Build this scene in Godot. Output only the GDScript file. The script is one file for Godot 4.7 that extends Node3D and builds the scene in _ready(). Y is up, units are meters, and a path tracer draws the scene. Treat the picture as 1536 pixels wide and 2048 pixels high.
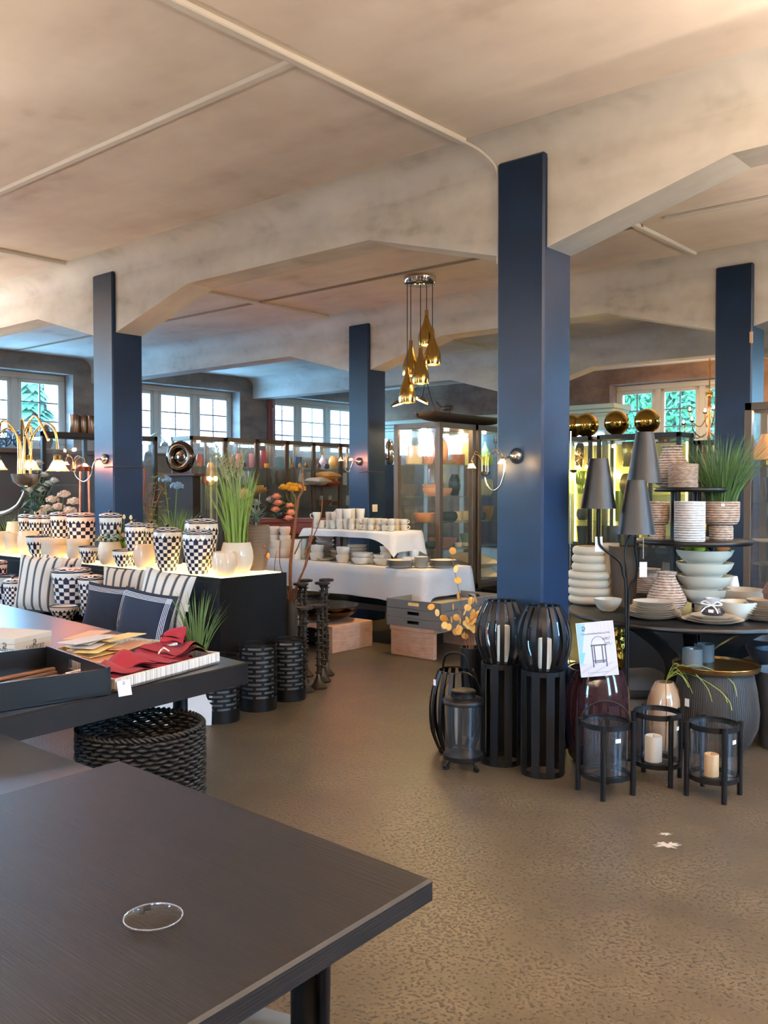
extends Node3D

var M := {}
var used := {}
var cache := {}
var rng := RandomNumberGenerator.new()
const ORD := ["first", "second", "third", "fourth", "fifth", "sixth", "seventh", "eighth", "ninth", "tenth", "eleventh", "twelfth", "thirteenth", "fourteenth", "fifteenth", "sixteenth", "seventeenth", "eighteenth", "nineteenth", "twentieth"]

# ---------------------------------------------------------------- mesh building
class MB:
	var v := PackedVector3Array()
	var n := PackedVector3Array()
	var t := PackedVector2Array()
	var ix := PackedInt32Array()
	var x := Transform3D.IDENTITY

	func at(p: Vector3, rot := Vector3.ZERO, s := Vector3.ONE) -> MB:
		x = Transform3D(Basis.from_euler(rot) * Basis.from_scale(s), p)
		return self

	func add(p: Vector3, nn: Vector3, u: Vector2) -> int:
		v.append(x * p)
		n.append((x.basis * nn).normalized())
		t.append(u)
		return v.size() - 1

	# corners in any turning sense; nn says which way the face looks
	func quad(a: Vector3, b: Vector3, c: Vector3, d: Vector3, nn: Vector3, ua := Vector2(0, 1), ub := Vector2(1, 1), uc := Vector2(1, 0), ud := Vector2(0, 0)) -> void:
		var flip: bool = (b - a).cross(c - a).dot(nn) > 0.0
		var i := add(a, nn, ua)
		add(b, nn, ub)
		add(c, nn, uc)
		add(d, nn, ud)
		if flip:
			ix.append_array([i, i + 2, i + 1, i, i + 3, i + 2])
		else:
			ix.append_array([i, i + 1, i + 2, i, i + 2, i + 3])

	func tri(a: Vector3, b: Vector3, c: Vector3, nn: Vector3) -> void:
		var flip: bool = (b - a).cross(c - a).dot(nn) > 0.0
		var i := add(a, nn, Vector2(0, 0))
		add(b, nn, Vector2(1, 0))
		add(c, nn, Vector2(0, 1))
		if flip:
			ix.append_array([i, i + 2, i + 1])
		else:
			ix.append_array([i, i + 1, i + 2])

	func box(s: Vector3, c := Vector3.ZERO, b := 0.0) -> MB:
		var h := s * 0.5
		b = minf(b, minf(h.x, minf(h.y, h.z)) * 0.9)
		for a in 3:
			var p := (a + 1) % 3
			var q := (a + 2) % 3
			for sg in [-1.0, 1.0]:
				var nn := Vector3.ZERO
				nn[a] = sg
				var k := []
				var uv := []
				for e in [[-1, -1], [1, -1], [1, 1], [-1, 1]]:
					var w := Vector3.ZERO
					w[a] = sg * h[a]
					w[p] = e[0] * (h[p] - b)
					w[q] = e[1] * (h[q] - b)
					k.append(c + w)
					uv.append(Vector2(w.z, w.y) if a == 0 else (Vector2(w.x, w.z) if a == 1 else Vector2(w.x, w.y)))
				quad(k[0], k[1], k[2], k[3], nn, uv[0], uv[1], uv[2], uv[3])
			if b > 0.0:
				for s1 in [-1.0, 1.0]:
					for s2 in [-1.0, 1.0]:
						var e1 := Vector3.ZERO
						e1[p] = s1 * h[p]
						e1[q] = s2 * (h[q] - b)
						var e2 := Vector3.ZERO
						e2[p] = s1 * (h[p] - b)
						e2[q] = s2 * h[q]
						var o := Vector3.ZERO
						o[a] = h[a] - b
						var nn := Vector3.ZERO
						nn[p] = s1
						nn[q] = s2
						quad(c + e1 - o, c + e2 - o, c + e2 + o, c + e1 + o, nn.normalized())
		if b > 0.0:
			for s1 in [-1.0, 1.0]:
				for s2 in [-1.0, 1.0]:
					for s3 in [-1.0, 1.0]:
						var g := Vector3(s1, s2, s3)
						tri(c + g * Vector3(h.x, h.y - b, h.z - b), c + g * Vector3(h.x - b, h.y, h.z - b), c + g * Vector3(h.x - b, h.y - b, h.z), g.normalized())
		return self

	# outline runs from the bottom up the outside; r = x, height = y
	func lathe(pr: Array, seg := 24, wob := 0.0, lobes := 0) -> MB:
		var k := pr.size()
		var hi := 0.0001
		for p in pr:
			hi = maxf(hi, p.y)
		var sn := []
		for i in k - 1:
			var d: Vector2 = pr[i + 1] - pr[i]
			sn.append(Vector2(d.y, -d.x).normalized())
		for i in k - 1:
			if (pr[i + 1] - pr[i]).length() < 1e-6:
				continue
			var na: Vector2 = sn[i]
			var nb: Vector2 = sn[i]
			if i > 0 and sn[i - 1].dot(sn[i]) > 0.55:
				na = (sn[i - 1] + sn[i]).normalized()
			if i < k - 2 and sn[i + 1].dot(sn[i]) > 0.55:
				nb = (sn[i + 1] + sn[i]).normalized()
			var base := v.size()
			var P: Vector2 = pr[i]
			var Q: Vector2 = pr[i + 1]
			for j in seg + 1:
				var a := TAU * j / seg
				var w := 1.0 + wob * cos(a * lobes)
				var cc := cos(a)
				var ss := sin(a)
				add(Vector3(P.x * cc * w, P.y, P.x * ss * w), Vector3(na.x * cc, na.y, na.x * ss), Vector2(float(j) / seg, 1.0 - P.y / hi))
				add(Vector3(Q.x * cc * w, Q.y, Q.x * ss * w), Vector3(nb.x * cc, nb.y, nb.x * ss), Vector2(float(j) / seg, 1.0 - Q.y / hi))
			for j in seg:
				var a := base + 2 * j
				if P.x > 1e-6:
					ix.append_array([a, a + 2, a + 3])
				if Q.x > 1e-6:
					ix.append_array([a, a + 3, a + 1])
		return self

	func tube(pts: Array, r, seg := 8, caps := true) -> MB:
		var m := pts.size()
		var rings := []
		var dirs := []
		for i in m:
			var d: Vector3 = (pts[mini(i + 1, m - 1)] - pts[maxi(i - 1, 0)])
			dirs.append(d.normalized())
		var side: Vector3 = dirs[0].cross(Vector3.UP if absf(dirs[0].y) < 0.9 else Vector3.RIGHT).normalized()
		var along := 0.0
		for i in m:
			side = (side - dirs[i] * side.dot(dirs[i])).normalized()
			var up: Vector3 = dirs[i].cross(side)
			var rr: float = r[i] if r is Array or r is PackedFloat32Array else r
			if i > 0:
				along += (pts[i] - pts[i - 1]).length()
			var base := v.size()
			for j in seg + 1:
				var a := TAU * j / seg
				var o := side * cos(a) + up * sin(a)
				add(pts[i] + o * rr, o, Vector2(float(j) / seg, along))
			rings.append(base)
		for i in m - 1:
			for j in seg:
				var a: int = rings[i] + j
				var b: int = rings[i + 1] + j
				ix.append_array([a, b + 1, a + 1, a, b, b + 1])
		if caps:
			for e in [[0, -1.0], [m - 1, 1.0]]:
				var i: int = e[0]
				var nn: Vector3 = dirs[i] * e[1]
				var c := add(pts[i], nn, Vector2(0.5, 0.5))
				var first := v.size()
				for j in seg + 1:
					add(x.affine_inverse() * v[rings[i] + j], nn, Vector2(0, 0))
				for j in seg:
					if e[1] > 0:
						ix.append_array([c, first + j + 1, first + j])
					else:
						ix.append_array([c, first + j, first + j + 1])
		return self

	func ball(r: float, c := Vector3.ZERO, seg := 16, sq := 1.0) -> MB:
		var keep := x
		x = x * Transform3D(Basis.IDENTITY, c - Vector3(0, r * sq, 0))
		var pr := []
		var k := maxi(seg / 2, 4)
		for i in k + 1:
			var a := -PI / 2 + PI * i / k
			pr.append(Vector2(maxf(r * cos(a), 0.0) if i != 0 and i != k else 0.0, (r * sin(a) + r) * sq))
		lathe(pr, seg)
		x = keep
		return self

	# grid of points, rows x cols, smooth normals
	func sheet(P: Array, U := Vector2.ONE) -> MB:
		var rows := P.size()
		var cols: int = P[0].size()
		var base := v.size()
		for i in rows:
			for j in cols:
				var a: Vector3 = P[i][mini(j + 1, cols - 1)] - P[i][maxi(j - 1, 0)]
				var b: Vector3 = P[mini(i + 1, rows - 1)][j] - P[maxi(i - 1, 0)][j]
				var nn := a.cross(b)
				add(P[i][j], nn.normalized() if nn.length() > 1e-12 else Vector3.UP, Vector2(U.x * j / (cols - 1), U.y * i / (rows - 1)))
		for i in rows - 1:
			for j in cols - 1:
				var a := base + i * cols + j
				ix.append_array([a, a + cols + 1, a + 1, a, a + cols, a + cols + 1])
		return self

	# flat leaf/blade ribbon along a curve
	func ribbon(pts: Array, w: Array, side: Vector3) -> MB:
		var base := v.size()
		var m := pts.size()
		for i in m:
			var d: Vector3 = (pts[mini(i + 1, m - 1)] - pts[maxi(i - 1, 0)]).normalized()
			var nn := d.cross(side).normalized()
			if nn.y < 0:
				nn = -nn
			add(pts[i] - side * w[i], nn, Vector2(0, float(i) / (m - 1)))
			add(pts[i] + side * w[i], nn, Vector2(1, float(i) / (m - 1)))
		for i in m - 1:
			var a := base + 2 * i
			if (v[a + 1] - v[a]).cross(v[a + 3] - v[a]).dot(n[a]) > 0.0:
				ix.append_array([a, a + 3, a + 1, a, a + 2, a + 3])
			else:
				ix.append_array([a, a + 1, a + 3, a, a + 3, a + 2])
		return self

	func prism(poly: PackedVector2Array, y0: float, y1: float) -> MB:
		var tr := Geometry2D.triangulate_polygon(poly)
		for s in [[y1, 1.0], [y0, -1.0]]:
			for i in range(0, tr.size(), 3):
				var p := poly[tr[i]]
				var q := poly[tr[i + 1]]
				var r := poly[tr[i + 2]]
				tri(Vector3(p.x, s[0], p.y), Vector3(q.x, s[0], q.y), Vector3(r.x, s[0], r.y), Vector3(0, s[1], 0))
				for k in 3:
					var w := v[v.size() - 3 + k]
					t[t.size() - 3 + k] = Vector2(w.x, w.z)
		var cw := Geometry2D.is_polygon_clockwise(poly)
		for i in poly.size():
			var a := poly[i]
			var b := poly[(i + 1) % poly.size()]
			var d := (b - a).normalized()
			var o := Vector2(d.y, -d.x) * (-1.0 if cw else 1.0)
			var l := (b - a).length()
			quad(Vector3(a.x, y0, a.y), Vector3(b.x, y0, b.y), Vector3(b.x, y1, b.y), Vector3(a.x, y1, a.y), Vector3(o.x, 0, o.y), Vector2(0, y0), Vector2(l, y0), Vector2(l, y1), Vector2(0, y1))
		return self

	func mesh() -> ArrayMesh:
		var a := []
		a.resize(Mesh.ARRAY_MAX)
		a[Mesh.ARRAY_VERTEX] = v
		a[Mesh.ARRAY_NORMAL] = n
		a[Mesh.ARRAY_TEX_UV] = t
		a[Mesh.ARRAY_INDEX] = ix
		var m := ArrayMesh.new()
		m.add_surface_from_arrays(Mesh.PRIMITIVE_TRIANGLES, a)
		return m

func bx(sx: float, sy: float, sz: float, c := Vector3.ZERO, b := 0.0) -> ArrayMesh:
	return MB.new().box(Vector3(sx, sy, sz), c, b).mesh()

func lt(pr: Array, seg := 24) -> ArrayMesh:
	return MB.new().lathe(pr, seg).mesh()

func tb(pts: Array, r, seg := 8) -> ArrayMesh:
	return MB.new().tube(pts, r, seg).mesh()

func curve(pts: Array, k := 6) -> Array:   # Catmull-Rom through the points
	var o := []
	for i in pts.size() - 1:
		var a: Vector3 = pts[maxi(i - 1, 0)]
		var b: Vector3 = pts[i]
		var c: Vector3 = pts[i + 1]
		var d: Vector3 = pts[mini(i + 2, pts.size() - 1)]
		for j in k:
			o.append(b.cubic_interpolate(c, a, d, float(j) / k))
	o.append(pts[-1])
	return o

func ring(r: float, y: float, k := 32) -> Array:
	var o := []
	for j in k + 1:
		o.append(Vector3(r * cos(TAU * j / k), y, r * sin(TAU * j / k)))
	return o

# ---------------------------------------------------------------- naming
func num(called: String) -> String:
	if used.has(called):
		used[called] += 1
		return "%s_%03d" % [called, used[called]]
	used[called] = 0
	return called

func thing(called: String, label: String, cat: String, at := Vector3.ZERO, turn := 0.0, grp := "") -> Node3D:
	var o := Node3D.new()
	o.name = num(called)
	add_child(o)
	tag(o, label, cat, grp)
	o.position = at
	o.rotation.y = turn
	return o

func tag(o: Node, label: String, cat: String, grp := "") -> void:
	o.set_meta("label", label)
	o.set_meta("category", cat)
	if grp:
		o.set_meta("group", grp)

func part(par: Node, called: String, mesh: Mesh, mat: Material, at := Vector3.ZERO, rot := Vector3.ZERO, label := "") -> MeshInstance3D:
	var o := MeshInstance3D.new()
	o.name = called
	o.mesh = mesh
	o.material_override = mat
	o.position = at
	o.rotation = rot
	par.add_child(o, true)
	if label:
		o.set_meta("label", label)
	return o

func stuff(o: Node) -> void:
	o.set_meta("kind", "stuff")

func solo(called: String, label: String, cat: String, mesh: Mesh, mat: Material, at := Vector3.ZERO, turn := 0.0, grp := "") -> MeshInstance3D:
	var o := part(self, num(called), mesh, mat, at, Vector3(0, turn, 0))
	tag(o, label, cat, grp)
	return o

func st(called: String, mesh: Mesh, mat: Material, at := Vector3.ZERO, label := "", cat := "") -> MeshInstance3D:
	var o := part(self, called, mesh, mat, at)
	o.set_meta("kind", "structure")
	if label:
		o.set_meta("label", label)
		o.set_meta("category", cat)
	return o

func dup(r: Node3D, at: Vector3, turn: float, label: String) -> Node3D:
	var o: Node3D = r.duplicate()
	var base := String(r.name)
	if base.length() > 4 and base.substr(base.length() - 4, 1) == "_" and base.right(3).is_valid_int():
		base = base.left(base.length() - 4)
	o.name = num(base)
	add_child(o)
	o.position = at
	o.rotation.y = turn
	o.set_meta("label", label)
	return o

# ---------------------------------------------------------------- materials
func mk(key: String, c: Color, rough := 0.6, metal := 0.0, spec := 0.5) -> StandardMaterial3D:
	if M.has(key):
		return M[key]
	var m := StandardMaterial3D.new()
	m.resource_name = key
	m.albedo_color = c
	m.roughness = rough
	m.metallic = metal
	m.metallic_specular = spec
	M[key] = m
	return m

func rgb8(r: int, g: int, b: int) -> Color:
	return Color(r / 255.0, g / 255.0, b / 255.0)

func glass(key: String, c: Color, alpha: float, rough := 0.03) -> StandardMaterial3D:
	var m := mk(key, Color(c.r, c.g, c.b, alpha), rough)
	m.transparency = BaseMaterial3D.TRANSPARENCY_ALPHA
	m.cull_mode = BaseMaterial3D.CULL_DISABLED
	return m

func glow(key: String, c: Color, e: float) -> StandardMaterial3D:
	var m := mk(key, c, 0.5)
	m.emission_enabled = true
	m.emission = c
	m.emission_energy_multiplier = e
	return m

func two_sided(m: StandardMaterial3D) -> StandardMaterial3D:
	m.cull_mode = BaseMaterial3D.CULL_DISABLED
	return m

func noise_img(w: int, h: int, freq: float, oct := 4, seed_ := 1, type := FastNoiseLite.TYPE_SIMPLEX_SMOOTH) -> Image:
	var f := FastNoiseLite.new()
	f.seed = seed_
	f.noise_type = type
	f.frequency = freq
	f.fractal_octaves = oct
	var im := f.get_seamless_image(w, h)
	im.convert(Image.FORMAT_L8)
	return im

# weighted mix of grey images, mapped between two colours
func blend(ims: Array, ws: Array, cols: Array) -> ImageTexture:
	var w: int = ims[0].get_width()
	var h: int = ims[0].get_height()
	var d := []
	for im in ims:
		d.append(im.get_data())
	var out := PackedByteArray()
	out.resize(w * h * 3)
	var ramp := PackedByteArray()
	ramp.resize(256 * 3)
	for i in 256:
		var f := i / 255.0 * (cols.size() - 1)
		var k := mini(int(f), cols.size() - 2)
		var c: Color = cols[k].lerp(cols[k + 1], f - k)
		ramp[i * 3] = int(c.r * 255)
		ramp[i * 3 + 1] = int(c.g * 255)
		ramp[i * 3 + 2] = int(c.b * 255)
	var cnt := ims.size()
	for i in w * h:
		var s := 0.0
		for k in cnt:
			s += d[k][i] * ws[k]
		var q := clampi(int(s), 0, 255) * 3
		out[i * 3] = ramp[q]
		out[i * 3 + 1] = ramp[q + 1]
		out[i * 3 + 2] = ramp[q + 2]
	return ImageTexture.create_from_image(Image.create_from_data(w, h, false, Image.FORMAT_RGB8, out))

func stretch(im: Image, w: int, h: int) -> Image:
	im.resize(w, h, Image.INTERPOLATE_CUBIC)
	return im

func grey_tex(im: Image, lo: float, hi: float) -> ImageTexture:
	return blend([im], [1.0], [Color(lo, lo, lo), Color(hi, hi, hi)])

func bumps(m: StandardMaterial3D, im: Image, s: float, scale := 1.0) -> void:
	var b: Image = im.duplicate()
	b.convert(Image.FORMAT_RGBA8)
	b.bump_map_to_normal_map(s)
	m.normal_enabled = true
	m.normal_texture = ImageTexture.create_from_image(b)
	m.normal_scale = scale

func make_materials() -> void:
	# plaster of ceiling and beams: broad clouds, trowel streaks, fine grain
	var a := noise_img(512, 512, 0.006, 4, 3)
	var s1 := stretch(noise_img(128, 512, 0.02, 4, 5), 512, 512)
	var s2 := noise_img(512, 512, 0.05, 3, 9)
	var ce := mk("ceiling_plaster", Color.WHITE, 0.9)
	ce.albedo_texture = blend([a, s1, s2], [0.5, 0.38, 0.12], [rgb8(172, 154, 138), rgb8(216, 202, 188), rgb8(230, 218, 204), rgb8(236, 226, 214)])
	ce.uv1_triplanar = true
	ce.uv1_world_triplanar = true
	ce.uv1_scale = Vector3(0.22, 0.22, 0.22)
	bumps(ce, s1, 1.2, 0.5)
	var be := mk("beam_plaster", Color.WHITE, 0.88)
	be.albedo_texture = blend([a, s1, s2], [0.35, 0.5, 0.15], [rgb8(140, 132, 122), rgb8(198, 192, 182), rgb8(216, 211, 202), rgb8(226, 221, 212)])
	be.uv1_triplanar = true
	be.uv1_world_triplanar = true
	be.uv1_scale = Vector3(0.3, 0.3, 0.3)
	bumps(be, s1, 1.2, 0.5)
	var wl := mk("wall_plaster", Color.WHITE, 0.9)
	wl.albedo_texture = blend([a, s1, s2], [0.45, 0.4, 0.15], [rgb8(88, 80, 74), rgb8(132, 122, 114), rgb8(160, 148, 138)])
	wl.uv1_triplanar = true
	wl.uv1_world_triplanar = true
	wl.uv1_scale = Vector3(0.3, 0.3, 0.3)
	var wb := mk("wall_warm", Color.WHITE, 0.9)
	wb.albedo_texture = blend([a, s1, s2], [0.5, 0.35, 0.15], [rgb8(92, 66, 54), rgb8(134, 108, 92), rgb8(164, 140, 120)])
	wb.uv1_triplanar = true
	wb.uv1_world_triplanar = true
	wb.uv1_scale = Vector3(0.3, 0.3, 0.3)
	# floor screed: brown grey, mottled, with small dark pits
	var f1 := noise_img(1024, 1024, 0.004, 4, 21)
	var f2 := noise_img(1024, 1024, 0.09, 2, 22)
	var pit := noise_img(1024, 1024, 0.085, 2, 23)
	var d1 := f1.get_data()
	var d2 := f2.get_data()
	var dp := pit.get_data()
	var out := PackedByteArray()
	out.resize(1024 * 1024 * 3)
	var hgt := PackedByteArray()
	hgt.resize(1024 * 1024)
	for i in 1024 * 1024:
		var k := 0.72 + 0.34 * d1[i] / 255.0 + 0.10 * d2[i] / 255.0
		var dark := clampf((dp[i] - 166.0 + (d1[i] - 128) * 0.25) / 26.0, 0.0, 1.0)
		k *= 1.0 - 0.4 * dark
		out[i * 3] = clampi(int(80.0 * k), 0, 255)
		out[i * 3 + 1] = clampi(int(70.0 * k), 0, 255)
		out[i * 3 + 2] = clampi(int(55.0 * k), 0, 255)
		hgt[i] = int(200 - 110 * dark + 0.15 * d2[i])
	var fl := mk("floor_screed", Color.WHITE, 0.42)
	fl.albedo_texture = ImageTexture.create_from_image(Image.create_from_data(1024, 1024, false, Image.FORMAT_RGB8, out))
	fl.uv1_triplanar = true
	fl.uv1_world_triplanar = true
	fl.uv1_scale = Vector3(0.55, 0.55, 0.55)
	var him := Image.create_from_data(1024, 1024, false, Image.FORMAT_L8, hgt)
	bumps(fl, him, 3.0, 0.7)
	# painted columns
	var nv := mk("navy_paint", Color.WHITE, 0.4, 0.0, 0.4)
	nv.albedo_texture = blend([a, s1], [0.6, 0.4], [rgb8(8, 27, 48), rgb8(10, 34, 62), rgb8(14, 44, 76)])
	nv.uv1_triplanar = true
	nv.uv1_world_triplanar = true
	nv.uv1_scale = Vector3(0.4, 0.4, 0.4)
	bumps(nv, s2, 0.5, 0.12)
	# dark stained wood, grain along u
	var g1 := stretch(noise_img(24, 1024, 0.11, 4, 31), 512, 512)
	var g2 := noise_img(512, 512, 0.01, 3, 32)
	var bw := mk("black_wood", Color.WHITE, 0.5, 0.0, 0.35)
	bw.albedo_texture = blend([g1, g2], [0.7, 0.3], [rgb8(11, 10, 10), rgb8(17, 15, 15), rgb8(27, 24, 23)])
	bw.uv1_scale = Vector3(0.9, 1.6, 1)
	bumps(bw, g1, 1.5, 0.3)
	var cw := mk("counter_wood", Color.WHITE, 0.65, 0.0, 0.25)
	cw.albedo_texture = blend([g1, g2], [0.7, 0.3], [rgb8(8, 8, 8), rgb8(14, 13, 13), rgb8(20, 19, 18)])
	var ow := mk("pale_wood", Color.WHITE, 0.55)
	ow.albedo_texture = blend([g1, g2], [0.75, 0.25], [rgb8(150, 108, 84), rgb8(196, 154, 126), rgb8(214, 176, 148)])
	ow.uv1_scale = Vector3(1.5, 3, 1)
	var br := mk("bark_brown", rgb8(206, 160, 124), 0.8)
	br.albedo_texture = blend([g1, g2], [0.7, 0.3], [rgb8(120, 90, 70), rgb8(220, 190, 160)])
	# ribbed, rope-like pottery
	var rp := noise_img(256, 256, 0.05, 3, 41)
	var rr := Image.create(256, 256, false, Image.FORMAT_L8)
	for y in 256:
		for x in 256:
			var w := 0.5 + 0.5 * sin(TAU * y / 256.0 * 16.0)
			rr.set_pixel(x, y, Color(w, w, w) * (0.6 + 0.4 * rp.get_pixel(x, y).r))
	var rb := mk("rope_pottery", Color.WHITE, 0.85)
	rb.albedo_texture = blend([rr, rp], [0.65, 0.35], [rgb8(98, 72, 56), rgb8(186, 158, 136), rgb8(226, 208, 190)])
	bumps(rb, rr, 6.0, 1.0)
	var rw := mk("white_rope_pottery", Color.WHITE, 0.85)
	rw.albedo_texture = blend([rr, rp], [0.6, 0.4], [rgb8(170, 158, 146), rgb8(226, 218, 208), rgb8(240, 234, 226)])
	bumps(rw, rr, 6.0, 1.0)
	# blue-black and cream checks, zigzag band at the rim
	M["checker"] = checks("checker", 20, 9)
	M["checker_bowl"] = checks("checker_bowl", 20, 3)
	M["checker_lid"] = checks("checker_lid", 16, 3)
	# fabrics
	var sti := Image.create(256, 64, false, Image.FORMAT_RGB8)
	sti.fill(rgb8(214, 204, 190))
	for c in [30, 78, 126, 174, 222]:
		sti.fill_rect(Rect2i(c - 7, 0, 3, 64), rgb8(60, 66, 74))
		sti.fill_rect(Rect2i(c - 3, 0, 8, 64), rgb8(38, 44, 54))
		sti.fill_rect(Rect2i(c + 6, 0, 2, 64), rgb8(110, 112, 114))
	var sf := mk("striped_fabric", Color.WHITE, 0.95)
	sf.albedo_texture = ImageTexture.create_from_image(sti)
	var ni := Image.create(512, 512, false, Image.FORMAT_RGB8)
	ni.fill(rgb8(13, 27, 48))
	for k in 4:
		var o := 34 + k * 13
		ni.fill_rect(Rect2i(0, o, 512, 5), rgb8(222, 222, 224))
		ni.fill_rect(Rect2i(512 - o - 5, 34, 5, 478), rgb8(222, 222, 224))
	ni.fill_rect(Rect2i(512 - 33, 0, 33, 512), rgb8(13, 27, 48))
	var nf := mk("navy_fabric", Color.WHITE, 0.95)
	nf.albedo_texture = ImageTexture.create_from_image(ni)
	var wv := noise_img(256, 256, 0.2, 2, 51)
	var ln := two_sided(mk("white_linen", rgb8(196, 194, 192), 0.95))
	bumps(ln, wv, 1.5, 0.3)
	# horizontal bands of the straw trays
	var ti := Image.create(256, 32, false, Image.FORMAT_RGB8)
	for x in 256:
		var q := rng.randf()
		ti.fill_rect(Rect2i(x, 0, 1, 32), rgb8(226, 216, 200).lerp(rgb8(120, 104, 90), 0.75 * q * q))
	var tm := mk("straw_stripes", Color.WHITE, 0.8)
	tm.albedo_texture = ImageTexture.create_from_image(ti)
	tm.uv1_scale = Vector3(3, 1, 1)
	mk("white_china", rgb8(196, 190, 178), 0.18)
	mk("cream_glass", rgb8(238, 224, 196), 0.12)
	M["cream_glass"].backlight_enabled = true
	M["cream_glass"].backlight = rgb8(220, 190, 120)
	mk("cream_stone", rgb8(200, 186, 162), 0.45)
	mk("black_metal", rgb8(15, 15, 16), 0.42, 0.4, 0.4)
	mk("black_lacquer", rgb8(13, 13, 14), 0.3, 0.0, 0.4)
	mk("dark_iron", rgb8(62, 58, 54), 0.45, 0.8)
	mk("brass", rgb8(190, 150, 92), 0.22, 1.0)
	mk("gold", rgb8(216, 176, 92), 0.07, 1.0)
	mk("copper", rgb8(206, 124, 90), 0.25, 1.0)
	mk("nickel", rgb8(206, 196, 182), 0.18, 1.0)
	mk("bronze_frame", rgb8(84, 70, 56), 0.4, 0.5)
	mk("black_frame", rgb8(20, 20, 21), 0.45, 0.3)
	mk("paper", rgb8(238, 236, 232), 0.8)
	mk("ink", rgb8(46, 46, 50), 0.8)
	mk("wax", rgb8(240, 232, 212), 0.5)
	mk("orange_wax", rgb8(216, 168, 110), 0.5)
	glass("pane", rgb8(205, 225, 225), 0.025)
	glass("shelf_glass", rgb8(120, 180, 165), 0.16)
	glass("clear_glass", rgb8(70, 74, 76), 0.06)
	glass("smoke_glass", rgb8(80, 80, 78), 0.25)
	two_sided(mk("leaf_green", rgb8(86, 128, 52), 0.6))
	two_sided(mk("grass_green", rgb8(84, 110, 56), 0.6))
	two_sided(mk("grass_bright", rgb8(128, 152, 62), 0.6))
	two_sided(mk("leaf_dark", rgb8(56, 84, 52), 0.6))
	two_sided(mk("leaf_grey", rgb8(112, 128, 112), 0.7))

func checks(key: String, cols: int, rows: int) -> StandardMaterial3D:
	var cw := 24
	var ch := 24
	var W := cols * cw
	var total := rows + 2
	var H := total * ch
	var im := Image.create(W, H, false, Image.FORMAT_RGB8)
	var cream := rgb8(226, 214, 200)
	var navy := rgb8(24, 26, 48)
	im.fill(cream)
	for y in H:
		for x in W:
			var r := y / ch
			var c := x / cw
			var dk := false
			if r == 0:
				dk = (y % ch) < 6
			elif r == 1:
				var fx := absf((x % cw) - cw * 0.5) / (cw * 0.5)
				dk = (y % ch) > ch * 0.12 + fx * ch * 0.8 or (y % ch) > ch - 4
			else:
				var jx := x + int(2.0 * sin(y * 0.9 + c * 2.0))
				dk = ((jx / cw) + r) % 2 == 0
			if dk:
				im.set_pixel(x, y, navy)
	var m := mk(key, Color.WHITE, 0.2)
	m.albedo_texture = ImageTexture.create_from_image(im)
	return m

# ---------------------------------------------------------------- vessels
const PROF := {
	"bowl": [[0.0, 0.0], [0.42, 0.0], [0.46, 0.05], [0.72, 0.3], [0.9, 0.62], [1.0, 1.0]],
	"deep_bowl": [[0.0, 0.0], [0.55, 0.0], [0.6, 0.03], [0.86, 0.3], [0.97, 0.65], [1.0, 1.0]],
	"thick_bowl": [[0.0, 0.0], [0.7, 0.0], [0.86, 0.08], [0.97, 0.3], [1.0, 0.55], [0.97, 0.8], [0.9, 0.97], [0.86, 1.0]],
	"round_pot": [[0.0, 0.0], [0.58, 0.0], [0.75, 0.07], [0.93, 0.28], [1.0, 0.5], [0.96, 0.74], [0.82, 1.0]],
	"vase": [[0.0, 0.0], [0.6, 0.0], [0.63, 0.03], [0.78, 0.3], [0.94, 0.62], [1.0, 0.82], [0.97, 0.93], [0.93, 1.0]],
	"jar": [[0.0, 0.0], [0.72, 0.0], [0.76, 0.03], [0.86, 0.35], [0.95, 0.7], [1.0, 0.94], [1.0, 1.0]],
	"cup": [[0.0, 0.0], [0.72, 0.0], [0.8, 0.06], [0.95, 0.6], [1.0, 1.0]],
	"plate": [[0.0, 0.0], [0.55, 0.0], [0.6, 0.12], [0.82, 0.52], [1.0, 1.0]],
	"drum": [[0.0, 0.0], [0.97, 0.0], [1.0, 0.02], [1.0, 0.98], [0.98, 1.0]],
	"egg": [[0.0, 0.0], [0.5, 0.0], [0.7, 0.08], [0.93, 0.3], [1.0, 0.5], [0.93, 0.72], [0.72, 0.9], [0.5, 1.0]],
	"bottle": [[0.0, 0.0], [0.6, 0.0], [0.82, 0.1], [1.0, 0.32], [0.9, 0.52], [0.5, 0.74], [0.24, 0.86], [0.2, 0.96], [0.26, 1.0]],
	"urn": [[0.0, 0.0], [0.5, 0.0], [0.72, 0.08], [1.0, 0.28], [0.94, 0.4], [0.7, 0.62], [0.5, 0.8], [0.42, 0.9], [0.52, 1.0]],
	"tapered": [[0.0, 0.0], [0.7, 0.0], [0.8, 0.4], [1.0, 1.0]],
	"pot": [[0.0, 0.0], [0.66, 0.0], [0.7, 0.04], [0.9, 0.4], [1.0, 0.7], [0.97, 0.9], [0.9, 1.0]],
	"beaker": [[0.0, 0.0], [0.9, 0.0], [0.95, 0.04], [1.0, 0.6], [1.0, 1.0]],
	"footed": [[0.0, 0.0], [0.62, 0.0], [0.66, 0.05], [0.66, 0.32], [0.6, 0.38], [0.86, 0.42], [0.98, 0.52], [1.0, 0.62], [1.0, 0.97], [0.98, 1.0]],
	"barrel": [[0.0, 0.0], [0.6, 0.0], [0.75, 0.06], [0.93, 0.3], [1.0, 0.52], [0.96, 0.76], [0.84, 0.95], [0.77, 1.0]],
	"facet": [[0.0, 0.0], [0.55, 0.0], [1.0, 0.4], [0.7, 0.85], [0.6, 1.0]],
}

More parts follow.
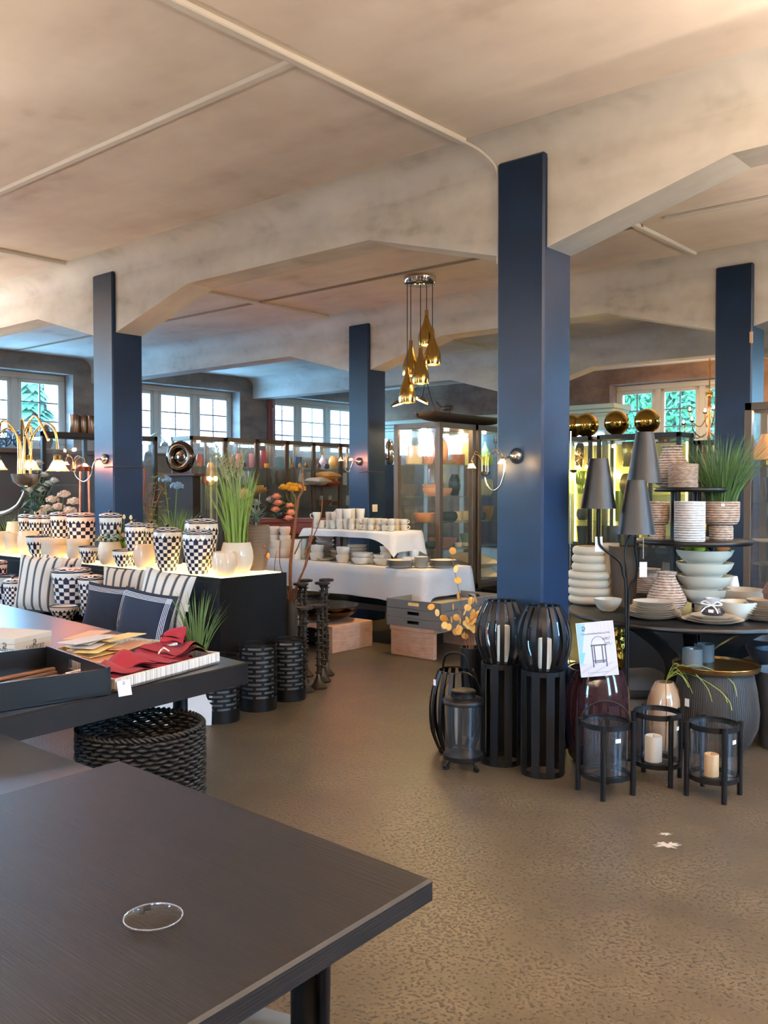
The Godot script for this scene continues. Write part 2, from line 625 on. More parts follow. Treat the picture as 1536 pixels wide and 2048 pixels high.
func vess(prof: String, W: float, H: float, wall := 0.006, seg := 24) -> ArrayMesh:
	var key := "%s %.3f %.3f %.4f %d" % [prof, W, H, wall, seg]
	if cache.has(key):
		return cache[key]
	var o := []
	for p in PROF[prof]:
		o.append(Vector2(p[0] * W * 0.5, p[1] * H))
	var inner := []
	for i in range(o.size() - 1, 0, -1):
		if o[i].y > wall * 1.5 and o[i].x > wall * 1.5:
			inner.append(Vector2(o[i].x - wall, o[i].y if i < o.size() - 1 else H))
	if inner.size():
		inner.append(Vector2(inner[-1].x * 0.9, wall))
		inner.append(Vector2(0, wall))
		o.append_array(inner)
	else:
		o.append(Vector2(0, H * 0.8))
	cache[key] = lt(o, seg)
	return cache[key]

func pot(called: String, label: String, cat: String, prof: String, mat: Material, at: Vector3, W: float, H: float, grp := "", wall := 0.006, seg := 24) -> MeshInstance3D:
	return solo(called, label, cat, vess(prof, W, H, wall, seg), mat, at, 0.0, grp)

func lidded(called: String, label: String, prof: String, mat: Material, at: Vector3, W: float, H: float, grp := "", knob := true) -> Node3D:
	var o := thing(called, label, "jar", at, 0.0, grp)
	part(o, "body", vess(prof, W, H, 0.006, 28), mat)
	var r: float = W * 0.5 * PROF[prof][-1][0]
	part(o, "lid", lt([Vector2(0, 0), Vector2(r * 0.9, 0), Vector2(r * 1.02, 0.004), Vector2(r * 1.02, 0.014), Vector2(r * 0.9, 0.022), Vector2(r * 0.5, 0.03), Vector2(0, 0.034)], 28), M.checker_lid, Vector3(0, H, 0))
	if knob:
		part(o, "knob", lt([Vector2(0, 0), Vector2(0.008, 0), Vector2(0.009, 0.006), Vector2(0.016, 0.012), Vector2(0.014, 0.02), Vector2(0, 0.024)], 12), mk("navy_glaze", rgb8(20, 22, 40), 0.2), Vector3(0, H + 0.032, 0))
	return o

func cup(called: String, label: String, at: Vector3, W: float, H: float, turn: float, grp: String, mat: Material) -> Node3D:
	var o := thing(called, label, "cup", at, turn, grp)
	part(o, "bowl", vess("cup", W, H, 0.004, 18), mat)
	part(o, "handle", tb(curve([Vector3(W * 0.46, H * 0.82, 0), Vector3(W * 0.72, H * 0.75, 0), Vector3(W * 0.74, H * 0.45, 0), Vector3(W * 0.44, H * 0.22, 0)], 4), 0.005, 6), mat)
	return o

# several alike things on top of one another; each is its own object
func pile(called: String, cat: String, what: String, where: String, prof: String, mat: Material, at: Vector3, Ws: Array, H: float, step: float, grp := "", wall := 0.006, seg := 28) -> float:
	var y := at.y
	for i in Ws.size():
		var l := ""
		var k := Ws.size()
		if k == 1:
			l = "%s %s" % [what, where]
		elif i == 0:
			l = "bottom %s %s" % [what, where]
		elif i == k - 1:
			l = "topmost %s %s" % [what, where]
		else:
			l = "%s up, %s %s" % [ORD[i], what, where]
		pot(called, l, cat, prof, mat, Vector3(at.x + 0.002 * sin(i * 2.1), y, at.z + 0.002 * cos(i * 1.7)), Ws[i], H, grp if grp else what + "s " + where, wall, seg)
		y += step
	return y

func omni(par: Node, at: Vector3, c: Color, e: float, size := 0.05) -> void:
	var l := OmniLight3D.new()
	l.name = "lamp_light"
	l.light_color = c
	l.light_energy = e
	l.light_size = size
	l.omni_range = 30.0
	l.omni_attenuation = 2.0
	l.shadow_enabled = true
	l.position = at
	par.add_child(l, true)

func words(txt: String, size: float, depth := 0.0006, bold := false) -> Mesh:
	var f := SystemFont.new()
	f.font_names = PackedStringArray(["Droid Serif" if not bold else "Droid Sans"])
	var t := TextMesh.new()
	t.text = txt
	t.font = f
	t.font_size = 32
	t.pixel_size = size / 32.0
	t.depth = depth
	return t

func pillow(w: float, h: float, th: float, k := 14) -> ArrayMesh:
	var mb := MB.new()
	for s in [1.0, -1.0]:
		var P := []
		for i in k + 1:
			var row := PackedVector3Array()
			for j in k + 1:
				var a := 2.0 * j / k - 1.0
				var b := 1.0 - 2.0 * i / k
				var e := pow((1.0 - pow(absf(a), 2.6)) * (1.0 - pow(absf(b), 2.6)), 0.55)
				var px := a * (1.0 - 0.07 * (1.0 - b * b)) * w * 0.5
				var py := b * (1.0 - 0.07 * (1.0 - a * a)) * h * 0.5
				row.append(Vector3(px, py, s * (th * 0.5 * e * (1.0 + 0.06 * sin(a * 5.0 + b * 3.0)) + 0.002)))
			if s > 0:
				row.reverse()
				P.append(row)
			else:
				P.append(row)
		var b0 := mb.t.size()
		mb.sheet(P)
		if s > 0:
			for q in range(b0, mb.t.size()):
				mb.t[q].x = 1.0 - mb.t[q].x
	return mb.mesh()

# tuft of thin blades growing out of the origin
func tuft(cnt: int, h: float, spread: float, base: float, w: float, lean := Vector3.ZERO, seed_ := 1) -> ArrayMesh:
	var r := RandomNumberGenerator.new()
	r.seed = seed_
	var mb := MB.new()
	for i in cnt:
		var a := r.randf() * TAU
		var d := Vector3(cos(a), 0, sin(a))
		var p0 := d * base * sqrt(r.randf())
		var hh := h * r.randf_range(0.55, 1.0)
		var s := spread * r.randf_range(0.15, 1.0)
		var p2 := p0 + d * s + Vector3(0, hh, 0) + lean * hh * r.randf_range(0.3, 1.0)
		var p1 := p0 + d * s * 0.22 + Vector3(0, hh * 0.62, 0) + lean * hh * 0.3
		var side := d.cross(Vector3.UP).rotated(Vector3.UP, r.randf_range(-1.2, 1.2))
		var pts := []
		var ws := []
		for k in 6:
			var t := k / 5.0
			pts.append(p0.lerp(p1, t).lerp(p1.lerp(p2, t), t))
			ws.append(w * (1.0 - t * t * 0.92) * 0.5)
		mb.ribbon(pts, ws, side)
	return mb.mesh()

# leaf shape, tip along +z, lying in xz
func leaf(l: float, w: float, droop := 0.2) -> ArrayMesh:
	var pts := []
	var ws := []
	for k in 6:
		var t := k / 5.0
		pts.append(Vector3(0, -droop * l * t * t, l * t))
		ws.append(w * 0.5 * sin(PI * clampf(0.08 + t * 0.92, 0, 1)))
	return MB.new().ribbon(pts, ws, Vector3.RIGHT).mesh()

# ---------------------------------------------------------------- the place
func _ready() -> void:
	rng.seed = 7
	# camera
	var cam := Camera3D.new()
	cam.name = "camera"
	cam.fov = 58.8215
	cam.near = 0.05
	cam.far = 200.0
	cam.position = Vector3(0, 1.55, 0)
	cam.rotation = Vector3(-0.02807, 0.71490, 0)
	cam.current = true
	add_child(cam)
	# sky and exposure
	var env := Environment.new()
	var sky := Sky.new()
	var psm := ProceduralSkyMaterial.new()
	psm.sky_top_color = rgb8(112, 172, 230)
	psm.sky_horizon_color = rgb8(164, 212, 242)
	psm.ground_bottom_color = rgb8(120, 120, 110)
	psm.ground_horizon_color = rgb8(190, 205, 205)
	psm.sky_energy_multiplier = 6.5
	psm.ground_energy_multiplier = 4.0
	psm.sun_angle_max = 0.0
	sky.sky_material = psm
	env.background_mode = Environment.BG_SKY
	env.sky = sky
	env.tonemap_mode = Environment.TONE_MAPPER_LINEAR
	env.tonemap_exposure = 1.12
	env.sdfgi_enabled = true
	env.ssao_enabled = true
	env.ssil_enabled = true
	var we := WorldEnvironment.new()
	we.name = "environment"
	we.environment = env
	add_child(we)
	make_materials()
	# unseen ceiling lamps behind and beside the camera, placed to light the hall
	for q in [[0.6, 0.9, 1.0, "above the nearest table"], [-2.4, 2.6, 0.8, "behind the viewer"], [0.9, -2.7, 2.4, "right of the lanterns"], [-6.6, 1.2, 0.9, "left of the second table"], [-9.5, -2.4, 0.5, "near the leftmost window"]]:
		unseen_hall_lamp(Vector3(q[0], 0, q[1]), q[2], q[3])
	for q in [[0.9, 0.6, 1.0, "just right of the viewer"], [-1.2, 2.2, 0.8, "behind the viewer"], [-5.2, 1.0, 0.9, "left of the two black tables"], [1.5, -2.9, 0.85, "right of the lanterns"], [-9.9, -2.0, 0.35, "near the leftmost window"], [1.3, -6.3, 0.8, "right of the bronze cabinet"]]:
		unseen_uplight(Vector3(q[0], 0, q[1]), q[2], q[3])
	structure()
	tables()
	counter()
	floor_goods()
	white_tables()
	vitrines()
	round_table()
	lamps()
	plants()

func unseen_uplight(at: Vector3, e: float, where: String) -> void:  # unseen standing lamp out of view, placed to brighten the ceiling
	var o := thing("unseen_uplighter", "unseen lamp outside the picture, placed to brighten the ceiling, " + where, "lamp", at, 0.0, "unseen upward lamps")
	part(o, "base", lt([Vector2(0, 0), Vector2(0.15, 0), Vector2(0.15, 0.02), Vector2(0, 0.03)], 24), M.black_metal)
	part(o, "pole", tb([Vector3(0, 0.02, 0), Vector3(0, 1.8, 0)], 0.014, 8), M.black_metal)
	part(o, "dish", lt([Vector2(0, 1.8), Vector2(0.06, 1.81), Vector2(0.17, 1.9), Vector2(0.165, 1.9), Vector2(0.05, 1.82), Vector2(0, 1.815)], 24), M.black_metal)
	part(o, "glow_disc", lt([Vector2(0, 1.84), Vector2(0.09, 1.84), Vector2(0.09, 1.845), Vector2(0, 1.845)], 20), glow("unseen_uplight_glow", rgb8(255, 222, 184), 4.0))
	var l := SpotLight3D.new()
	l.name = "unseen_uplight_beam"
	l.light_color = rgb8(255, 236, 216)
	l.light_energy = 104.0 * e
	l.light_size = 0.09
	l.spot_angle = 78.0
	l.spot_angle_attenuation = 1.0
	l.spot_range = 30.0
	l.spot_attenuation = 2.0
	l.shadow_enabled = true
	l.position = Vector3(0, 1.87, 0)
	l.rotation.x = PI / 2
	o.add_child(l, true)

func unseen_hall_lamp(at: Vector3, e: float, where: String) -> void:
	var o := thing("unseen_ceiling_lamp", "unseen ceiling lamp outside the picture, lighting the hall, " + where, "lamp", Vector3(at.x, 3.0, at.z), 0.0, "unseen ceiling lamps")
	part(o, "globe", MB.new().ball(0.16, Vector3.ZERO, 20).mesh(), glow("unseen_lamp_glow", rgb8(255, 226, 190), 3.0))
	part(o, "rod", tb([Vector3(0, 0.15, 0), Vector3(0, 0.53, 0)], 0.012), M.black_metal)
	omni(o, Vector3.ZERO, rgb8(255, 222, 182), 1.3 * e, 0.16)

const CX := [-2.66, -6.944]
const CZ := [-4.418, -7.7265]

func beam_poly(x0: float, x1: float, cols: Array) -> PackedVector2Array:
	# outline in (x, y): the underside with haunches at the columns, straight top in the slab
	var p := PackedVector2Array()
	p.append(Vector2(x0, 3.6))
	p.append(Vector2(x0, 3.16))
	for c in cols:
		p.append(Vector2(c - 0.3125 - 1.02, 3.16))
		p.append(Vector2(c - 0.3125, 2.885))
		p.append(Vector2(c, 2.885))
		p.append(Vector2(c + 1.02, 3.16))
	p.append(Vector2(x1, 3.16))
	p.append(Vector2(x1, 3.6))
	for i in p.size():
		p[i].y = -p[i].y
	return p

func beam(z: float, cols: Array, label: String) -> void:
	var mb := MB.new()
	mb.x = Transform3D(Basis(Vector3(1, 0, 0), Vector3(0, 0, 1), Vector3(0, -1, 0)), Vector3.ZERO)
	mb.prism(beam_poly(-12.8, 3.0, cols), z - 0.3, z - 0.035)
	# quarter-round fillets where beam and ceiling meet
	mb.x = Transform3D.IDENTITY
	for s in [1.0, -1.0]:
		var P := []
		for k in 7:
			var a := PI / 2 * k / 6.0
			var zz: float = (z - 0.035 if s > 0 else z - 0.3) + s * 0.2 * (1.0 - cos(a))
			var yy := 3.53 - 0.16 * (1.0 - sin(a))
			P.append(PackedVector3Array([Vector3(-12.8, yy, zz), Vector3(3.0, yy, zz)]))
		if s > 0:
			P.reverse()
		mb.sheet(P)
	var o := st(num("beam"), mb.mesh(), M.beam_plaster, Vector3.ZERO, label, "beam")

func column(cx: float, cz: float, label: String) -> void:
	var o := Node3D.new()
	o.name = num("column")
	add_child(o)
	o.set_meta("kind", "structure")
	tag(o, label, "column")
	o.position = Vector3(cx - 0.156, 0, cz - 0.152)
	part(o, "shaft", bx(0.3125, 3.41, 0.303, Vector3(0, 1.705, 0), 0.012), M.navy_paint)

func window(called: String, nsash: int, w: float, h: float, mid: Vector3, turn: float, label: String) -> void:
	# frame in the opening, three casements with six panes each
	var o := Node3D.new()
	o.name = called
	add_child(o)
	o.position = mid
	o.rotation.y = turn
	o.set_meta("kind", "structure")
	tag(o, label, "window")
	var fm := mk("window_paint", rgb8(196, 192, 184), 0.5)
	var fr := MB.new()
	var t := 0.09
	fr.box(Vector3(w, t, 0.1), Vector3(0, h - t / 2, 0), 0.006)
	fr.box(Vector3(w, t, 0.1), Vector3(0, t / 2, 0), 0.006)
	var sw := w / nsash
	for i in nsash + 1:
		fr.box(Vector3(0.1, h - 0.18, 0.12), Vector3(clampf(-w / 2 + sw * i, -w / 2 + 0.05, w / 2 - 0.05), h / 2, 0), 0.006)
	part(o, "frame", fr.mesh(), fm)
	var pw := sw - 0.1
	var ph := h - 0.18
	var key := "sash %.3f %.3f" % [pw, ph]
	if not cache.has(key):
		var s := MB.new()
		for e in [-1.0, 1.0]:
			s.box(Vector3(0.065, ph, 0.05), Vector3(e * (pw / 2 - 0.0325), 0, 0), 0.008)
			s.box(Vector3(pw, 0.065, 0.05), Vector3(0, e * (ph / 2 - 0.0325), 0), 0.008)
		cache[key] = s.mesh()
		var gx := (pw - 0.13) / 2
		var gy := (ph - 0.13) / 3
		cache[key + "p"] = bx(gx - 0.01, gy - 0.01, 0.004)
		cache[key + "h"] = bx(pw - 0.13, 0.022, 0.03, Vector3.ZERO, 0.004)
		cache[key + "v"] = bx(0.022, ph - 0.13, 0.03, Vector3.ZERO, 0.004)
	for i in nsash:
		var cx := -w / 2 + sw * (i + 0.5)
		var sash := part(o, "casement", cache[key], fm, Vector3(cx, h / 2, 0.03))
		var gx := (pw - 0.13) / 2
		var gy := (ph - 0.13) / 3
		var mun := mk("muntin_paint", rgb8(120, 118, 112), 0.5)
		part(sash, "muntin", cache[key + "v"], mun)
		for j in 2:
			part(sash, "muntin", cache[key + "h"], mun, Vector3(0, -ph / 2 + 0.065 + gy * (j + 1), 0))
		for j in 3:
			for k in 2:
				part(sash, "pane", cache[key + "p"], M.pane, Vector3((k - 0.5) * gx, -ph / 2 + 0.065 + gy * (j + 0.5), 0))

func structure() -> void:
	st("floor", bx(16.6, 0.2, 19.4, Vector3(-5.05, -0.1, -4.95)), M.floor_screed)
	st("ceiling", bx(16.6, 0.25, 19.4, Vector3(-5.05, 3.655, -4.95)), M.ceiling_plaster)
	# window wall on the left, one recess per bay
	var m := MB.new()
	m.box(Vector3(0.45, 2.1, 19.2), Vector3(-13.025, 1.05, -4.9))
	m.box(Vector3(0.45, 0.3, 19.2), Vector3(-13.025, 3.42, -4.9))
	var zs := []
	for k in 6:
		zs.append(-11.19 + 3.309 * (k - 1))
	for z in zs:
		m.box(Vector3(0.45, 1.18, 0.86), Vector3(-13.025, 2.685, z), 0.0)
	m.box(Vector3(0.45, 1.18, 1.2), Vector3(-13.025, 2.685, 4.0), 0.0)
	st("wall_left", m.mesh(), M.wall_plaster)
	var wl := ["three-casement window at the far end of the left wall", "three-casement window behind the left navy column, brick outside", "three-casement window at the left edge, fir tree outside"]
	for k in 5:
		var lab: String = wl[k] if k < 3 else "window of the left wall outside the frame, bay %s" % ORD[k]
		window("window_%d" % (k + 1), 3, 2.45, 1.16, Vector3(-13.1, 2.105, zs[k] + 1.6545), PI / 2, lab)
	var sills := MB.new()
	for k in 5:
		sills.box(Vector3(0.34, 0.03, 2.5), Vector3(-12.88, 2.1, zs[k] + 1.6545), 0.006)
	st("trim_1", sills.mesh(), mk("sill_paint", rgb8(150, 146, 140), 0.6))
	# back wall with the garden windows
	m = MB.new()
	var wx := [[-7.25, -5.0], [-3.9, -1.65], [-0.6, 1.65]]
	m.box(Vector3(16.2, 2.1, 0.45), Vector3(-5.0, 1.05, -14.425))
	m.box(Vector3(16.2, 0.3, 0.45), Vector3(-5.0, 3.42, -14.425))
	var px0 := -13.1
	for w in wx:
		m.box(Vector3(w[0] - px0, 1.18, 0.45), Vector3((w[0] + px0) / 2, 2.685, -14.425))
		px0 = w[1]
	m.box(Vector3(3.1 - px0, 1.18, 0.45), Vector3((3.1 + px0) / 2, 2.685, -14.425))
	st("wall_back", m.mesh(), M.wall_warm)
	var wn := ["two visible casements of the garden window right of the pale green cabinets", "garden window of the back wall hidden by the right columns", "garden window of the back wall beyond the right edge"]
	for k in 3:
		window("window_%d" % (k + 6), 3, 2.25, 1.16, Vector3((wx[k][0] + wx[k][1]) / 2, 2.105, -14.5), 0.0, wn[k])
	# unseen right and front walls, openings placed and sized to let daylight in
	m = MB.new()
	m.box(Vector3(0.3, 0.9, 19.2), Vector3(3.15, 0.45, -4.9))
	m.box(Vector3(0.3, 0.3, 19.2), Vector3(3.15, 3.42, -4.9))
	for q in [[-14.5, -6.4], [-5.6, -3.7], [-2.9, 4.7]]:
		m.box(Vector3(0.3, 2.4, q[1] - q[0]), Vector3(3.15, 2.1, (q[0] + q[1]) / 2))
	st("wall_right", m.mesh(), M.wall_plaster)
	m = MB.new()
	m.box(Vector3(16.2, 0.9, 0.3), Vector3(-5.0, 0.45, 4.65))
	m.box(Vector3(16.2, 0.3, 0.3), Vector3(-5.0, 3.42, 4.65))
	for q in [[-13.1, -10.1], [-9.2, -2.9], [-2.1, 3.1]]:
		m.box(Vector3(q[1] - q[0], 2.4, 0.3), Vector3((q[0] + q[1]) / 2, 2.1, 4.65))
	st("wall_front", m.mesh(), M.wall_plaster)
	# outdoors: yard, brick house, garden hedge, fir trees
	st("yard", yard_mesh(), mk("yard_gravel", rgb8(190, 188, 180), 0.9), Vector3.ZERO, "gravel yard outside the windows", "ground")
	outdoors()
	for r in [[-4.418, "nearest plastered concrete beam, haunched at the tall navy column"], [-7.7265, "second plastered beam, carried by the middle and right navy columns"], [-11.035, "third plastered beam from the viewer, over the back vitrines"], [-0.85, "plastered beam above the viewer, outside the frame"], [2.2, "plastered beam behind the viewer"]]:
		beam(r[0], [-11.228 + 4.284, -2.66, 1.62], r[1])
	column(-2.66, -4.418, "tall navy-painted square column nearest, with lanterns at its foot")
	column(-6.944, -4.418, "navy-painted square column behind the black-and-cream checked jars")
	column(-6.944, -7.7265, "navy-painted square column behind the white tables of cups")
	column(-2.66, -7.7265, "dark navy column at the right, behind the tall grass pot")
	column(-6.944, -11.035, "navy column of the third row, hidden behind the nearest column")
	column(-2.66, -11.035, "navy column beyond the right edge of the picture")
	column(1.62, -4.418, "navy column outside the frame to the right")
	column(1.62, -7.7265, "far navy column outside the frame to the right")
	column(-6.944, -1.11, "navy column beyond the left picture edge")
	# cover strips on the ceiling
	var sm := mk("strip_paint", rgb8(216, 210, 200), 0.7)
	for q in [["trim_2", -3.09, -4.25, 4.4, 0.05], ["trim_3", -7.43, -4.25, 4.4, 0.07], ["trim_4", -7.43, -7.56, -4.9, 0.07], ["trim_5", -3.09, -7.56, -4.9, 0.05], ["trim_6", -7.43, -10.8, -8.2, 0.06]]:
		st(q[0], bx(q[4], 0.03, q[3] - q[2], Vector3(q[1], 3.515, (q[2] + q[3]) / 2), 0.006), sm, Vector3.ZERO, "pale cover strip along a ceiling joint", "trim")
	var z1: float = -2.946
	st("trim_7", bx(9.6, 0.025, 0.045, Vector3(-7.9, 3.518, z1), 0.005), sm, Vector3.ZERO, "thin pale strip across the ceiling panels, nearest bay", "trim")
	st("trim_8", bx(9.7, 0.02, 0.022, Vector3(-7.9, 3.52, -6.503), 0.004), mk("joint_dark", rgb8(158, 142, 124), 0.8), Vector3.ZERO, "dark joint across the ceiling of the second bay", "trim")
	st("trim_9", bx(5.5, 0.025, 0.04, Vector3(-0.1, 3.518, -6.432), 0.005), sm, Vector3.ZERO, "thin pale strip on the ceiling right of the tall column", "trim")
	var pp := MB.new()
	pp.tube([Vector3(0, 0, 0), Vector3(0, 3.53, 0)], 0.055, 12)
	pp.tube([Vector3(0, 3.0, 0), Vector3(0, 3.06, 0)], 0.075, 12)
	st("downpipe", pp.mesh(), mk("oxide_red", rgb8(112, 44, 38), 0.5), Vector3(-12.66, 0, -11.36), "dark red downpipe on the far left wall pier", "pipe")
	# marks left on floor and column
	var fl: Node = get_node("floor")
	for q in [[Vector3(-1.622, 0.000, -3.739), 0.05, 3], [Vector3(-1.682, 0.000, -3.851), 0.022, 5]]:
		var sp := PackedVector2Array()
		for k in 22:
			var a := TAU * k / 22.0
			var rr: float = q[1] * (0.7 + 0.3 * sin(k * 2.7 + q[2]) + 0.2 * cos(k * 1.3))
			sp.append(Vector2(cos(a) * rr * 1.3, sin(a) * rr * 0.8))
		part(fl, "paint_spot", MB.new().prism(sp, 0.0, 0.001).mesh(), mk("old_paint", rgb8(176, 164, 146), 0.8), q[0] + Vector3(0, 0.0, 0), Vector3(0, 0.7, 0), "pale old paint spot")
	var cr: Node3D = get_node("column_003")
	part(cr, "paint_chip", bx(0.03, 0.1, 0.02, Vector3.ZERO, 0.006), mk("bare_plaster", rgb8(206, 166, 130), 0.9), Vector3(0.145, 2.79, 0.143), Vector3.ZERO, "chipped paint showing bare plaster")
	for k in [1, 2]:
		part(get_node("column_%03d" % k), "cable", tb([Vector3(0.02, 1.72, 0.154), Vector3(0.156, 1.72, 0.154), Vector3(0.16, 1.72, -0.15)], 0.006, 6), M.ink)
	# conduit running down beside the tall column
	st("conduit", tb(curve([Vector3(-3.08, 3.512, -4.22), Vector3(-3.03, 3.47, -4.33), Vector3(-2.985, 3.38, -4.43), Vector3(-2.983, 3.2, -4.445), Vector3(-2.983, 2.84, -4.445)], 5), 0.009), M.beam_plaster, Vector3.ZERO, "cable conduit bending down the tall column's left edge", "conduit")
	var sw := solo("switch_plate", "small cream switch plate on the middle navy column", "switch", bx(0.012, 0.085, 0.085, Vector3.ZERO, 0.003), mk("switch_cream", rgb8(216, 204, 182), 0.4), Vector3(-6.936, 1.3, -7.83))

func yard_mesh() -> ArrayMesh:
	var mb := MB.new()
	mb.box(Vector3(30, 0.2, 50), Vector3(-28.3, 0.6, -12))
	mb.box(Vector3(24, 0.2, 10), Vector3(-1.3, 0.6, -19.7))
	return mb.mesh()

func outdoors() -> void:
	# brick house across the yard
	var bh := thing("brick_house", "red brick house outside the left windows", "house", Vector3(-24, 0.7, -16.6))
	var bi := Image.create(256, 256, false, Image.FORMAT_RGB8)
	bi.fill(rgb8(190, 170, 160))
	for r in 16:
		for c in 9:
			var k := rng.randf_range(0.8, 1.1)
			bi.fill_rect(Rect2i(c * 32 - (16 if r % 2 else 0), r * 16, 30, 14), Color(0.68 * k, 0.36 * k, 0.32 * k))
	var bm := mk("far_brick", Color.WHITE, 0.9)
	bm.albedo_texture = ImageTexture.create_from_image(bi)
	bm.uv1_triplanar = true
	bm.uv1_scale = Vector3(0.5, 0.5, 0.5)
	part(bh, "wall", bx(6, 7, 6, Vector3(0, 3.5, 0)), bm)
	part(bh, "roof", bx(6.6, 0.3, 6.4, Vector3(0, 7.1, 0)), mk("slate", rgb8(70, 72, 78), 0.7))
	for k in 6:
		var w := part(bh, "window", bx(0.1, 1.3, 0.9, Vector3.ZERO, 0.01), mk("house_window", rgb8(220, 224, 226), 0.3), Vector3(3.03, 1.6 + 2.4 * (k / 3), -2 + 2 * (k % 3)))
		part(w, "pane", bx(0.04, 1.1, 0.7), mk("house_glass", rgb8(90, 110, 130), 0.1), Vector3(0.05, 0, 0))
	var wh := thing("pale_house", "pale rendered house outside the far left window", "house", Vector3(-21, 0.7, -23.6))
	part(wh, "wall", bx(5, 6, 7, Vector3(0, 3, 0)), mk("pale_render", rgb8(206, 220, 222), 0.8))
	part(wh, "roof", bx(5.6, 0.25, 7.6, Vector3(0, 6.1, 0)), M.slate)
	for k in 3:
		part(wh, "window", bx(0.1, 1.4, 1.0, Vector3.ZERO, 0.01), M.house_window, Vector3(2.53, 2.6, -2 + 2 * k))
	for q in [[-21.0, -11.1, 4.4, "tall fir tree outside the leftmost window"], [-19.6, -12.3, 3.2, "lower fir tree outside the leftmost window, to the right"]]:
		var tr := thing("fir_tree", q[3], "tree", Vector3(q[0], 0.7, q[1]))
		part(tr, "trunk", lt([Vector2(0, 0), Vector2(0.18, 0), Vector2(0.03, q[2]), Vector2(0, q[2])], 8), M.bark_brown)
		var mb := MB.new()
		var r := RandomNumberGenerator.new()
		r.seed = 3
		for k in 520:
			var f := r.randf()
			var y: float = q[2] * (0.12 + 0.88 * f)
			var rad := (1.0 - f) * 1.25 + 0.08
			var a := r.randf() * TAU
			var d := Vector3(cos(a), 0, sin(a))
			var p0 := Vector3(0, y, 0) + d * rad * 0.25
			var p2 := Vector3(0, y - 0.22, 0) + d * rad * r.randf_range(0.7, 1.1)
			mb.ribbon([p0, (p0 + p2) * 0.5 + Vector3(0, 0.06, 0), p2], [0.1, 0.14, 0.02], d.cross(Vector3.UP))
		stuff(part(tr, "needles", mb.mesh(), two_sided(mk("fir_green", rgb8(44, 84, 48), 0.8))))
	var hd := thing("hedge", "dense green leafy hedge outside the back window", "hedge", Vector3(-5, 0.7, -17.4))
	part(hd, "body", bx(12, 4.2, 0.8, Vector3(0, 2.1, -0.3), 0.1), mk("hedge_dark", rgb8(22, 60, 36), 0.9))
	var hm := MB.new()
	var r := RandomNumberGenerator.new()
	r.seed = 11
	for k in 9000:
		var c := Vector3(r.randf_range(-5, 4), r.randf_range(1.0, 3.6), 0.12 + r.randf() * 0.22)
		var a := r.randf() * TAU
		var d := Vector3(cos(a) * 0.08, sin(a) * 0.08, 0.05 * r.randf())
		hm.ribbon([c - d, c, c + d], [0.006, 0.03, 0.003], Vector3(-sin(a), cos(a), r.randf_range(-0.5, 0.8)).normalized())
	stuff(part(hd, "leaves", hm.mesh(), two_sided(mk("hedge_leaf", rgb8(40, 92, 40), 0.6))))

# root at a, local +X runs from a to b; the left-hand side is local -Z
func frame(called: String, label: String, cat: String, a: Vector3, b: Vector3, grp := "") -> Node3D:
	return thing(called, label, cat, a, atan2(-(b.z - a.z), b.x - a.x), grp)

func logo(s: float) -> ArrayMesh:
	var mb := MB.new()
	var pts := []
	for k in 15:
		var a := -0.75 * PI + 1.62 * PI * k / 14.0
		pts.append(Vector3(cos(a) * s * 0.36, sin(a) * s * 0.36 + s * 0.15, 0))
	mb.tube(pts, s * 0.07, 6)
	mb.tube([Vector3(-s * 0.2, s * 0.12, 0), Vector3(s * 0.12, s * 0.12, 0)], s * 0.06, 6)
	mb.tube([Vector3(-s * 0.28, -s * 0.42, 0), Vector3(s * 0.36, -s * 0.42, 0)], s * 0.07, 6)
	mb.tube([Vector3(-s * 0.25, -s * 0.1, 0), Vector3(-s * 0.25, -s * 0.42, 0)], s * 0.07, 6)
	return mb.mesh()

func price_tag(par: Node3D, at: Vector3, w: float, h: float, turn := 0.0, tilt := 0.0) -> void:
	part(par, "price_tag", bx(w, h, 0.0015), M.paper, at, Vector3(tilt, turn, 0), "white price tag")

func top_poly(c: Vector2, u: Vector2, lu: float, w: Vector2, lw: float) -> PackedVector2Array:
	return PackedVector2Array([c, c + u * lu, c + u * lu + w * lw, c + w * lw])

func slab(poly: PackedVector2Array, y0: float, y1: float, b := 0.006) -> ArrayMesh:
	var mb := MB.new()
	mb.prism(poly, y0, y1 - b)
	var inn: PackedVector2Array = Geometry2D.offset_polygon(poly, -b)[0]
	mb.prism(inn, y1 - b, y1)
	# chamfer between the two outlines
	if inn.size() == poly.size():
		var off := 0
		var best := 1e9
		for k in inn.size():
			if inn[k].distance_to(poly[0]) < best:
				best = inn[k].distance_to(poly[0])
				off = k
		var dirn := 1 if Geometry2D.is_polygon_clockwise(inn) == Geometry2D.is_polygon_clockwise(poly) else -1
		var m := poly.size()
		for i in m:
			var a := poly[i]
			var c := poly[(i + 1) % m]
			var a2 := inn[posmod(off + dirn * i, m)]
			var c2 := inn[posmod(off + dirn * (i + 1), m)]
			var o := (a - a2 + c - c2).normalized()
			mb.quad(Vector3(a.x, y1 - b, a.y), Vector3(c.x, y1 - b, c.y), Vector3(c2.x, y1, c2.y), Vector3(a2.x, y1, a2.y), Vector3(o.x, 1, o.y).normalized())
	return mb.mesh()

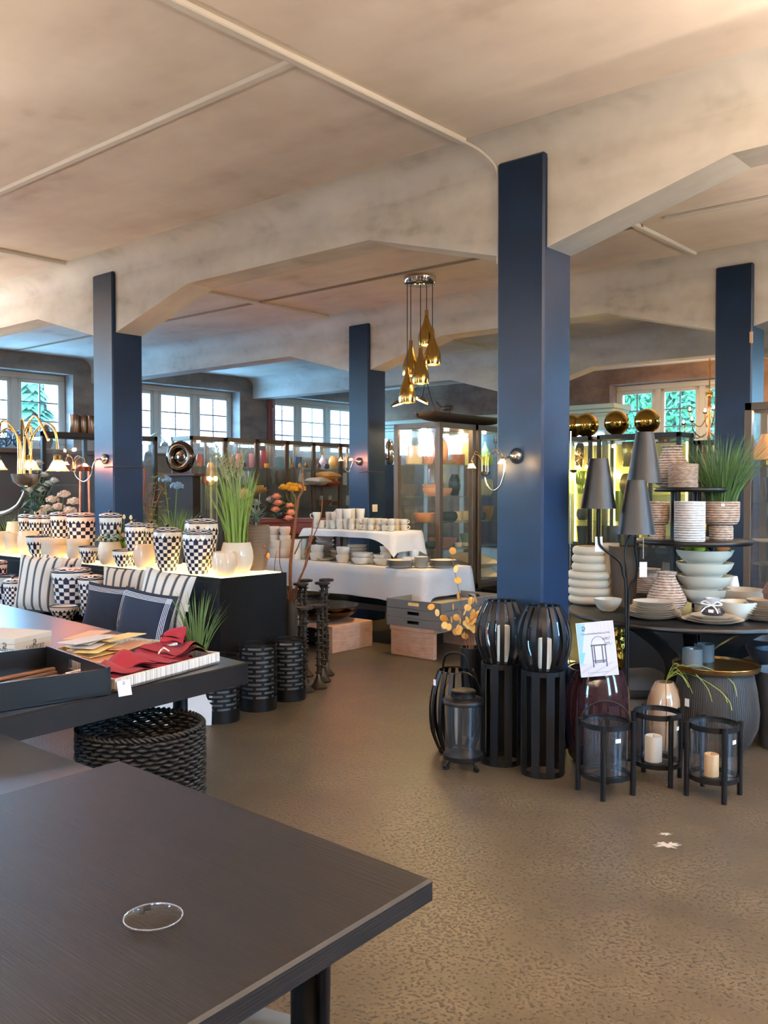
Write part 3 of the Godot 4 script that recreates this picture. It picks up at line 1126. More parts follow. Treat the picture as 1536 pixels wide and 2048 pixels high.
func tables() -> void:
	# nearest table
	var t1 := thing("dining_table", "black wooden table nearest the viewer with a glass coaster", "table", Vector3(-1.7, 0, -0.7))
	var c1 := Vector2(-2.312 + 1.7, -1.484 + 0.7)
	part(t1, "tabletop", slab(top_poly(c1, Vector2(0.9995, 0.03), 1.186, Vector2(0.06, 0.998), 2.1), 0.705, 0.75), M.black_wood)
	var leg := lt([Vector2(0, 0), Vector2(0.035, 0), Vector2(0.035, 0.705), Vector2(0, 0.705)], 20)
	for q in [[0.36, -0.6], [-0.45, -0.62], [-0.3, 1.1], [0.55, 1.1]]:
		part(t1, "leg", leg, M.black_metal, Vector3(q[0], 0, q[1]))
	part(t1, "corner_pipe", tb(curve([Vector3(0.405, 0.3, -0.6), Vector3(0.41, 0.66, -0.6), Vector3(0.37, 0.69, -0.6)], 5), 0.012, 8), M.black_metal)
	var co := thing("glass_coaster", "round clear glass coaster lying on the nearest black table", "coaster", Vector3(-1.410, 0.750, -0.973))
	part(co, "disc", lt([Vector2(0, 0), Vector2(0.052, 0), Vector2(0.0535, 0.003), Vector2(0.053, 0.006), Vector2(0.05, 0.007), Vector2(0, 0.006)], 40), glass("coaster_glass", rgb8(120, 120, 120), 0.03))
	part(co, "rim", tb(ring(0.0535, 0.005, 40), 0.0014, 6), glass("rim_glass", rgb8(220, 220, 220), 0.2))
	var bxs := solo("storage_box", "pale grey storage box under the nearest black table", "box", bx(0.3, 0.4, 0.3, Vector3(0, 0.2, 0), 0.01), mk("grey_board", rgb8(120, 124, 126), 0.7), Vector3(-1.438, 0.400, -1.188) * Vector3(1, 0, 1), 0.3)
	# third table pushed up on the left
	var be := thing("side_table", "glossy black table left of the nearest table, reflecting the window", "table", Vector3(-2.68, 0, -0.98))
	part(be, "tabletop", bx(0.6, 0.04, 0.95, Vector3(0, 0.695, 0), 0.004), mk("gloss_wood", rgb8(16, 16, 18), 0.4))
	for q in [[-0.25, -0.42], [0.25, -0.42], [-0.25, 0.42], [0.25, 0.42]]:
		part(be, "leg", bx(0.05, 0.675, 0.05, Vector3(0, 0.3375, 0), 0.004), M.black_wood, Vector3(q[0], 0, q[1]))
	# second table
	var t2 := thing("display_table", "black wooden table holding trays of red napkins and envelopes", "table", Vector3(-4.4, 0, -2.0))
	var c2 := Vector2(-3.161 + 4.4, -2.698 + 2.0)
	part(t2, "tabletop", slab(top_poly(c2, Vector2(-0.996, -0.0887), 3.1, Vector2(0.0986, 0.995), 1.38), 0.655, 0.75), mk("table_wood", rgb8(210, 208, 212), 0.3))
	M.table_wood.albedo_texture = M.black_wood.albedo_texture
	M.table_wood.uv1_scale = Vector3(0.9, 1.6, 1)
	for q in [[-3.326 + 4.38, -2.510 + 2.05], [-1.6, -0.55], [0.9, 0.4], [-1.6, 0.4]]:
		part(t2, "leg", lt([Vector2(0, 0), Vector2(0.033, 0), Vector2(0.033, 0.655), Vector2(0, 0.655)], 18), M.black_metal, Vector3(q[0], 0, q[1]))
	# black tray with tools
	var N: Vector3 = Vector3(-3.070, 0.752, -1.934)
	var F: Vector3 = Vector3(-3.699, 0.752, -2.022)
	var tr := frame("serving_tray", "black wooden tray with cut-out handle holding scissors and wooden tools", "tray", N, F)
	var L := (F - N).length()
	var Wd := 0.62
	part(tr, "base", bx(L, 0.012, Wd, Vector3(L / 2, 0.006, -Wd / 2)), M.black_lacquer)
	part(tr, "side", bx(L, 0.105, 0.012, Vector3(L / 2, 0.0525, -Wd + 0.006), 0.002), M.black_lacquer)
	for e in [0.006, L - 0.006]:
		part(tr, "side", bx(0.012, 0.1, Wd, Vector3(e, 0.05, -Wd / 2), 0.002), M.black_lacquer)
	var hs := MB.new()
	hs.box(Vector3(L, 0.045, 0.012), Vector3(L / 2, 0.0225, -0.006), 0.001)
	hs.box(Vector3(L, 0.022, 0.012), Vector3(L / 2, 0.094, -0.006), 0.001)
	hs.box(Vector3(L * 0.5 - 0.06, 0.04, 0.012), Vector3(L * 0.25 - 0.03, 0.064, -0.006))
	hs.box(Vector3(L * 0.5 - 0.06, 0.04, 0.012), Vector3(L * 0.75 + 0.03, 0.064, -0.006))
	part(tr, "handle_side", hs.mesh(), M.black_lacquer, Vector3.ZERO, Vector3.ZERO, "tray side with the oblong handle hole")
	var rt: float = tr.rotation.y
	var bt := Transform3D(Basis(Vector3.UP, rt), N)
	for k in 4:
		var p := bt * Vector3(L * (0.36 + 0.14 * k), 0.013, -0.2 + 0.02 * k)
		solo("wooden_comb", "%s dark wooden stick lying in the black tray, counted from its right side" % ORD[k], "utensil", bx(0.022, 0.014, 0.26, Vector3(0, 0.007, 0), 0.004), mk("walnut_%d" % (k % 2), rgb8(86 + 26 * (k % 2), 60 + 18 * (k % 2), 44 + 12 * (k % 2)), 0.5), p, rt + 0.5 - 0.08 * k, "wooden sticks in the black tray")
	for k in 2:
		var sc := thing("scissors", ["black-handled scissors in the black tray, nearer the boxes", "steel scissors lying across the black tray, nearer the edge"][k], "scissors", bt * Vector3(L * (0.55 - 0.25 * k), 0.014, -0.4 - 0.06 * k), rt + 1.9 + 0.5 * k)
		for s in [-1.0, 1.0]:
			part(sc, "blade", bx(0.012, 0.003, 0.11, Vector3(0, 0.002 + 0.003 * s, 0.055), 0.001), M.nickel, Vector3.ZERO, Vector3(0, 0.1 * s, 0))
			part(sc, "handle", tb(ring(0.02, 0.006, 20), 0.004, 6), M.black_metal, Vector3(0.022 * s, 0, -0.04))
	solo("bead_string", "turquoise bead cord lying at the near edge of the black tray", "beads", tb(curve([Vector3(0, 0, 0), Vector3(0.02, 0.004, 0.02), Vector3(0.05, 0, 0.015), Vector3(0.06, 0.003, 0.04)], 5), 0.006, 6), mk("turquoise", rgb8(60, 176, 168), 0.4), bt * Vector3(L * 0.2, 0.02, -0.3), rt, "")
	for k in 3:
		solo("bracelet", "%s cord bracelet among the tools in the black tray, %s" % [["red", "tan", "cream"][k], ["beside the sticks", "under the scissors", "by the tray's near side"][k]], "bracelet", tb(ring(0.028, 0.005, 20), 0.004, 6), mk("cord_%d" % k, [rgb8(170, 60, 50), rgb8(150, 116, 80), rgb8(214, 200, 176)][k], 0.8), bt * Vector3(L * (0.42 - 0.1 * k), 0.013, -0.3 - 0.07 * k))
	# boxes
	var A: Vector3 = Vector3(-4.079, 0.752, -2.063)
	var B: Vector3 = Vector3(-4.171, 0.752, -2.297)
	var lb := frame("gift_box", "cream cardboard box printed with a logo, beside the black tray", "box", A, B)
	var bl := (B - A).length()
	var bh: float = 0.839 - 0.752
	part(lb, "body", bx(bl, bh - 0.03, 0.3, Vector3(bl / 2, (bh - 0.03) / 2, -0.15), 0.002), mk("cream_board", rgb8(196, 184, 164), 0.75))
	part(lb, "lid", bx(bl + 0.004, 0.03, 0.304, Vector3(bl / 2, bh - 0.015, -0.15), 0.002), M.cream_board)
	part(lb, "logo", logo(0.028), M.ink, Vector3(bl * 0.52, bh * 0.56, 0.0015))
	part(lb, "lettering", words("LAMBERT", 0.026), M.ink, Vector3(bl * 0.54, bh * 0.3, 0.0015))
	part(lb, "logo", logo(0.028), M.ink, Vector3(-0.0015, bh * 0.56, -0.06), Vector3(0, -PI / 2, 0))
	part(lb, "lettering", words("LAMBERT", 0.024), M.ink, Vector3(-0.0015, bh * 0.3, -0.06), Vector3(0, -PI / 2, 0))
	var sb := frame("small_box", "low cream box at the left edge in front of the larger printed box", "box", Vector3(-3.797, 0.752, -1.895), Vector3(-3.835, 0.752, -1.962))
	part(sb, "body", bx(0.1, 0.05, 0.2, Vector3(0.02, 0.025, -0.1), 0.002), M.cream_board)
	part(sb, "lid", bx(0.104, 0.018, 0.204, Vector3(0.02, 0.059, -0.1), 0.002), mk("pale_board", rgb8(206, 200, 188), 0.75))
	# straw trays
	straw_tray("straw_tray", "straw-striped tray in front holding folded red napkins", Vector3(-3.088, 0.752, -1.964), Vector3(-3.240, 0.752, -2.600), 0.27)
	straw_tray("straw_tray", "straw-striped tray behind, filled with yellow envelopes", Vector3(-3.432, 0.752, -2.101), Vector3(-3.620, 0.752, -2.649), 0.42)
	var ta := thing("hang_tag", "white swing tag hanging from the near corner of the napkin tray", "tag", Vector3(-3.076, 0.780, -1.994), 0.0)
	ta.rotation = Vector3(-0.5, 0.715 + 0.3, 0.12)
	part(ta, "card", bx(0.05, 0.062, 0.0015, Vector3(0, -0.02, 0.012)), M.paper)
	part(ta, "logo", logo(0.012), M.ink, Vector3(0, 0.0, 0.0135))
	# napkins: soft folded cloths
	var red := mk("red_linen", rgb8(120, 10, 30), 0.95)
	two_sided(red)
	var na: Vector3 = Vector3(-3.088, 0.752, -1.964)
	var nb: Vector3 = Vector3(-3.240, 0.752, -2.600)
	var nt := atan2(-(nb.z - na.z), nb.x - na.x)
	var nx := Transform3D(Basis(Vector3.UP, nt), na)
	var nl := (nb - na).length()
	for k in 5:
		var wl: float = [0.25, 0.2, 0.25, 0.24, 0.12][k]
		var dl: float = [0.2, 0.17, 0.19, 0.2, 0.1][k]
		var prof := []
		var lay := 4 if k != 1 else 2
		for q in lay:
			for e in 9:
				var f := e / 8.0 if q % 2 == 0 else 1.0 - e / 8.0
				prof.append(Vector2((f - 0.5) * (wl - 0.012 * q), 0.009 * q + 0.002))
			if q < lay - 1:
				var sx := 0.5 if q % 2 == 0 else -0.5
				prof.append(Vector2(sx * (wl - 0.012 * q) + signf(sx) * 0.006, 0.009 * q + 0.0065))
		var P := []
		for i in 11:
			var t := i / 10.0
			var row := PackedVector3Array()
			for q in prof:
				var f: float = q.x / wl
				var arch: float = [0.015, 0.05, 0.015, 0.03, 0.03][k] * (1.0 - 4.0 * f * f)
				var yy: float = q.y * (1.0 + 0.4 * sin(t * 4.0 + f * 5.0 + k)) + arch * (0.7 + 0.3 * sin(t * 3.0 + k)) + 0.006 * sin(f * 9.0 + t * 7.0 + k * 2.0)
				row.append(Vector3(q.x + 0.008 * sin(t * 5.0 + k + q.y * 60.0), maxf(yy, 0.001), (t - 0.5) * dl + 0.008 * sin(f * 6.0 + q.y * 90.0)))
			P.append(row)
		var pos := nx * Vector3(nl * [0.22, 0.4, 0.6, 0.76, 0.86][k], 0.018 + [0.0, 0.018, 0.012, 0.03, 0.075][k], -0.13 + [0.0, -0.02, 0.01, -0.01, -0.06][k])
		solo("napkin", ["folded dark red napkin at the near end of the straw tray", "dark red napkin arched open in the middle of the tray", "dark red napkin tied with a pale cord in the straw tray", "thick folded dark red napkin at the far end of the tray", "small red napkin peak on top at the tray's far end"][k], "napkin", MB.new().sheet(P).mesh(), red, pos, nt + [0.12, -0.2, 0.25, 0.02, 0.7][k], "red napkins in the straw tray")
	solo("tie_string", "pale knotted string lying on the middle red napkin", "string", tb(curve([Vector3(-0.03, 0, 0.01), Vector3(0, 0.012, 0), Vector3(0.02, 0.004, -0.012), Vector3(0.008, 0.018, 0.006), Vector3(0.035, 0.0, 0.012)], 6), 0.0035, 6), mk("cord_pale", rgb8(222, 206, 184), 0.9), nx * Vector3(nl * 0.58, 0.085, -0.1), nt)
	# envelopes fanned out in the back tray
	var ea: Vector3 = Vector3(-3.432, 0.752, -2.101)
	var eb: Vector3 = Vector3(-3.620, 0.752, -2.649)
	var et := atan2(-(eb.z - ea.z), eb.x - ea.x)
	var ex := Transform3D(Basis(Vector3.UP, et), ea)
	var el := (eb - ea).length()
	var cols := [rgb8(222, 178, 92), rgb8(228, 196, 126), rgb8(216, 200, 170), rgb8(206, 156, 120), rgb8(196, 182, 172)]
	for k in 20:
		var fr := fmod(k * 0.618, 1.0)
		var pos := ex * Vector3(el * (0.34 + 0.34 * fmod(k * 0.37, 1.0)), 0.016 + 0.0046 * k, -0.35 + 0.27 * fr * (1.0 - 0.02 * k))
		var o := solo("envelope", "%s envelope in the straw tray, %s up in the fanned heap" % [["yellow", "pale yellow", "cream", "salmon", "grey"][k % 5], ORD[k]], "envelope", bx(0.25, 0.004, 0.11, Vector3.ZERO, 0.0008), mk("envelope_%d" % (k % 5), cols[k % 5], 0.85), pos, et + 0.12 + 0.22 * sin(k * 1.9), "envelopes in the back straw tray")
		o.rotation.x = 0.05 * sin(k * 2.3)
	# woven basket on the floor between the tables
	basket()

func straw_tray(called: String, label: String, a: Vector3, b: Vector3, w: float) -> void:
	var o := frame(called, label, "tray", a, b, "straw trays on the second table")
	var l := (b - a).length()
	part(o, "base", bx(l, 0.01, w, Vector3(l / 2, 0.005, -w / 2)), mk("tray_dark", rgb8(52, 44, 40), 0.7))
	for z in [-0.006, -w + 0.006]:
		part(o, "side", bx(l, 0.05, 0.012, Vector3(l / 2, 0.025, z), 0.002), M.straw_stripes)
	for x in [0.006, l - 0.006]:
		part(o, "side", bx(0.012, 0.05, w - 0.024, Vector3(x, 0.025, -w / 2), 0.002), M.straw_stripes)

func basket() -> void:
	var o := thing("woven_basket", "large round black woven basket on the floor between the two tables", "basket", Vector3(-3.155, 0, -2.125))
	var R := 0.245
	var mat := mk("black_rush", rgb8(18, 16, 15), 0.5, 0.0, 0.35)
	var mb := MB.new()
	var rows := 33
	var stakes := 58
	for r in rows:
		var y := 0.012 + r * 0.0171
		var rad: float = R * (0.9 + 0.1 * sin(PI * 0.5 * minf(1.0, r / 18.0)))
		var pts := []
		for j in stakes * 4 + 1:
			var a := TAU * j / (stakes * 4)
			var w := sin(a * stakes / 2.0 + (PI if r % 2 else 0.0))
			pts.append(Vector3(cos(a) * (rad + 0.0085 * w), y + 0.0018 * sin(a * 23.0 + r), sin(a) * (rad + 0.0085 * w)))
		mb.tube(pts, 0.0094, 5, false)
	part(o, "weave", mb.mesh(), mat)
	for k in 2:
		var pts := []
		for j in 133:
			var a := TAU * j / 132.0
			var w := 33.0 * a + PI * k
			pts.append(Vector3(cos(a) * (R + 0.009 * cos(w)), 0.58 + 0.008 * sin(w), sin(a) * (R + 0.009 * cos(w))))
		part(o, "rim_braid", tb(pts, 0.007, 6), mat)
	part(o, "bottom", lt([Vector2(0, 0), Vector2(R * 0.9, 0), Vector2(R * 0.9, 0.015), Vector2(0, 0.015)], 32), mat)

func checker_vase(at: Vector3, W: float, H: float, label: String, prof := "vase") -> void:
	lidded("checked_jar", label, prof, M.checker, at, W, H, "checked jars on the lit counter")

func counter() -> void:
	# black counter with a lit glass top, cut out round the column
	var o := thing("light_counter", "long black counter with a glowing glass top", "counter", Vector3.ZERO)
	var zf := -4.105
	var zb := -4.74
	var poly := PackedVector2Array([Vector2(-5.1, zf), Vector2(-5.1, zb), Vector2(-6.9, zb), Vector2(-6.9, -4.40), Vector2(-7.3, -4.40), Vector2(-7.3, zb), Vector2(-11.2, zb), Vector2(-11.2, zf)])
	part(o, "body", MB.new().prism(poly, 0.06, 0.875).mesh(), M.counter_wood)
	part(o, "plinth", bx(6.0, 0.06, 0.5, Vector3(-8.15, 0.03, -4.42)), M.black_frame)
	for x in [-5.095, -5.78, -6.6, -7.6, -8.8]:
		part(o, "stile", bx(0.07, 0.8, 0.012, Vector3(x - 0.035, 0.46, zf + 0.006), 0.002), M.counter_wood)
	part(o, "rail", bx(6.0, 0.14, 0.014, Vector3(-8.1, 0.795, zf + 0.007), 0.002), M.counter_wood)
	var ip := PackedVector2Array()
	ip = Geometry2D.offset_polygon(poly, -0.03)[0]
	part(o, "frame", MB.new().prism(poly, 0.875, 0.893).mesh(), M.counter_wood)
	part(o, "light_panel", MB.new().prism(ip, 0.893, 0.9).mesh(), glow("panel_glow", rgb8(255, 232, 170), 1.5))
	for x in [-5.85, -8.8]:
		var al := AreaLight3D.new()
		al.name = "panel_light"
		al.area_size = Vector2(1.3 if x > -6 else 2.8, 0.28)
		al.light_color = rgb8(255, 226, 160)
		al.light_energy = 0.25
		al.shadow_enabled = true
		al.area_range = 20.0
		al.position = Vector3(x, 0.905, -4.25)
		al.rotation.x = PI / 2
		o.add_child(al)
	# front row, right to left
	var cg: Material = M.cream_glass
	var gb := "cream glass vessels on the lit counter"
	pot("glass_pot", "squat cream glass bowl at the counter's right front corner", "bowl", "round_pot", cg, Vector3(-5.219, 0.901, -4.235), 0.183, 0.171, gb, 0.005, 32)
	var gp := thing("grass_pot", "cream glass pot of tall bright green grass at the counter's right end", "plant", Vector3(-5.276, 0.901, -4.400), 0.0, gb)
	var gw: float = 0.247
	var gh: float = 0.234
	part(gp, "pot", vess("round_pot", gw, gh, 0.006, 32), cg)
	part(gp, "soil", lt([Vector2(0, 0), Vector2(gw * 0.4, 0)], 20), mk("soil", rgb8(70, 60, 40), 0.95), Vector3(0, gh * 0.86, 0))
	stuff(part(gp, "grass_blades", tuft(150, 0.62, 0.16, gw * 0.3, 0.009, Vector3(-0.05, 0, -0.02), 5), M.grass_bright, Vector3(0, gh * 0.84, 0)))
	for k in 9:
		var r := RandomNumberGenerator.new()
		r.seed = 90 + k
		var mb := MB.new()
		var a := TAU * k / 9.0
		var tip := Vector3(cos(a) * 0.12 - 0.09, 0.66 + 0.13 * r.randf(), sin(a) * 0.12)
		mb.tube(curve([Vector3(0, 0, 0), tip * Vector3(0.3, 0.6, 0.3), tip], 4), 0.0022, 4)
		for q in 40:
			var t := 0.72 + 0.28 * q / 40.0
			var c := tip * Vector3(t * t, t, t * t)
			var b := r.randf() * TAU
			mb.ribbon([c, c + Vector3(cos(b) * 0.016, 0.018, sin(b) * 0.016), c + Vector3(cos(b) * 0.028, 0.026, sin(b) * 0.028)], [0.003, 0.0045, 0.0005], Vector3(-sin(b), 0, cos(b)))
		stuff(part(gp, "seed_head", mb.mesh(), two_sided(mk("grass_plume", rgb8(176, 178, 132), 0.8)), Vector3(0, gh * 0.84, 0)))
	price_tag(gp, Vector3(0.06, gh * 0.7, gw * 0.46), 0.025, 0.02, 0.4)
	checker_vase(Vector3(-5.485, 0.901, -4.200), 0.232, 0.299, "checked blue-and-cream jar right of the pair at the counter front")
	checker_vase(Vector3(-5.866, 0.901, -4.200), 0.225, 0.305, "checked blue-and-cream jar with navy knob, left of the front pair")
	checker_vase(Vector3(-5.832, 0.901, -4.500), 0.271, 0.363, "largest checked jar behind the front pair, beside the tall grass")
	checker_vase(Vector3(-6.446, 0.901, -4.300), 0.173, 0.324, "checked jar left of the front pair, behind a squat cream glass")
	checker_vase(Vector3(-6.510, 0.901, -4.500), 0.135, 0.307, "narrow checked jar half hidden behind the knobbed front jar")
	pot("glass_pot", "cream glass pot partly hidden left of the knobbed checked jar", "pot", "round_pot", cg, Vector3(-6.142, 0.901, -4.180), 0.174, 0.190, gb, 0.005, 28)
	pot("checked_bowl", "rightmost small checked bowl at the counter's front edge", "bowl", "bowl", M.checker_bowl, Vector3(-6.405, 0.901, -4.160), 0.178, 0.135, "checked bowls on the lit counter")
	var fp := thing("flower_pot", "cream glass pot holding a low posy of blue-green flowers", "plant", Vector3(-6.664, 0.901, -4.200), 0.0, gb)
	var fw: float = 0.200
	var fh: float = 0.192
	part(fp, "pot", vess("round_pot", fw, fh, 0.005, 28), cg)
	posy(fp, Vector3(0, fh, 0), fw * 0.5, [rgb8(150, 160, 180), rgb8(190, 190, 90), rgb8(120, 150, 120)], 26, 21)
	pot("checked_bowl", "small checked bowl left of the posy pot on the counter front", "bowl", "bowl", M.checker_bowl, Vector3(-6.920, 0.901, -4.160), 0.169, 0.145, "checked bowls on the lit counter")
	var st4 := [[Vector3(-7.188, 0.901, -4.220), 0.200, 0.192], [Vector3(-7.565, 0.901, -4.200), 0.224, 0.183], [Vector3(-8.419, 0.901, -4.250), 0.164, 0.202], [Vector3(-8.660, 0.901, -4.250), 0.167, 0.208]]
	var wh := ["in the stack right of the middle checked bowl", "in the stack before the two largest checked jars", "in the stack near the counter's left end", "in the stack cut by the left picture edge"]
	for k in 4:
		var q: Array = st4[k]
		pile("cream_bowl", "bowl", "cream glass bowl", wh[k], "deep_bowl", cg, q[0], [q[1], q[1], q[1], q[1] * 1.02], q[2] * 0.55, q[2] * 0.15, "stacked cream bowls on the counter", 0.004)
	pot("checked_bowl", "leftmost checked bowl, wide, on the counter front", "bowl", "bowl", M.checker_bowl, Vector3(-7.812, 0.901, -4.180), 0.210, 0.198, "checked bowls on the lit counter")
	pot("glass_pot", "round cream glass pot left of the wide checked bowl", "pot", "round_pot", cg, Vector3(-8.224, 0.901, -4.300), 0.200, 0.226, gb, 0.005, 28)
	pot("glass_pot", "cream glass pot in the rear row at the counter's far left, with grass behind", "pot", "round_pot", cg, Vector3(-9.068, 0.901, -4.600), 0.177, 0.286, gb, 0.005, 28)
	# rear row of big checked jars
	var rear := [["leftmost checked jar of the rear row", Vector3(-8.761, 0.901, -4.560), 0.142, 0.340], ["second checked jar from the left in the rear row", Vector3(-8.409, 0.901, -4.500), 0.167, 0.340], ["third checked jar of the rear row, narrow", Vector3(-8.308, 0.901, -4.550), 0.118, 0.341], ["large checked jar left of the largest rear one", Vector3(-8.064, 0.901, -4.550), 0.192, 0.375], ["largest wide checked jar of the rear row, pale lid", Vector3(-7.629, 0.901, -4.520), 0.278, 0.376], ["checked jar of the rear row in front of the column", Vector3(-6.744, 0.901, -4.260), 0.185, 0.397]]
	for q in rear:
		checker_vase(q[1], q[2], q[3], q[0], "jar")
	var tp := thing("tulip_bunch", "bunch of pale yellow tulip buds in a cream glass in front of the column", "plant", Vector3(-6.682, 0.901, -4.340))
	part(tp, "vase", vess("round_pot", 0.12, 0.13, 0.004), cg)
	for k in 12:
		var a := TAU * k / 12.0 + 0.3
		var tip := Vector3(cos(a) * 0.11 * (0.5 + 0.5 * (k % 3) / 2.0) - 0.02, 0.22 + 0.05 * (k % 4), sin(a) * 0.08)
		part(tp, "stem", tb(curve([Vector3(0, 0.1, 0), tip * Vector3(0.4, 0.7, 0.4), tip], 4), 0.003, 5), M.leaf_green)
		part(tp, "bud", lt([Vector2(0, 0), Vector2(0.011, 0.006), Vector2(0.014, 0.018), Vector2(0.009, 0.034), Vector2(0, 0.042)], 8), mk("tulip", rgb8(226, 206, 150), 0.6), tip)
		part(tp, "leaf", leaf(0.16, 0.03, 0.3), M.leaf_green, Vector3(0, 0.12, 0), Vector3(-0.9, a + 0.4, 0))
	# right end: brown planter with proteas, dried physalis
	var bp := thing("planter", "tall brown ribbed planter of coral proteas at the counter's right end", "plant", Vector3(-5.372, 0.901, -4.670))
	var bw: float = 0.218
	var bh: float = 0.350
	var pr := []
	for k in 41:
		var f := k / 40.0
		var base: float = lerpf(0.7, 1.0, sin(f * 2.2) / sin(1.57)) * bw * 0.5
		pr.append(Vector2(base + 0.002 * sin(f * 90.0), f * bh))
	pr.push_front(Vector2(0, 0))
	pr.append(Vector2(bw * 0.4, bh))
	pr.append(Vector2(bw * 0.4, bh * 0.85))
	pr.append(Vector2(0, bh * 0.85))
	part(bp, "pot", lt(pr, 30), mk("brown_clay", rgb8(96, 76, 56), 0.75))
	var fl := [[-0.09, 0.2, 0.05, 0.075, rgb8(238, 172, 140)], [-0.02, 0.24, -0.06, 0.065, rgb8(150, 106, 50)], [0.05, 0.15, 0.05, 0.05, rgb8(120, 128, 110)], [-0.12, 0.12, 0.0, 0.05, rgb8(222, 180, 160)]]
	for q in fl:
		part(bp, "stem", tb([Vector3(0, bh * 0.85, 0), Vector3(q[0], bh + q[1], q[2])], 0.005, 5), M.leaf_grey)
		protea(bp, Vector3(q[0], bh + q[1], q[2]), q[3], q[4])
	for k in 22:
		part(bp, "leaf", leaf(0.13, 0.03, 0.3), M.leaf_grey, Vector3(0, bh * 0.98 + 0.004 * k, 0), Vector3(-0.5 - 0.5 * (k % 3) / 2.0, TAU * k / 22.0 * 3.0, 0))
	var ph := thing("physalis_stems", "dried physalis stems with orange lanterns against the brown planter", "dried flowers", Vector3(-5.295, 0.901, -4.684))
	for k in 5:
		var tip := Vector3(-0.05 + 0.024 * k, 0.05 + 0.035 * ((k * 3) % 5), 0.02 * (k % 2))
		part(ph, "stem", tb(curve([Vector3(0, 0.003, 0), tip * 0.5 + Vector3(0.01, 0, 0), tip], 4), 0.0025, 5), M.bark_brown)
		part(ph, "lantern", lt([Vector2(0, 0), Vector2(0.014, 0.006), Vector2(0.018, 0.02), Vector2(0.008, 0.036), Vector2(0, 0.042)], 6), mk("physalis_%d" % (k % 2), [rgb8(232, 150, 70), rgb8(150, 70, 48)][k % 2], 0.7), tip - Vector3(0, 0.02, 0))
	# low bench in front of the counter with cushions and more checked ware
	var be := thing("low_bench", "low black bench along the counter front carrying cushions", "bench", Vector3(-8.0, 0, -3.78))
	part(be, "seat", bx(5.2, 0.06, 0.6, Vector3(0, 0.41, 0), 0.006), M.counter_wood)
	part(be, "front_panel", bx(5.1, 0.38, 0.03, Vector3(0, 0.19, 0.25)), M.counter_wood)
	part(be, "side_panel", bx(0.03, 0.38, 0.5, Vector3(2.55, 0.19, 0)), M.counter_wood)
	part(be, "side_panel", bx(0.03, 0.38, 0.5, Vector3(-2.55, 0.19, 0)), M.counter_wood)
	part(be, "riser", bx(3.75, 0.1, 0.52, Vector3(-0.7, 0.4905, -0.02), 0.004), M.counter_wood)
	var cu := [["big grey cushion with dark stripes leaning at the left of the counter", "striped_fabric", 0.36, 0.45, -0.16, -0.08], ["striped cushion half hidden behind the big left one", "striped_fabric", 0.34, 0.4, -0.12, -0.1], ["striped cushion left of its twin behind the navy cushions", "striped_fabric", 0.36, 0.4, -0.15, -0.05], ["striped cushion at the right end with a small price tag", "striped_fabric", 0.38, 0.42, -0.2, -0.2], ["left navy cushion with white border lines", "navy_fabric", 0.35, 0.38, -0.2, -0.12], ["right navy cushion with white border lines, in front", "navy_fabric", 0.38, 0.40, -0.25, -0.18]]
	var cpos := [Vector3(-6.844, 0.774, -3.660), Vector3(-6.932, 0.777, -3.900), Vector3(-6.032, 0.730, -3.920), Vector3(-5.407, 0.742, -3.840), Vector3(-5.852, 0.650, -3.660), Vector3(-5.230, 0.648, -3.560)]
	for k in cu.size():
		var q: Array = cu[k]
		var c := thing("cushion", q[0], "cushion", cpos[k], 0.0, "cushions on the low bench")
		c.rotation = Vector3(q[4], 0.62, q[5])
		part(c, "cover", pillow(q[2], q[3], 0.15), M[q[1]])
		if k == 3:
			price_tag(c, Vector3(q[2] * 0.48, -0.02, 0.02), 0.03, 0.05)
	lidded("checked_jar", "big lidded checked jar on the low bench between the cushions", "jar", M.checker, Vector3(-6.584, 0.541, -3.800), 0.298, 0.339, "checked jars on the low bench")
	lidded("checked_jar", "smaller lidded checked jar right of the big one on the bench", "jar", M.checker, Vector3(-6.375, 0.541, -3.850), 0.204, 0.290, "checked jars on the low bench")
	pot("checked_bowl", "checked bowl in front of the big jar on the bench", "bowl", "bowl", M.checker_bowl, Vector3(-6.311, 0.541, -3.580), 0.212, 0.110, "checked bowls on the bench")
	pot("checked_bowl", "checked bowl at the left picture edge on the bench", "bowl", "deep_bowl", M.checker_bowl, Vector3(-7.544, 0.541, -3.750), 0.215, 0.250, "checked bowls on the bench")
	lidded("checked_jar", "small checked jar left of the big striped cushion", "jar", M.checker, Vector3(-7.043, 0.541, -3.550), 0.145, 0.236, "checked jars on the low bench")
	lidded("checked_jar", "checked jar cut by the left picture edge behind the bowl", "jar", M.checker, Vector3(-8.014, 0.541, -3.900), 0.163, 0.313, "checked jars on the low bench")
	# grass at the counter's foot
	var gr := thing("floor_grass", "loose green grass plant standing beside the last striped cushion", "plant", Vector3(-4.868, 0.000, -3.720))
	part(gr, "pot", vess("tapered", 0.2, 0.42, 0.01), M.black_lacquer)
	stuff(part(gr, "grass_blades", tuft(80, 0.5, 0.2, 0.05, 0.008, Vector3.ZERO, 8), M.grass_green, Vector3(0, 0.38, 0)))
	var wf := solo("leaning_board", "white board leaning under the second table behind its leg", "board", bx(0.5, 0.4, 0.02, Vector3(0, 0.2, 0), 0.004), mk("white_board", rgb8(214, 212, 206), 0.6), Vector3(-4.862, 0.000, -3.512), 0.75)
	wf.rotation.x = -0.3

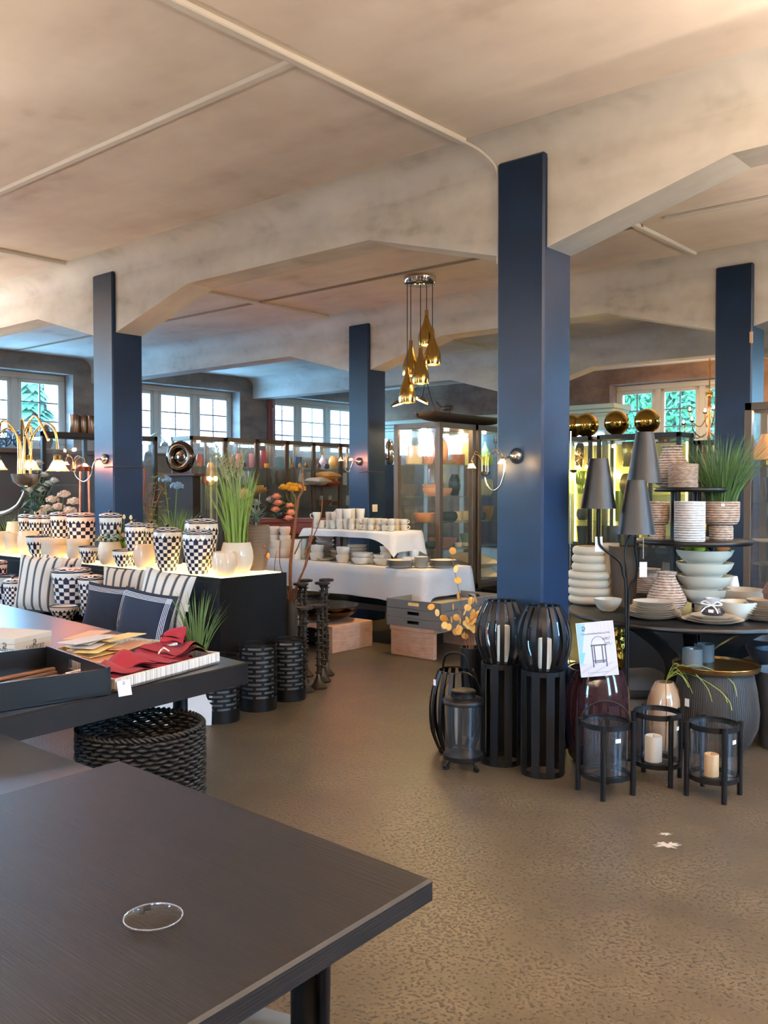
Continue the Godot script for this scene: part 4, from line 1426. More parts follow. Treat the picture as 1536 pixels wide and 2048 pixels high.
func protea(par: Node3D, at: Vector3, r: float, c: Color) -> void:
	var mb := MB.new()
	for k in 3:
		var cnt := 6 + 2 * k
		for i in cnt:
			var a := TAU * (i + 0.37 * k) / cnt
			var d := Vector3(cos(a), 0, sin(a))
			var w := 0.92 + 0.16 * sin(i * 2.7 + k)
			mb.ribbon([d * r * 0.08, d * r * (0.34 + 0.22 * k) + Vector3(0, r * (0.5 - 0.08 * k), 0), d * r * (0.42 + 0.3 * k) * w + Vector3(0, r * (0.95 - 0.22 * k), 0), d * r * (0.4 + 0.36 * k) * w + Vector3(0, r * (1.2 - 0.34 * k), 0)], [r * 0.08, r * 0.3, r * 0.32, r * 0.08], d.cross(Vector3.UP))
	part(par, "flower_head", mb.mesh(), two_sided(mk("bloom %s" % c.to_html(), c, 0.8)), at)

# small rounded mound of blossoms
func posy(par: Node3D, at: Vector3, r: float, cols: Array, cnt: int, seed_: int) -> void:
	var rr := RandomNumberGenerator.new()
	rr.seed = seed_
	var ms := []
	for c in cols:
		ms.append(mk("posy %s" % c.to_html(), c, 0.75))
	for k in cnt:
		var a := rr.randf() * TAU
		var e := rr.randf()
		var p := Vector3(cos(a) * r * sqrt(e), r * 0.65 * (1.0 - e * 0.9) + 0.005, sin(a) * r * sqrt(e))
		var s := rr.randf_range(0.14, 0.24) * r
		part(par, "blossom", blossom_mesh(k % 3), ms[k % ms.size()], at + p, Vector3(rr.randf_range(-0.4, 0.4), a, rr.randf_range(-0.4, 0.4))).scale = Vector3.ONE * s
	for k in 10:
		part(par, "leaf", leaf(r * 0.9, r * 0.28, 0.4), M.leaf_green, at, Vector3(-0.4, TAU * k / 10.0, 0))

func blossom_mesh(v: int) -> ArrayMesh:
	var key := "blossom %d" % v
	if cache.has(key):
		return cache[key]
	var mb := MB.new()
	mb.ball(0.45, Vector3(0, 0.25, 0), 8, 0.7)
	for k in 5 + v:
		var a := TAU * k / (5.0 + v)
		mb.ball(0.5, Vector3(cos(a) * 0.6, 0.05, sin(a) * 0.6), 8, 0.5)
	cache[key] = mb.mesh()
	return cache[key]

func bin(at: Vector3, W: float, H: float, label: String) -> void:
	var o := thing("slotted_bin", label, "holder", at, 0.0, "slotted metal bins beside the counter")
	var r := W * 0.5
	var key := "bin %.3f %.3f" % [W, H]
	if not cache.has(key):
		var mb := MB.new()
		var y0 := H * 0.2
		var rows := 12
		var stp := (H - y0) / rows
		for k in rows:
			var y := y0 + k * stp
			mb.lathe([Vector2(r, y + stp * 0.5), Vector2(r, y + stp), Vector2(r - 0.004, y + stp), Vector2(r - 0.004, y + stp * 0.5), Vector2(r, y + stp * 0.5)], 36)
			for j in 7:
				var a := TAU * (j + 0.5 * (k % 2)) / 7.0
				mb.at(Vector3(cos(a) * (r - 0.002), y + stp * 0.25, sin(a) * (r - 0.002)), Vector3(0, -a, 0))
				mb.box(Vector3(0.004, stp * 0.5, 0.02))
				mb.x = Transform3D.IDENTITY
		cache[key] = mb.mesh()
	part(o, "slotted_wall", cache[key], M.black_metal)
	part(o, "base_band", lt([Vector2(0, 0), Vector2(r + 0.001, 0), Vector2(r + 0.001, H * 0.2), Vector2(r - 0.005, H * 0.2), Vector2(r - 0.005, 0.01), Vector2(0, 0.01)], 36), M.black_metal)
	part(o, "liner", lt([Vector2(r - 0.02, 0.01), Vector2(r - 0.02, H * 0.9), Vector2(r - 0.023, H * 0.9), Vector2(r - 0.023, 0.01)], 32), mk("liner_pale", rgb8(104, 106, 106), 0.5))

func candlestick(at: Vector3, H: float, label: String) -> void:
	var o := thing("candlestick", label, "candlestick", at, 0.0, "tall iron candlesticks")
	var key := "cs %.3f" % H
	if not cache.has(key):
		var p := [Vector2(0, 0), Vector2(0.068, 0), Vector2(0.07, 0.012), Vector2(0.05, 0.03), Vector2(0.026, 0.06), Vector2(0.016, 0.1)]
		var k := 12 if H > 0.7 else 9
		for i in k:
			var y := 0.12 + (H - 0.19) * i / (k - 1.0)
			for e in [[0.013, -0.014], [0.013, -0.006], [0.026, -0.003], [0.028, 0.003], [0.013, 0.008]]:
				p.append(Vector2(e[0], y + e[1]))
		cache[key] = lt(p + [Vector2(0.014, H - 0.05), Vector2(0.03, H - 0.022)], 18)
		cache[key + "t"] = lt([Vector2(0, H - 0.03), Vector2(0.03, H - 0.022), Vector2(0.06, H - 0.016), Vector2(0.062, H), Vector2(0.056, H), Vector2(0.05, H - 0.01), Vector2(0, H - 0.01)], 24)
	part(o, "stem", cache[key], M.dark_iron)
	part(o, "drip_plate", cache[key + "t"], M.dark_iron)

# curved slats between two rings; each slat is a part
func slat_cage(par: Node3D, n: int, prof: Array, w: float, t := 0.004) -> void:
	var key := "slat %d %.3f %.3f %.3f" % [n, prof[0].x, prof[1].x, prof[-1].y]
	if not cache.has(key):
		var pts := []
		for q in prof:
			pts.append(Vector3(0, q.y, q.x))
		pts = curve(pts, 5) if prof.size() > 2 else pts
		var mb := MB.new()
		for s in [t * 0.5, -t * 0.5]:
			var P := []
			for q in pts:
				P.append(PackedVector3Array([q + Vector3(-w / 2, 0, s), q + Vector3(w / 2, 0, s)]))
			if s < 0:
				P.reverse()
			mb.sheet(P)
		for e in [-w / 2, w / 2]:
			var P := []
			for q in pts:
				P.append(PackedVector3Array([q + Vector3(e, 0, -t * 0.5), q + Vector3(e, 0, t * 0.5)]))
			if e > 0:
				P.reverse()
			mb.sheet(P)
		cache[key] = mb.mesh()
	for k in n:
		part(par, "slat", cache[key], M.black_metal, Vector3.ZERO, Vector3(0, TAU * k / n, 0))

func hoop(r: float, y: float, h: float, t := 0.004) -> ArrayMesh:
	return lt([Vector2(r, y), Vector2(r, y + h), Vector2(r - t, y + h), Vector2(r - t, y), Vector2(r, y)], 36)

func candle(at: Vector3, r: float, h: float, label: String, mat: Material) -> void:
	var o := thing("pillar_candle", label, "candle", at)
	part(o, "wax", lt([Vector2(0, 0), Vector2(r, 0), Vector2(r, h * 0.97), Vector2(r * 0.9, h), Vector2(r * 0.5, h * 0.95), Vector2(0, h * 0.94)], 24), mat)
	part(o, "wick", tb([Vector3(0, h * 0.94, 0), Vector3(0.002, h * 0.94 + 0.012, 0)], 0.0014, 5), M.ink)

func tall_stand(at: Vector3, label: String, clabel: String, ch: float, logo_on: bool) -> void:
	var o := thing("lantern_stand", label, "lantern", at, 0.2, "tall slatted lantern stands")
	var R := 0.122
	var y1 := 0.56
	part(o, "bottom_ring", hoop(R * 0.94, 0.0, 0.03), M.black_metal)
	part(o, "neck_ring", hoop(R * 0.94, y1 - 0.02, 0.025), M.black_metal)
	slat_cage(o, 9, [Vector2(R * 0.93, 0.0), Vector2(R * 0.93, y1)], 0.045)
	var head := Node3D.new()
	head.name = "lantern_head"
	o.add_child(head, true)
	head.position.y = y1 + 0.005
	part(head, "top_ring", hoop(0.092, 0.34, 0.008), M.black_metal)
	part(head, "base_plate", lt([Vector2(0, 0), Vector2(0.1, 0), Vector2(0.1, 0.006), Vector2(0, 0.006)], 30), M.black_metal)
	slat_cage(head, 16, [Vector2(0.1, 0.0), Vector2(0.138, 0.09), Vector2(0.148, 0.18), Vector2(0.13, 0.27), Vector2(0.092, 0.345)], 0.026)
	part(head, "glass", lt([Vector2(0.09, 0.008), Vector2(0.13, 0.09), Vector2(0.14, 0.18), Vector2(0.12, 0.27), Vector2(0.086, 0.34)], 30), M.clear_glass)
	candle(at + Vector3(0.01, y1 + 0.012, 0), 0.036, ch, clabel, M.wax)

func leg_lantern(at: Vector3, turn: float, label: String, hoop_on: bool) -> void:
	var o := thing("leg_lantern", label, "lantern", at, turn, "four-legged black lanterns with glass cylinders")
	var R := 0.122
	for k in 4:
		var a := TAU * k / 4.0
		part(o, "leg", lt([Vector2(0, 0), Vector2(0.0135, 0), Vector2(0.0135, 0.372), Vector2(0, 0.372)], 14), M.black_metal, Vector3(cos(a) * (R + 0.014), 0, sin(a) * (R + 0.014)))
	part(o, "top_ring", hoop(R, 0.34, 0.028, 0.005), M.black_metal)
	part(o, "bottom_ring", hoop(R, 0.085, 0.024, 0.005), M.black_metal)
	part(o, "tray", lt([Vector2(0, 0.09), Vector2(0.06, 0.09), Vector2(0.062, 0.096), Vector2(0, 0.096)], 26), M.black_metal)
	for k in 2:
		part(o, "cross_bar", bx(R * 2 - 0.006, 0.004, 0.014), M.black_metal, Vector3(0, 0.088, 0), Vector3(0, PI / 2 * k, 0))
	part(o, "glass", hoop(R - 0.012, 0.097, 0.262, 0.003), M.clear_glass)
	if hoop_on:
		var pts := []
		for k in 21:
			var a := PI * k / 20.0
			pts.append(Vector3(cos(a) * (R + 0.002), 0.36 + sin(a) * 0.105, 0))
		part(o, "handle", tb(pts, 0.004, 6), M.black_metal, Vector3.ZERO, Vector3(0, 0.3, 0))
	price_tag(o, Vector3(0.068, 0.29, 0.088), 0.03, 0.02, 0.65)

func floor_goods() -> void:
	bin(Vector3(-4.758, 0.000, -3.817), 0.259, 0.432, "slotted black metal bin nearest the woven basket, lowest in view")
	bin(Vector3(-4.811, 0.000, -4.195), 0.266, 0.456, "middle slotted black metal bin of the three beside the counter")
	bin(Vector3(-4.861, 0.000, -4.533), 0.256, 0.439, "slotted black metal bin farthest of three, beside the candlesticks")
	var cs := [["frontmost short iron candlestick of the group", 637, 1379, 1210], ["tall iron candlestick right of the short front one", 645, 1366, 1164], ["rightmost tall iron candlestick of the group", 653, 1353, 1158], ["tall iron candlestick left of the front short one", 611, 1355, 1159], ["tall iron candlestick beside the farthest slotted bin", 602, 1367, 1166], ["short iron candlestick partly hidden by the farthest bin", 610, 1386, 1214], ["leftmost iron candlestick against the counter end", 562, 1350, 1173]]
	var cp := [[Vector3(-4.937, 0.000, -4.918), 0.135, 0.641], [Vector3(-5.077, 0.000, -5.103), 0.139, 0.793], [Vector3(-5.227, 0.000, -5.300), 0.144, 0.792], [Vector3(-5.329, 0.000, -5.159), 0.143, 0.792], [Vector3(-5.193, 0.000, -4.978), 0.139, 0.787], [Vector3(-4.930, 0.000, -4.767), 0.132, 0.641], [Vector3(-5.598, 0.000, -5.186), 0.139, 0.713]]
	for k in cs.size():
		candlestick(cp[k][0], cp[k][2], cs[k][0])
	# slatted lanterns at the foot of the tall column
	tall_stand(Vector3(-2.829, 0.000, -4.270), "tall black slatted lantern stand, left one by the column", "taller ivory candle inside the left tall lantern", 0.2, true)
	tall_stand(Vector3(-2.550, 0.000, -4.248), "tall black slatted lantern stand, right one before the column", "ivory candle inside the right tall lantern", 0.16, false)
	var bl := thing("barrel_lantern", "wide black barrel-shaped slat lantern on the floor at the far left", "lantern", Vector3(-3.145, 0.000, -4.266))
	part(bl, "top_ring", hoop(0.105, 0.47, 0.01), M.black_metal)
	part(bl, "bottom_ring", hoop(0.1, 0.0, 0.012), M.black_metal)
	slat_cage(bl, 16, [Vector2(0.098, 0.0), Vector2(0.145, 0.12), Vector2(0.156, 0.25), Vector2(0.14, 0.37), Vector2(0.104, 0.48)], 0.026)
	part(bl, "handle", tb(curve([Vector3(-0.1, 0.46, 0), Vector3(-0.08, 0.55, 0), Vector3(0, 0.58, 0), Vector3(0.08, 0.55, 0), Vector3(0.1, 0.46, 0)], 5), 0.007, 6), M.black_metal)
	price_tag(bl, Vector3(-0.05, 0.42, 0.14), 0.018, 0.035)
	var gl := thing("glass_lantern", "glass storm lantern with black lid and curled feet, foremost by the column", "lantern", Vector3(-2.918, 0.000, -4.024), 0.4)
	part(gl, "base", lt([Vector2(0, 0.05), Vector2(0.085, 0.05), Vector2(0.108, 0.062), Vector2(0.11, 0.085), Vector2(0.1, 0.085), Vector2(0.09, 0.075), Vector2(0, 0.075)], 32), M.black_metal)
	part(gl, "glass", hoop(0.1, 0.08, 0.285, 0.003), M.clear_glass)
	part(gl, "lid", lt([Vector2(0, 0.36), Vector2(0.112, 0.362), Vector2(0.114, 0.38), Vector2(0.105, 0.39), Vector2(0.068, 0.398), Vector2(0.066, 0.418), Vector2(0.07, 0.43), Vector2(0.064, 0.436), Vector2(0, 0.428)], 32), M.black_metal)
	var hp := []
	for k in 17:
		var a := PI * k / 16.0
		hp.append(Vector3(cos(a) * 0.113, 0.36 + sin(a) * 0.175, 0))
	var hm := MB.new()
	var hP := []
	for q in hp:
		hP.append(PackedVector3Array([q + Vector3(0, 0, -0.009), q + Vector3(0, 0, 0.009)]))
	hm.sheet(hP)
	part(gl, "handle", hm.mesh(), two_sided(mk("strap_metal", rgb8(30, 30, 31), 0.4, 0.6)))
	for k in 3:
		var a := TAU * k / 3.0 + 0.5
		var d := Vector3(cos(a), 0, sin(a))
		part(gl, "foot", tb(curve([d * 0.075 + Vector3(0, 0.055, 0), d * 0.09 + Vector3(0, 0.03, 0), d * 0.085 + Vector3(0, 0.011, 0), d * 0.105 + Vector3(0, 0.009, 0), d * 0.108 + Vector3(0, 0.022, 0)], 4), 0.008, 6), M.black_metal)
	# dried yellow lunaria behind the lanterns
	var lu := thing("lunaria_vase", "tall dark vase of yellow-orange dried leaf discs left of the column", "dried flowers", Vector3(-3.283, 0, -4.62))
	part(lu, "vase", vess("beaker", 0.15, 0.55, 0.006), M.black_lacquer)
	var rr := RandomNumberGenerator.new()
	rr.seed = 17
	for k in 7:
		var tip := Vector3(-0.2 + 0.05 * k - 0.05, 0.72 + 0.33 * rr.randf() - 0.02 * k, 0.1 - 0.02 * k)
		if k == 1:
			tip = Vector3(-0.12, 1.1, 0.05)
		part(lu, "stem", tb(curve([Vector3(0, 0.3, 0), Vector3(tip.x * 0.3, 0.62, 0), tip], 4), 0.002, 4), M.bark_brown)
		for j in 6:
			var p := Vector3(0, 0.62, 0).lerp(tip, 0.2 + 0.17 * j) + Vector3(rr.randf_range(-0.035, 0.035), rr.randf_range(-0.03, 0.03), rr.randf_range(-0.03, 0.03))
			var disc := part(lu, "leaf_disc", lunaria(), mk("lunaria_%d" % (j % 3), [rgb8(236, 178, 84), rgb8(240, 196, 116), rgb8(214, 150, 62)][j % 3], 0.7), p, Vector3(rr.randf_range(0.9, 2.0), rr.randf_range(-0.9, 0.9), 0))
	# small lanterns with legs
	leg_lantern(Vector3(-2.146, 0.000, -4.183), 0.4, "left four-legged lantern with hoop handle, empty glass", true)
	leg_lantern(Vector3(-2.034, 0.000, -4.544), 0.95, "middle four-legged lantern holding a white candle", false)
	leg_lantern(Vector3(-1.717, 0.000, -4.502), 0.75, "right four-legged lantern holding a small tan candle", false)
	var lb: Vector3 = Vector3(-2.034, 0.000, -4.544)
	var lc: Vector3 = Vector3(-1.717, 0.000, -4.502)
	candle(lb + Vector3(-0.02, 0.097, 0.0), 0.045, 0.135, "white half-burnt candle in the middle lantern", M.wax)
	candle(lc + Vector3(-0.01, 0.097, 0.0), 0.036, 0.11, "small tan candle in the right lantern", M.orange_wax)
	# aubergine pot with the offer card
	var pp: Vector3 = Vector3(-2.438, 0.000, -4.629)
	pot("glazed_pot", "large glossy aubergine-brown pot carrying the offer card", "pot", "barrel", mk("aubergine", rgb8(36, 21, 24), 0.08), pp, 0.39, 0.53, "", 0.012, 40)
	var sg := thing("offer_card", "printed offer card with a lantern picture leaning on the aubergine pot", "sign", Vector3(-2.305, 0.532, -4.426))
	sg.rotation = Vector3(-0.12, 0.7149 - 0.1, 0.1)
	part(sg, "card", bx(0.2, 0.29, 0.003, Vector3(0, 0.145, 0)), poster())
	part(sg, "lettering", words("Sommerverkauf bis zu 75%", 0.0125, 0.0004, true), M.ink, Vector3(0.0, 0.228, 0.002))
	part(sg, "logo", logo(0.024), M.ink, Vector3(-0.062, 0.256, 0.002))
	part(sg, "price", words("69,-", 0.022, 0.0004), M.ink, Vector3(0.055, 0.196, 0.002), Vector3(0, 0, 0.1))
	part(sg, "price", words("49,-", 0.024, 0.0004), M.ink, Vector3(0.065, 0.17, 0.002), Vector3(0, 0, 0.1))
	part(sg, "strike_line", bx(0.045, 0.0015, 0.0005), M.ink, Vector3(0.055, 0.199, 0.0025), Vector3(0, 0, 0.25))
	# tan faceted vase with green twigs
	var tv := thing("twig_vase", "tan glass vase with facet ribs and drooping green twigs", "vase", Vector3(-2.239, 0.000, -5.102))
	part(tv, "vase", vess("egg", 0.215, 0.4, 0.008, 32), mk("tan_glass", rgb8(176, 148, 118), 0.12))
	for k in 6:
		var a := TAU * k / 6.0
		var pts := []
		for q in PROF.egg:
			if q[0] > 0:
				pts.append(Vector3(cos(a) * q[0] * 0.108, q[1] * 0.4, sin(a) * q[0] * 0.108))
		part(tv, "rib", tb(curve(pts, 3), 0.0025, 5), mk("tan_rib", rgb8(132, 98, 70), 0.15))
	for k in 9:
		var e := 0.1 + 0.05 * k
		var tip := Vector3(0.13 + 0.035 * k - 0.02 * (k % 3), 0.46 - 0.03 * (k % 4), 0.06 - 0.03 * (k % 5))
		part(tv, "twig", tb(curve([Vector3(0, 0.25, 0), Vector3(0.01, 0.41, 0), Vector3(tip.x * 0.45, 0.47 + 0.05 * (k % 3) / 2.0, tip.z * 0.5), tip, tip + Vector3(0.04, -0.06 - 0.015 * (k % 3), 0)], 4), 0.0026, 5), mk("twig_green", rgb8(140, 150, 62), 0.7))
	price_tag(tv, Vector3(0.06, 0.33, 0.075), 0.03, 0.018, 0.6)
	# drum side table with two tealights
	var dt: Vector3 = Vector3(-2.008, 0.000, -5.289)
	var dr := thing("drum_table", "dark barrel side table with wire lines and a brass-rimmed top", "table", dt)
	var R := 0.245
	part(dr, "body", lt([Vector2(0, 0), Vector2(R * 0.62, 0), Vector2(R * 0.8, 0.06), Vector2(R * 0.95, 0.15), Vector2(R * 0.98, 0.24), Vector2(R * 0.92, 0.36), Vector2(R * 0.84, 0.46), Vector2(R * 0.82, 0.48), Vector2(0, 0.48)], 48), mk("charcoal", rgb8(28, 28, 28), 0.6, 0.2))
	var wires := MB.new()
	for k in 110:
		var a := TAU * k / 110.0
		var pts := []
		for q in [[0.63, 0.003], [0.81, 0.06], [0.96, 0.15], [0.99, 0.24], [0.93, 0.36], [0.85, 0.46]]:
			pts.append(Vector3(cos(a) * q[0] * R, q[1], sin(a) * q[0] * R))
		wires.tube(pts, 0.0013, 3, false)
	stuff(part(dr, "wire_lines", wires.mesh(), mk("grey_wire", rgb8(84, 82, 78), 0.5, 0.3)))
	part(dr, "top", lt([Vector2(0, 0.478), Vector2(R * 0.97, 0.48), Vector2(R, 0.492), Vector2(R, 0.51), Vector2(R * 0.985, 0.51), Vector2(R * 0.97, 0.497), Vector2(0, 0.495)], 48), mk("antique_brass", rgb8(116, 84, 46), 0.32, 0.8))
	part(dr, "rim", tb(ring(R, 0.51, 48), 0.004, 6), M.brass)
	price_tag(dr, Vector3(-0.075, 0.31, 0.236), 0.03, 0.045, -0.3)
	for q in [[Vector3(-2.114, 0.495, -5.203), 0.124, 0.115, "front frosted grey ribbed tealight glass on the drum table"], [Vector3(-2.120, 0.495, -5.393), 0.115, 0.107, "rear frosted grey ribbed tealight glass on the drum table"]]:
		var o := thing("tealight_glass", q[3], "candle holder", q[0], 0.0, "frosted tealight glasses")
		part(o, "cup", MB.new().lathe([Vector2(0, 0), Vector2(0.055, 0), Vector2(0.057, 0.006), Vector2(0.057, 0.105), Vector2(0.05, 0.105), Vector2(0.048, 0.03), Vector2(0, 0.03)], 60, 0.02, 20).mesh(), mk("frosted_grey", rgb8(84, 92, 94), 0.35))
		price_tag(o, Vector3(0, 0.104, 0.02), 0.02, 0.015, 0.0, -1.2)
	# dark tubs at the right edge
	pot("dark_planter", "dark grey planter at the right picture edge beside the drum table", "planter", "tapered", mk("anthracite", rgb8(48, 52, 58), 0.45), Vector3(-1.738, 0.000, -5.603), 0.328, 0.460, "", 0.01)
	pot("dark_planter", "smaller dark grey planter stacked behind at the right edge", "planter", "tapered", M.anthracite, Vector3(-1.871, 0.000, -5.927), 0.251, 0.525, "", 0.01)
	# oak benches with trays and bowls
	var s1 := thing("oak_stool", "low pale oak bench under the dark metal bowls", "bench", Vector3(-6.2, 0, -6.3))
	part(s1, "seat", bx(0.78, 0.035, 0.56, Vector3(-0.05, 0.232, 0), 0.003), M.pale_wood)
	part(s1, "side_panel", bx(0.05, 0.215, 0.56, Vector3(0.315, 0.1075, 0), 0.003), M.pale_wood)
	part(s1, "side_panel", bx(0.05, 0.215, 0.56, Vector3(-0.415, 0.1075, 0), 0.003), M.pale_wood)
	var hb := mk("hammered_bronze", rgb8(72, 64, 52), 0.25, 1.0)
	bumps(hb, noise_img(256, 256, 0.05, 1, 77, FastNoiseLite.TYPE_CELLULAR), 5.0, 0.6)
	for k in 2:
		var mb := MB.new()
		var wv := 0.30 + 0.02 * k
		mb.lathe([Vector2(0, 0), Vector2(0.1, 0.0), Vector2(0.2, 0.03), Vector2(wv * 0.93, 0.07), Vector2(wv, 0.105), Vector2(wv - 0.01, 0.105), Vector2(0.2, 0.04), Vector2(0, 0.012)], 48, 0.025, 8)
		solo("metal_bowl", ["lower hammered bronze bowl on the oak bench", "upper hammered bronze bowl with wavy rim on the oak bench"][k], "bowl", mb.mesh(), hb, Vector3(-6.2, 0.25 + 0.05 * k, -6.28), 0.3 * k, "hammered bronze bowls")
	pot("dark_bowl", "dark blue glazed bowl on the floor under the oak bench", "bowl", "round_pot", mk("midnight_glaze", rgb8(22, 34, 48), 0.1), Vector3(-6.36, 0.0, -6.3), 0.26, 0.17)
	pot("dark_bowl", "black shallow bowl on the floor beside the oak bench panel", "bowl", "bowl", M.black_lacquer, Vector3(-6.08, 0.0, -6.2), 0.22, 0.1)
	pot("dark_bowl", "second black bowl nested in the shallow one below the bench", "bowl", "bowl", M.black_lacquer, Vector3(-6.08, 0.03, -6.2), 0.22, 0.1)
	var s2 := thing("oak_stool", "low pale oak bench under the stack of grey trays", "bench", Vector3(-5.2, 0, -6.8))
	part(s2, "seat", bx(0.52, 0.035, 0.86, Vector3(0, 0.25, 0), 0.003), M.pale_wood)
	part(s2, "front_panel", bx(0.5, 0.2325, 0.05, Vector3(0, 0.116, 0.4), 0.003), M.pale_wood)
	part(s2, "front_panel", bx(0.5, 0.2325, 0.05, Vector3(0, 0.116, -0.4), 0.003), M.pale_wood)
	var gm := mk("grey_lacquer", rgb8(104, 102, 98), 0.5)
	for k in 3:
		var o := thing("grey_tray", ["bottom grey lacquered tray of the stack on the oak bench", "middle grey lacquered tray of the stack of three", "top grey lacquered tray of the stack, its inside open to view"][k], "tray", Vector3(-5.19, 0.2675 + 0.083 * k, -6.86), 0.0, "grey lacquered trays")
		part(o, "base", bx(0.62, 0.01, 0.94, Vector3(0, 0.006, 0)), mk("tray_felt", rgb8(150, 136, 108), 0.9))
		part(o, "side", bx(0.012, 0.08, 0.96, Vector3(0.314, 0.04, 0), 0.002), gm)
		part(o, "side", bx(0.012, 0.08, 0.96, Vector3(-0.314, 0.04, 0), 0.002), gm)
		for s in [-0.474, 0.474]:
			var mb := MB.new()
			mb.box(Vector3(0.616, 0.03, 0.012), Vector3(0, 0.015, 0))
			mb.box(Vector3(0.616, 0.02, 0.012), Vector3(0, 0.07, 0))
			mb.box(Vector3(0.24, 0.03, 0.012), Vector3(-0.188, 0.045, 0))
			mb.box(Vector3(0.24, 0.03, 0.012), Vector3(0.188, 0.045, 0))
			part(o, "handle_side", mb.mesh(), gm, Vector3(0, 0, s))
	var bt := thing("black_tray", "black rectangular tray on dark blocks behind the grey tray stack", "tray", Vector3(-5.25, 0.0, -7.9))
	part(bt, "block", bx(0.9, 0.36, 0.6, Vector3(0, 0.18, 0), 0.004), M.black_wood)
	part(bt, "base", bx(0.96, 0.012, 0.66, Vector3(0, 0.366, 0)), M.black_lacquer)
	for s in [-0.33, 0.33]:
		part(bt, "side", bx(0.96, 0.06, 0.014, Vector3(0, 0.4, s), 0.002), M.black_lacquer)
	for s in [-0.474, 0.474]:
		part(bt, "side", bx(0.014, 0.06, 0.66, Vector3(s, 0.4, 0), 0.002), M.black_lacquer)
	# black vase with bare branches
	var bv := thing("branch_vase", "dark floor vase of bare brown branches beside the counter end", "branches", Vector3(-5.474, 0.000, -5.122))
	part(bv, "vase", vess("beaker", 0.13, 0.62, 0.006), mk("dark_stoneware", rgb8(60, 54, 48), 0.5))
	var br := [[Vector3(0.02, 0.5, 0), Vector3(0.03, 0.9, 0.02), Vector3(0.1, 1.25, 0.03), Vector3(0.15, 1.46, 0.04), 0.014], [Vector3(0.1, 1.25, 0.03), Vector3(0.1, 1.36, 0.02), Vector3(0.07, 1.46, 0.0), Vector3(0.02, 1.52, 0.0), 0.008], [Vector3(0.15, 1.46, 0.04), Vector3(0.21, 1.52, 0.05), Vector3(0.21, 1.62, 0.05), Vector3(0.22, 1.7, 0.06), 0.009], [Vector3(0, 0.5, 0.02), Vector3(0.1, 0.72, 0.03), Vector3(0.26, 0.98, 0.04), Vector3(0.34, 1.32, 0.06), 0.008], [Vector3(0.02, 0.5, 0), Vector3(-0.06, 0.78, 0), Vector3(-0.1, 0.92, 0.02), Vector3(-0.08, 1.1, 0.03), 0.005], [Vector3(0, 0.5, 0), Vector3(0.06, 0.72, -0.02), Vector3(0.18, 0.92, 0.0), Vector3(0.24, 1.16, 0.0), 0.006], [Vector3(0.08, 1.0, 0.02), Vector3(0.12, 1.06, 0.02), Vector3(0.15, 1.1, 0.03), Vector3(0.18, 1.13, 0.03), 0.006], [Vector3(0.2, 1.0, 0.03), Vector3(0.28, 1.12, 0.02), Vector3(0.38, 1.3, 0.02), Vector3(0.4, 1.44, 0.02), 0.005], [Vector3(-0.02, 0.5, 0), Vector3(-0.14, 0.76, 0.02), Vector3(-0.16, 0.9, 0.02), Vector3(-0.13, 1.02, 0.02), 0.004], [Vector3(0.01, 0.5, 0), Vector3(0.1, 0.66, 0.02), Vector3(0.14, 0.8, 0.03), Vector3(0.22, 0.9, 0.03), 0.005]]
	for q in br:
		var w: float = q[4]
		part(bv, "branch", MB.new().tube(curve([q[0], q[1], q[2], q[3]], 4), [w, w, w, w, w, w * 0.95, w * 0.9, w * 0.85, w * 0.8, w * 0.75, w * 0.7, w * 0.65, w * 0.6], 7).mesh(), M.bark_brown)

func lunaria() -> ArrayMesh:
	if not cache.has("lunaria"):
		cache["lunaria"] = lt([Vector2(0, 0), Vector2(0.018, 0.0006), Vector2(0.023, 0.002), Vector2(0.018, 0.0036), Vector2(0, 0.0042)], 14)
	return cache["lunaria"]

func poster() -> StandardMaterial3D:
	var im := Image.create(240, 348, false, Image.FORMAT_RGB8)
	for y in 348:
		for x in 240:
			var c := rgb8(232, 226, 230).lerp(rgb8(222, 204, 204), clampf((x - 60) / 180.0, 0, 1) * (0.4 + 0.6 * absf(sin(x * 0.13))) * (1.0 if y < 120 else 0.25))
			if x + y * 0.18 < 60:
				c = rgb8(170, 214, 222)
			if y > 190 and y < 270 and x + y * 0.3 < 100:
				c = rgb8(140, 216, 232)
			if y > 262:
				c = rgb8(226, 220, 222).lerp(rgb8(206, 180, 176), 0.5 if (x + 2 * y) % 90 < 30 else 0.0)
			if x < 4 or y < 4 or x > 235 or y > 343:
				c = rgb8(240, 240, 242)
			im.set_pixel(x, y, c)
	for y in 348:
		for x in 240:
			im.set_pixel(x, y, im.get_pixel(x, y).darkened(0.16))
	var g := rgb8(70, 72, 82)
	for x in [84, 98, 148, 168]:
		im.fill_rect(Rect2i(x, 150, 8, 140 if x != 98 and x != 148 else 116), g)
	im.fill_rect(Rect2i(80, 146, 100, 9), g)
	im.fill_rect(Rect2i(86, 246, 90, 7), g)
	im.fill_rect(Rect2i(96, 256, 70, 6), g)
	for k in 120:
		var a := PI * k / 119.0
		im.fill_rect(Rect2i(int(130 + cos(a) * 44), int(146 - sin(a) * 52), 3, 3), g)
	for k in 22:
		im.fill_rect(Rect2i(46 + k * 6, 322, 4, 3), rgb8(110, 104, 104))
	var m := mk("offer_print", Color.WHITE, 0.5)
	m.albedo_texture = ImageTexture.create_from_image(im)
	m.uv1_scale = Vector3(5.0, -1.0 / 0.29, 1)
	m.uv1_offset = Vector3(0.5, 0.5, 0)
	return m

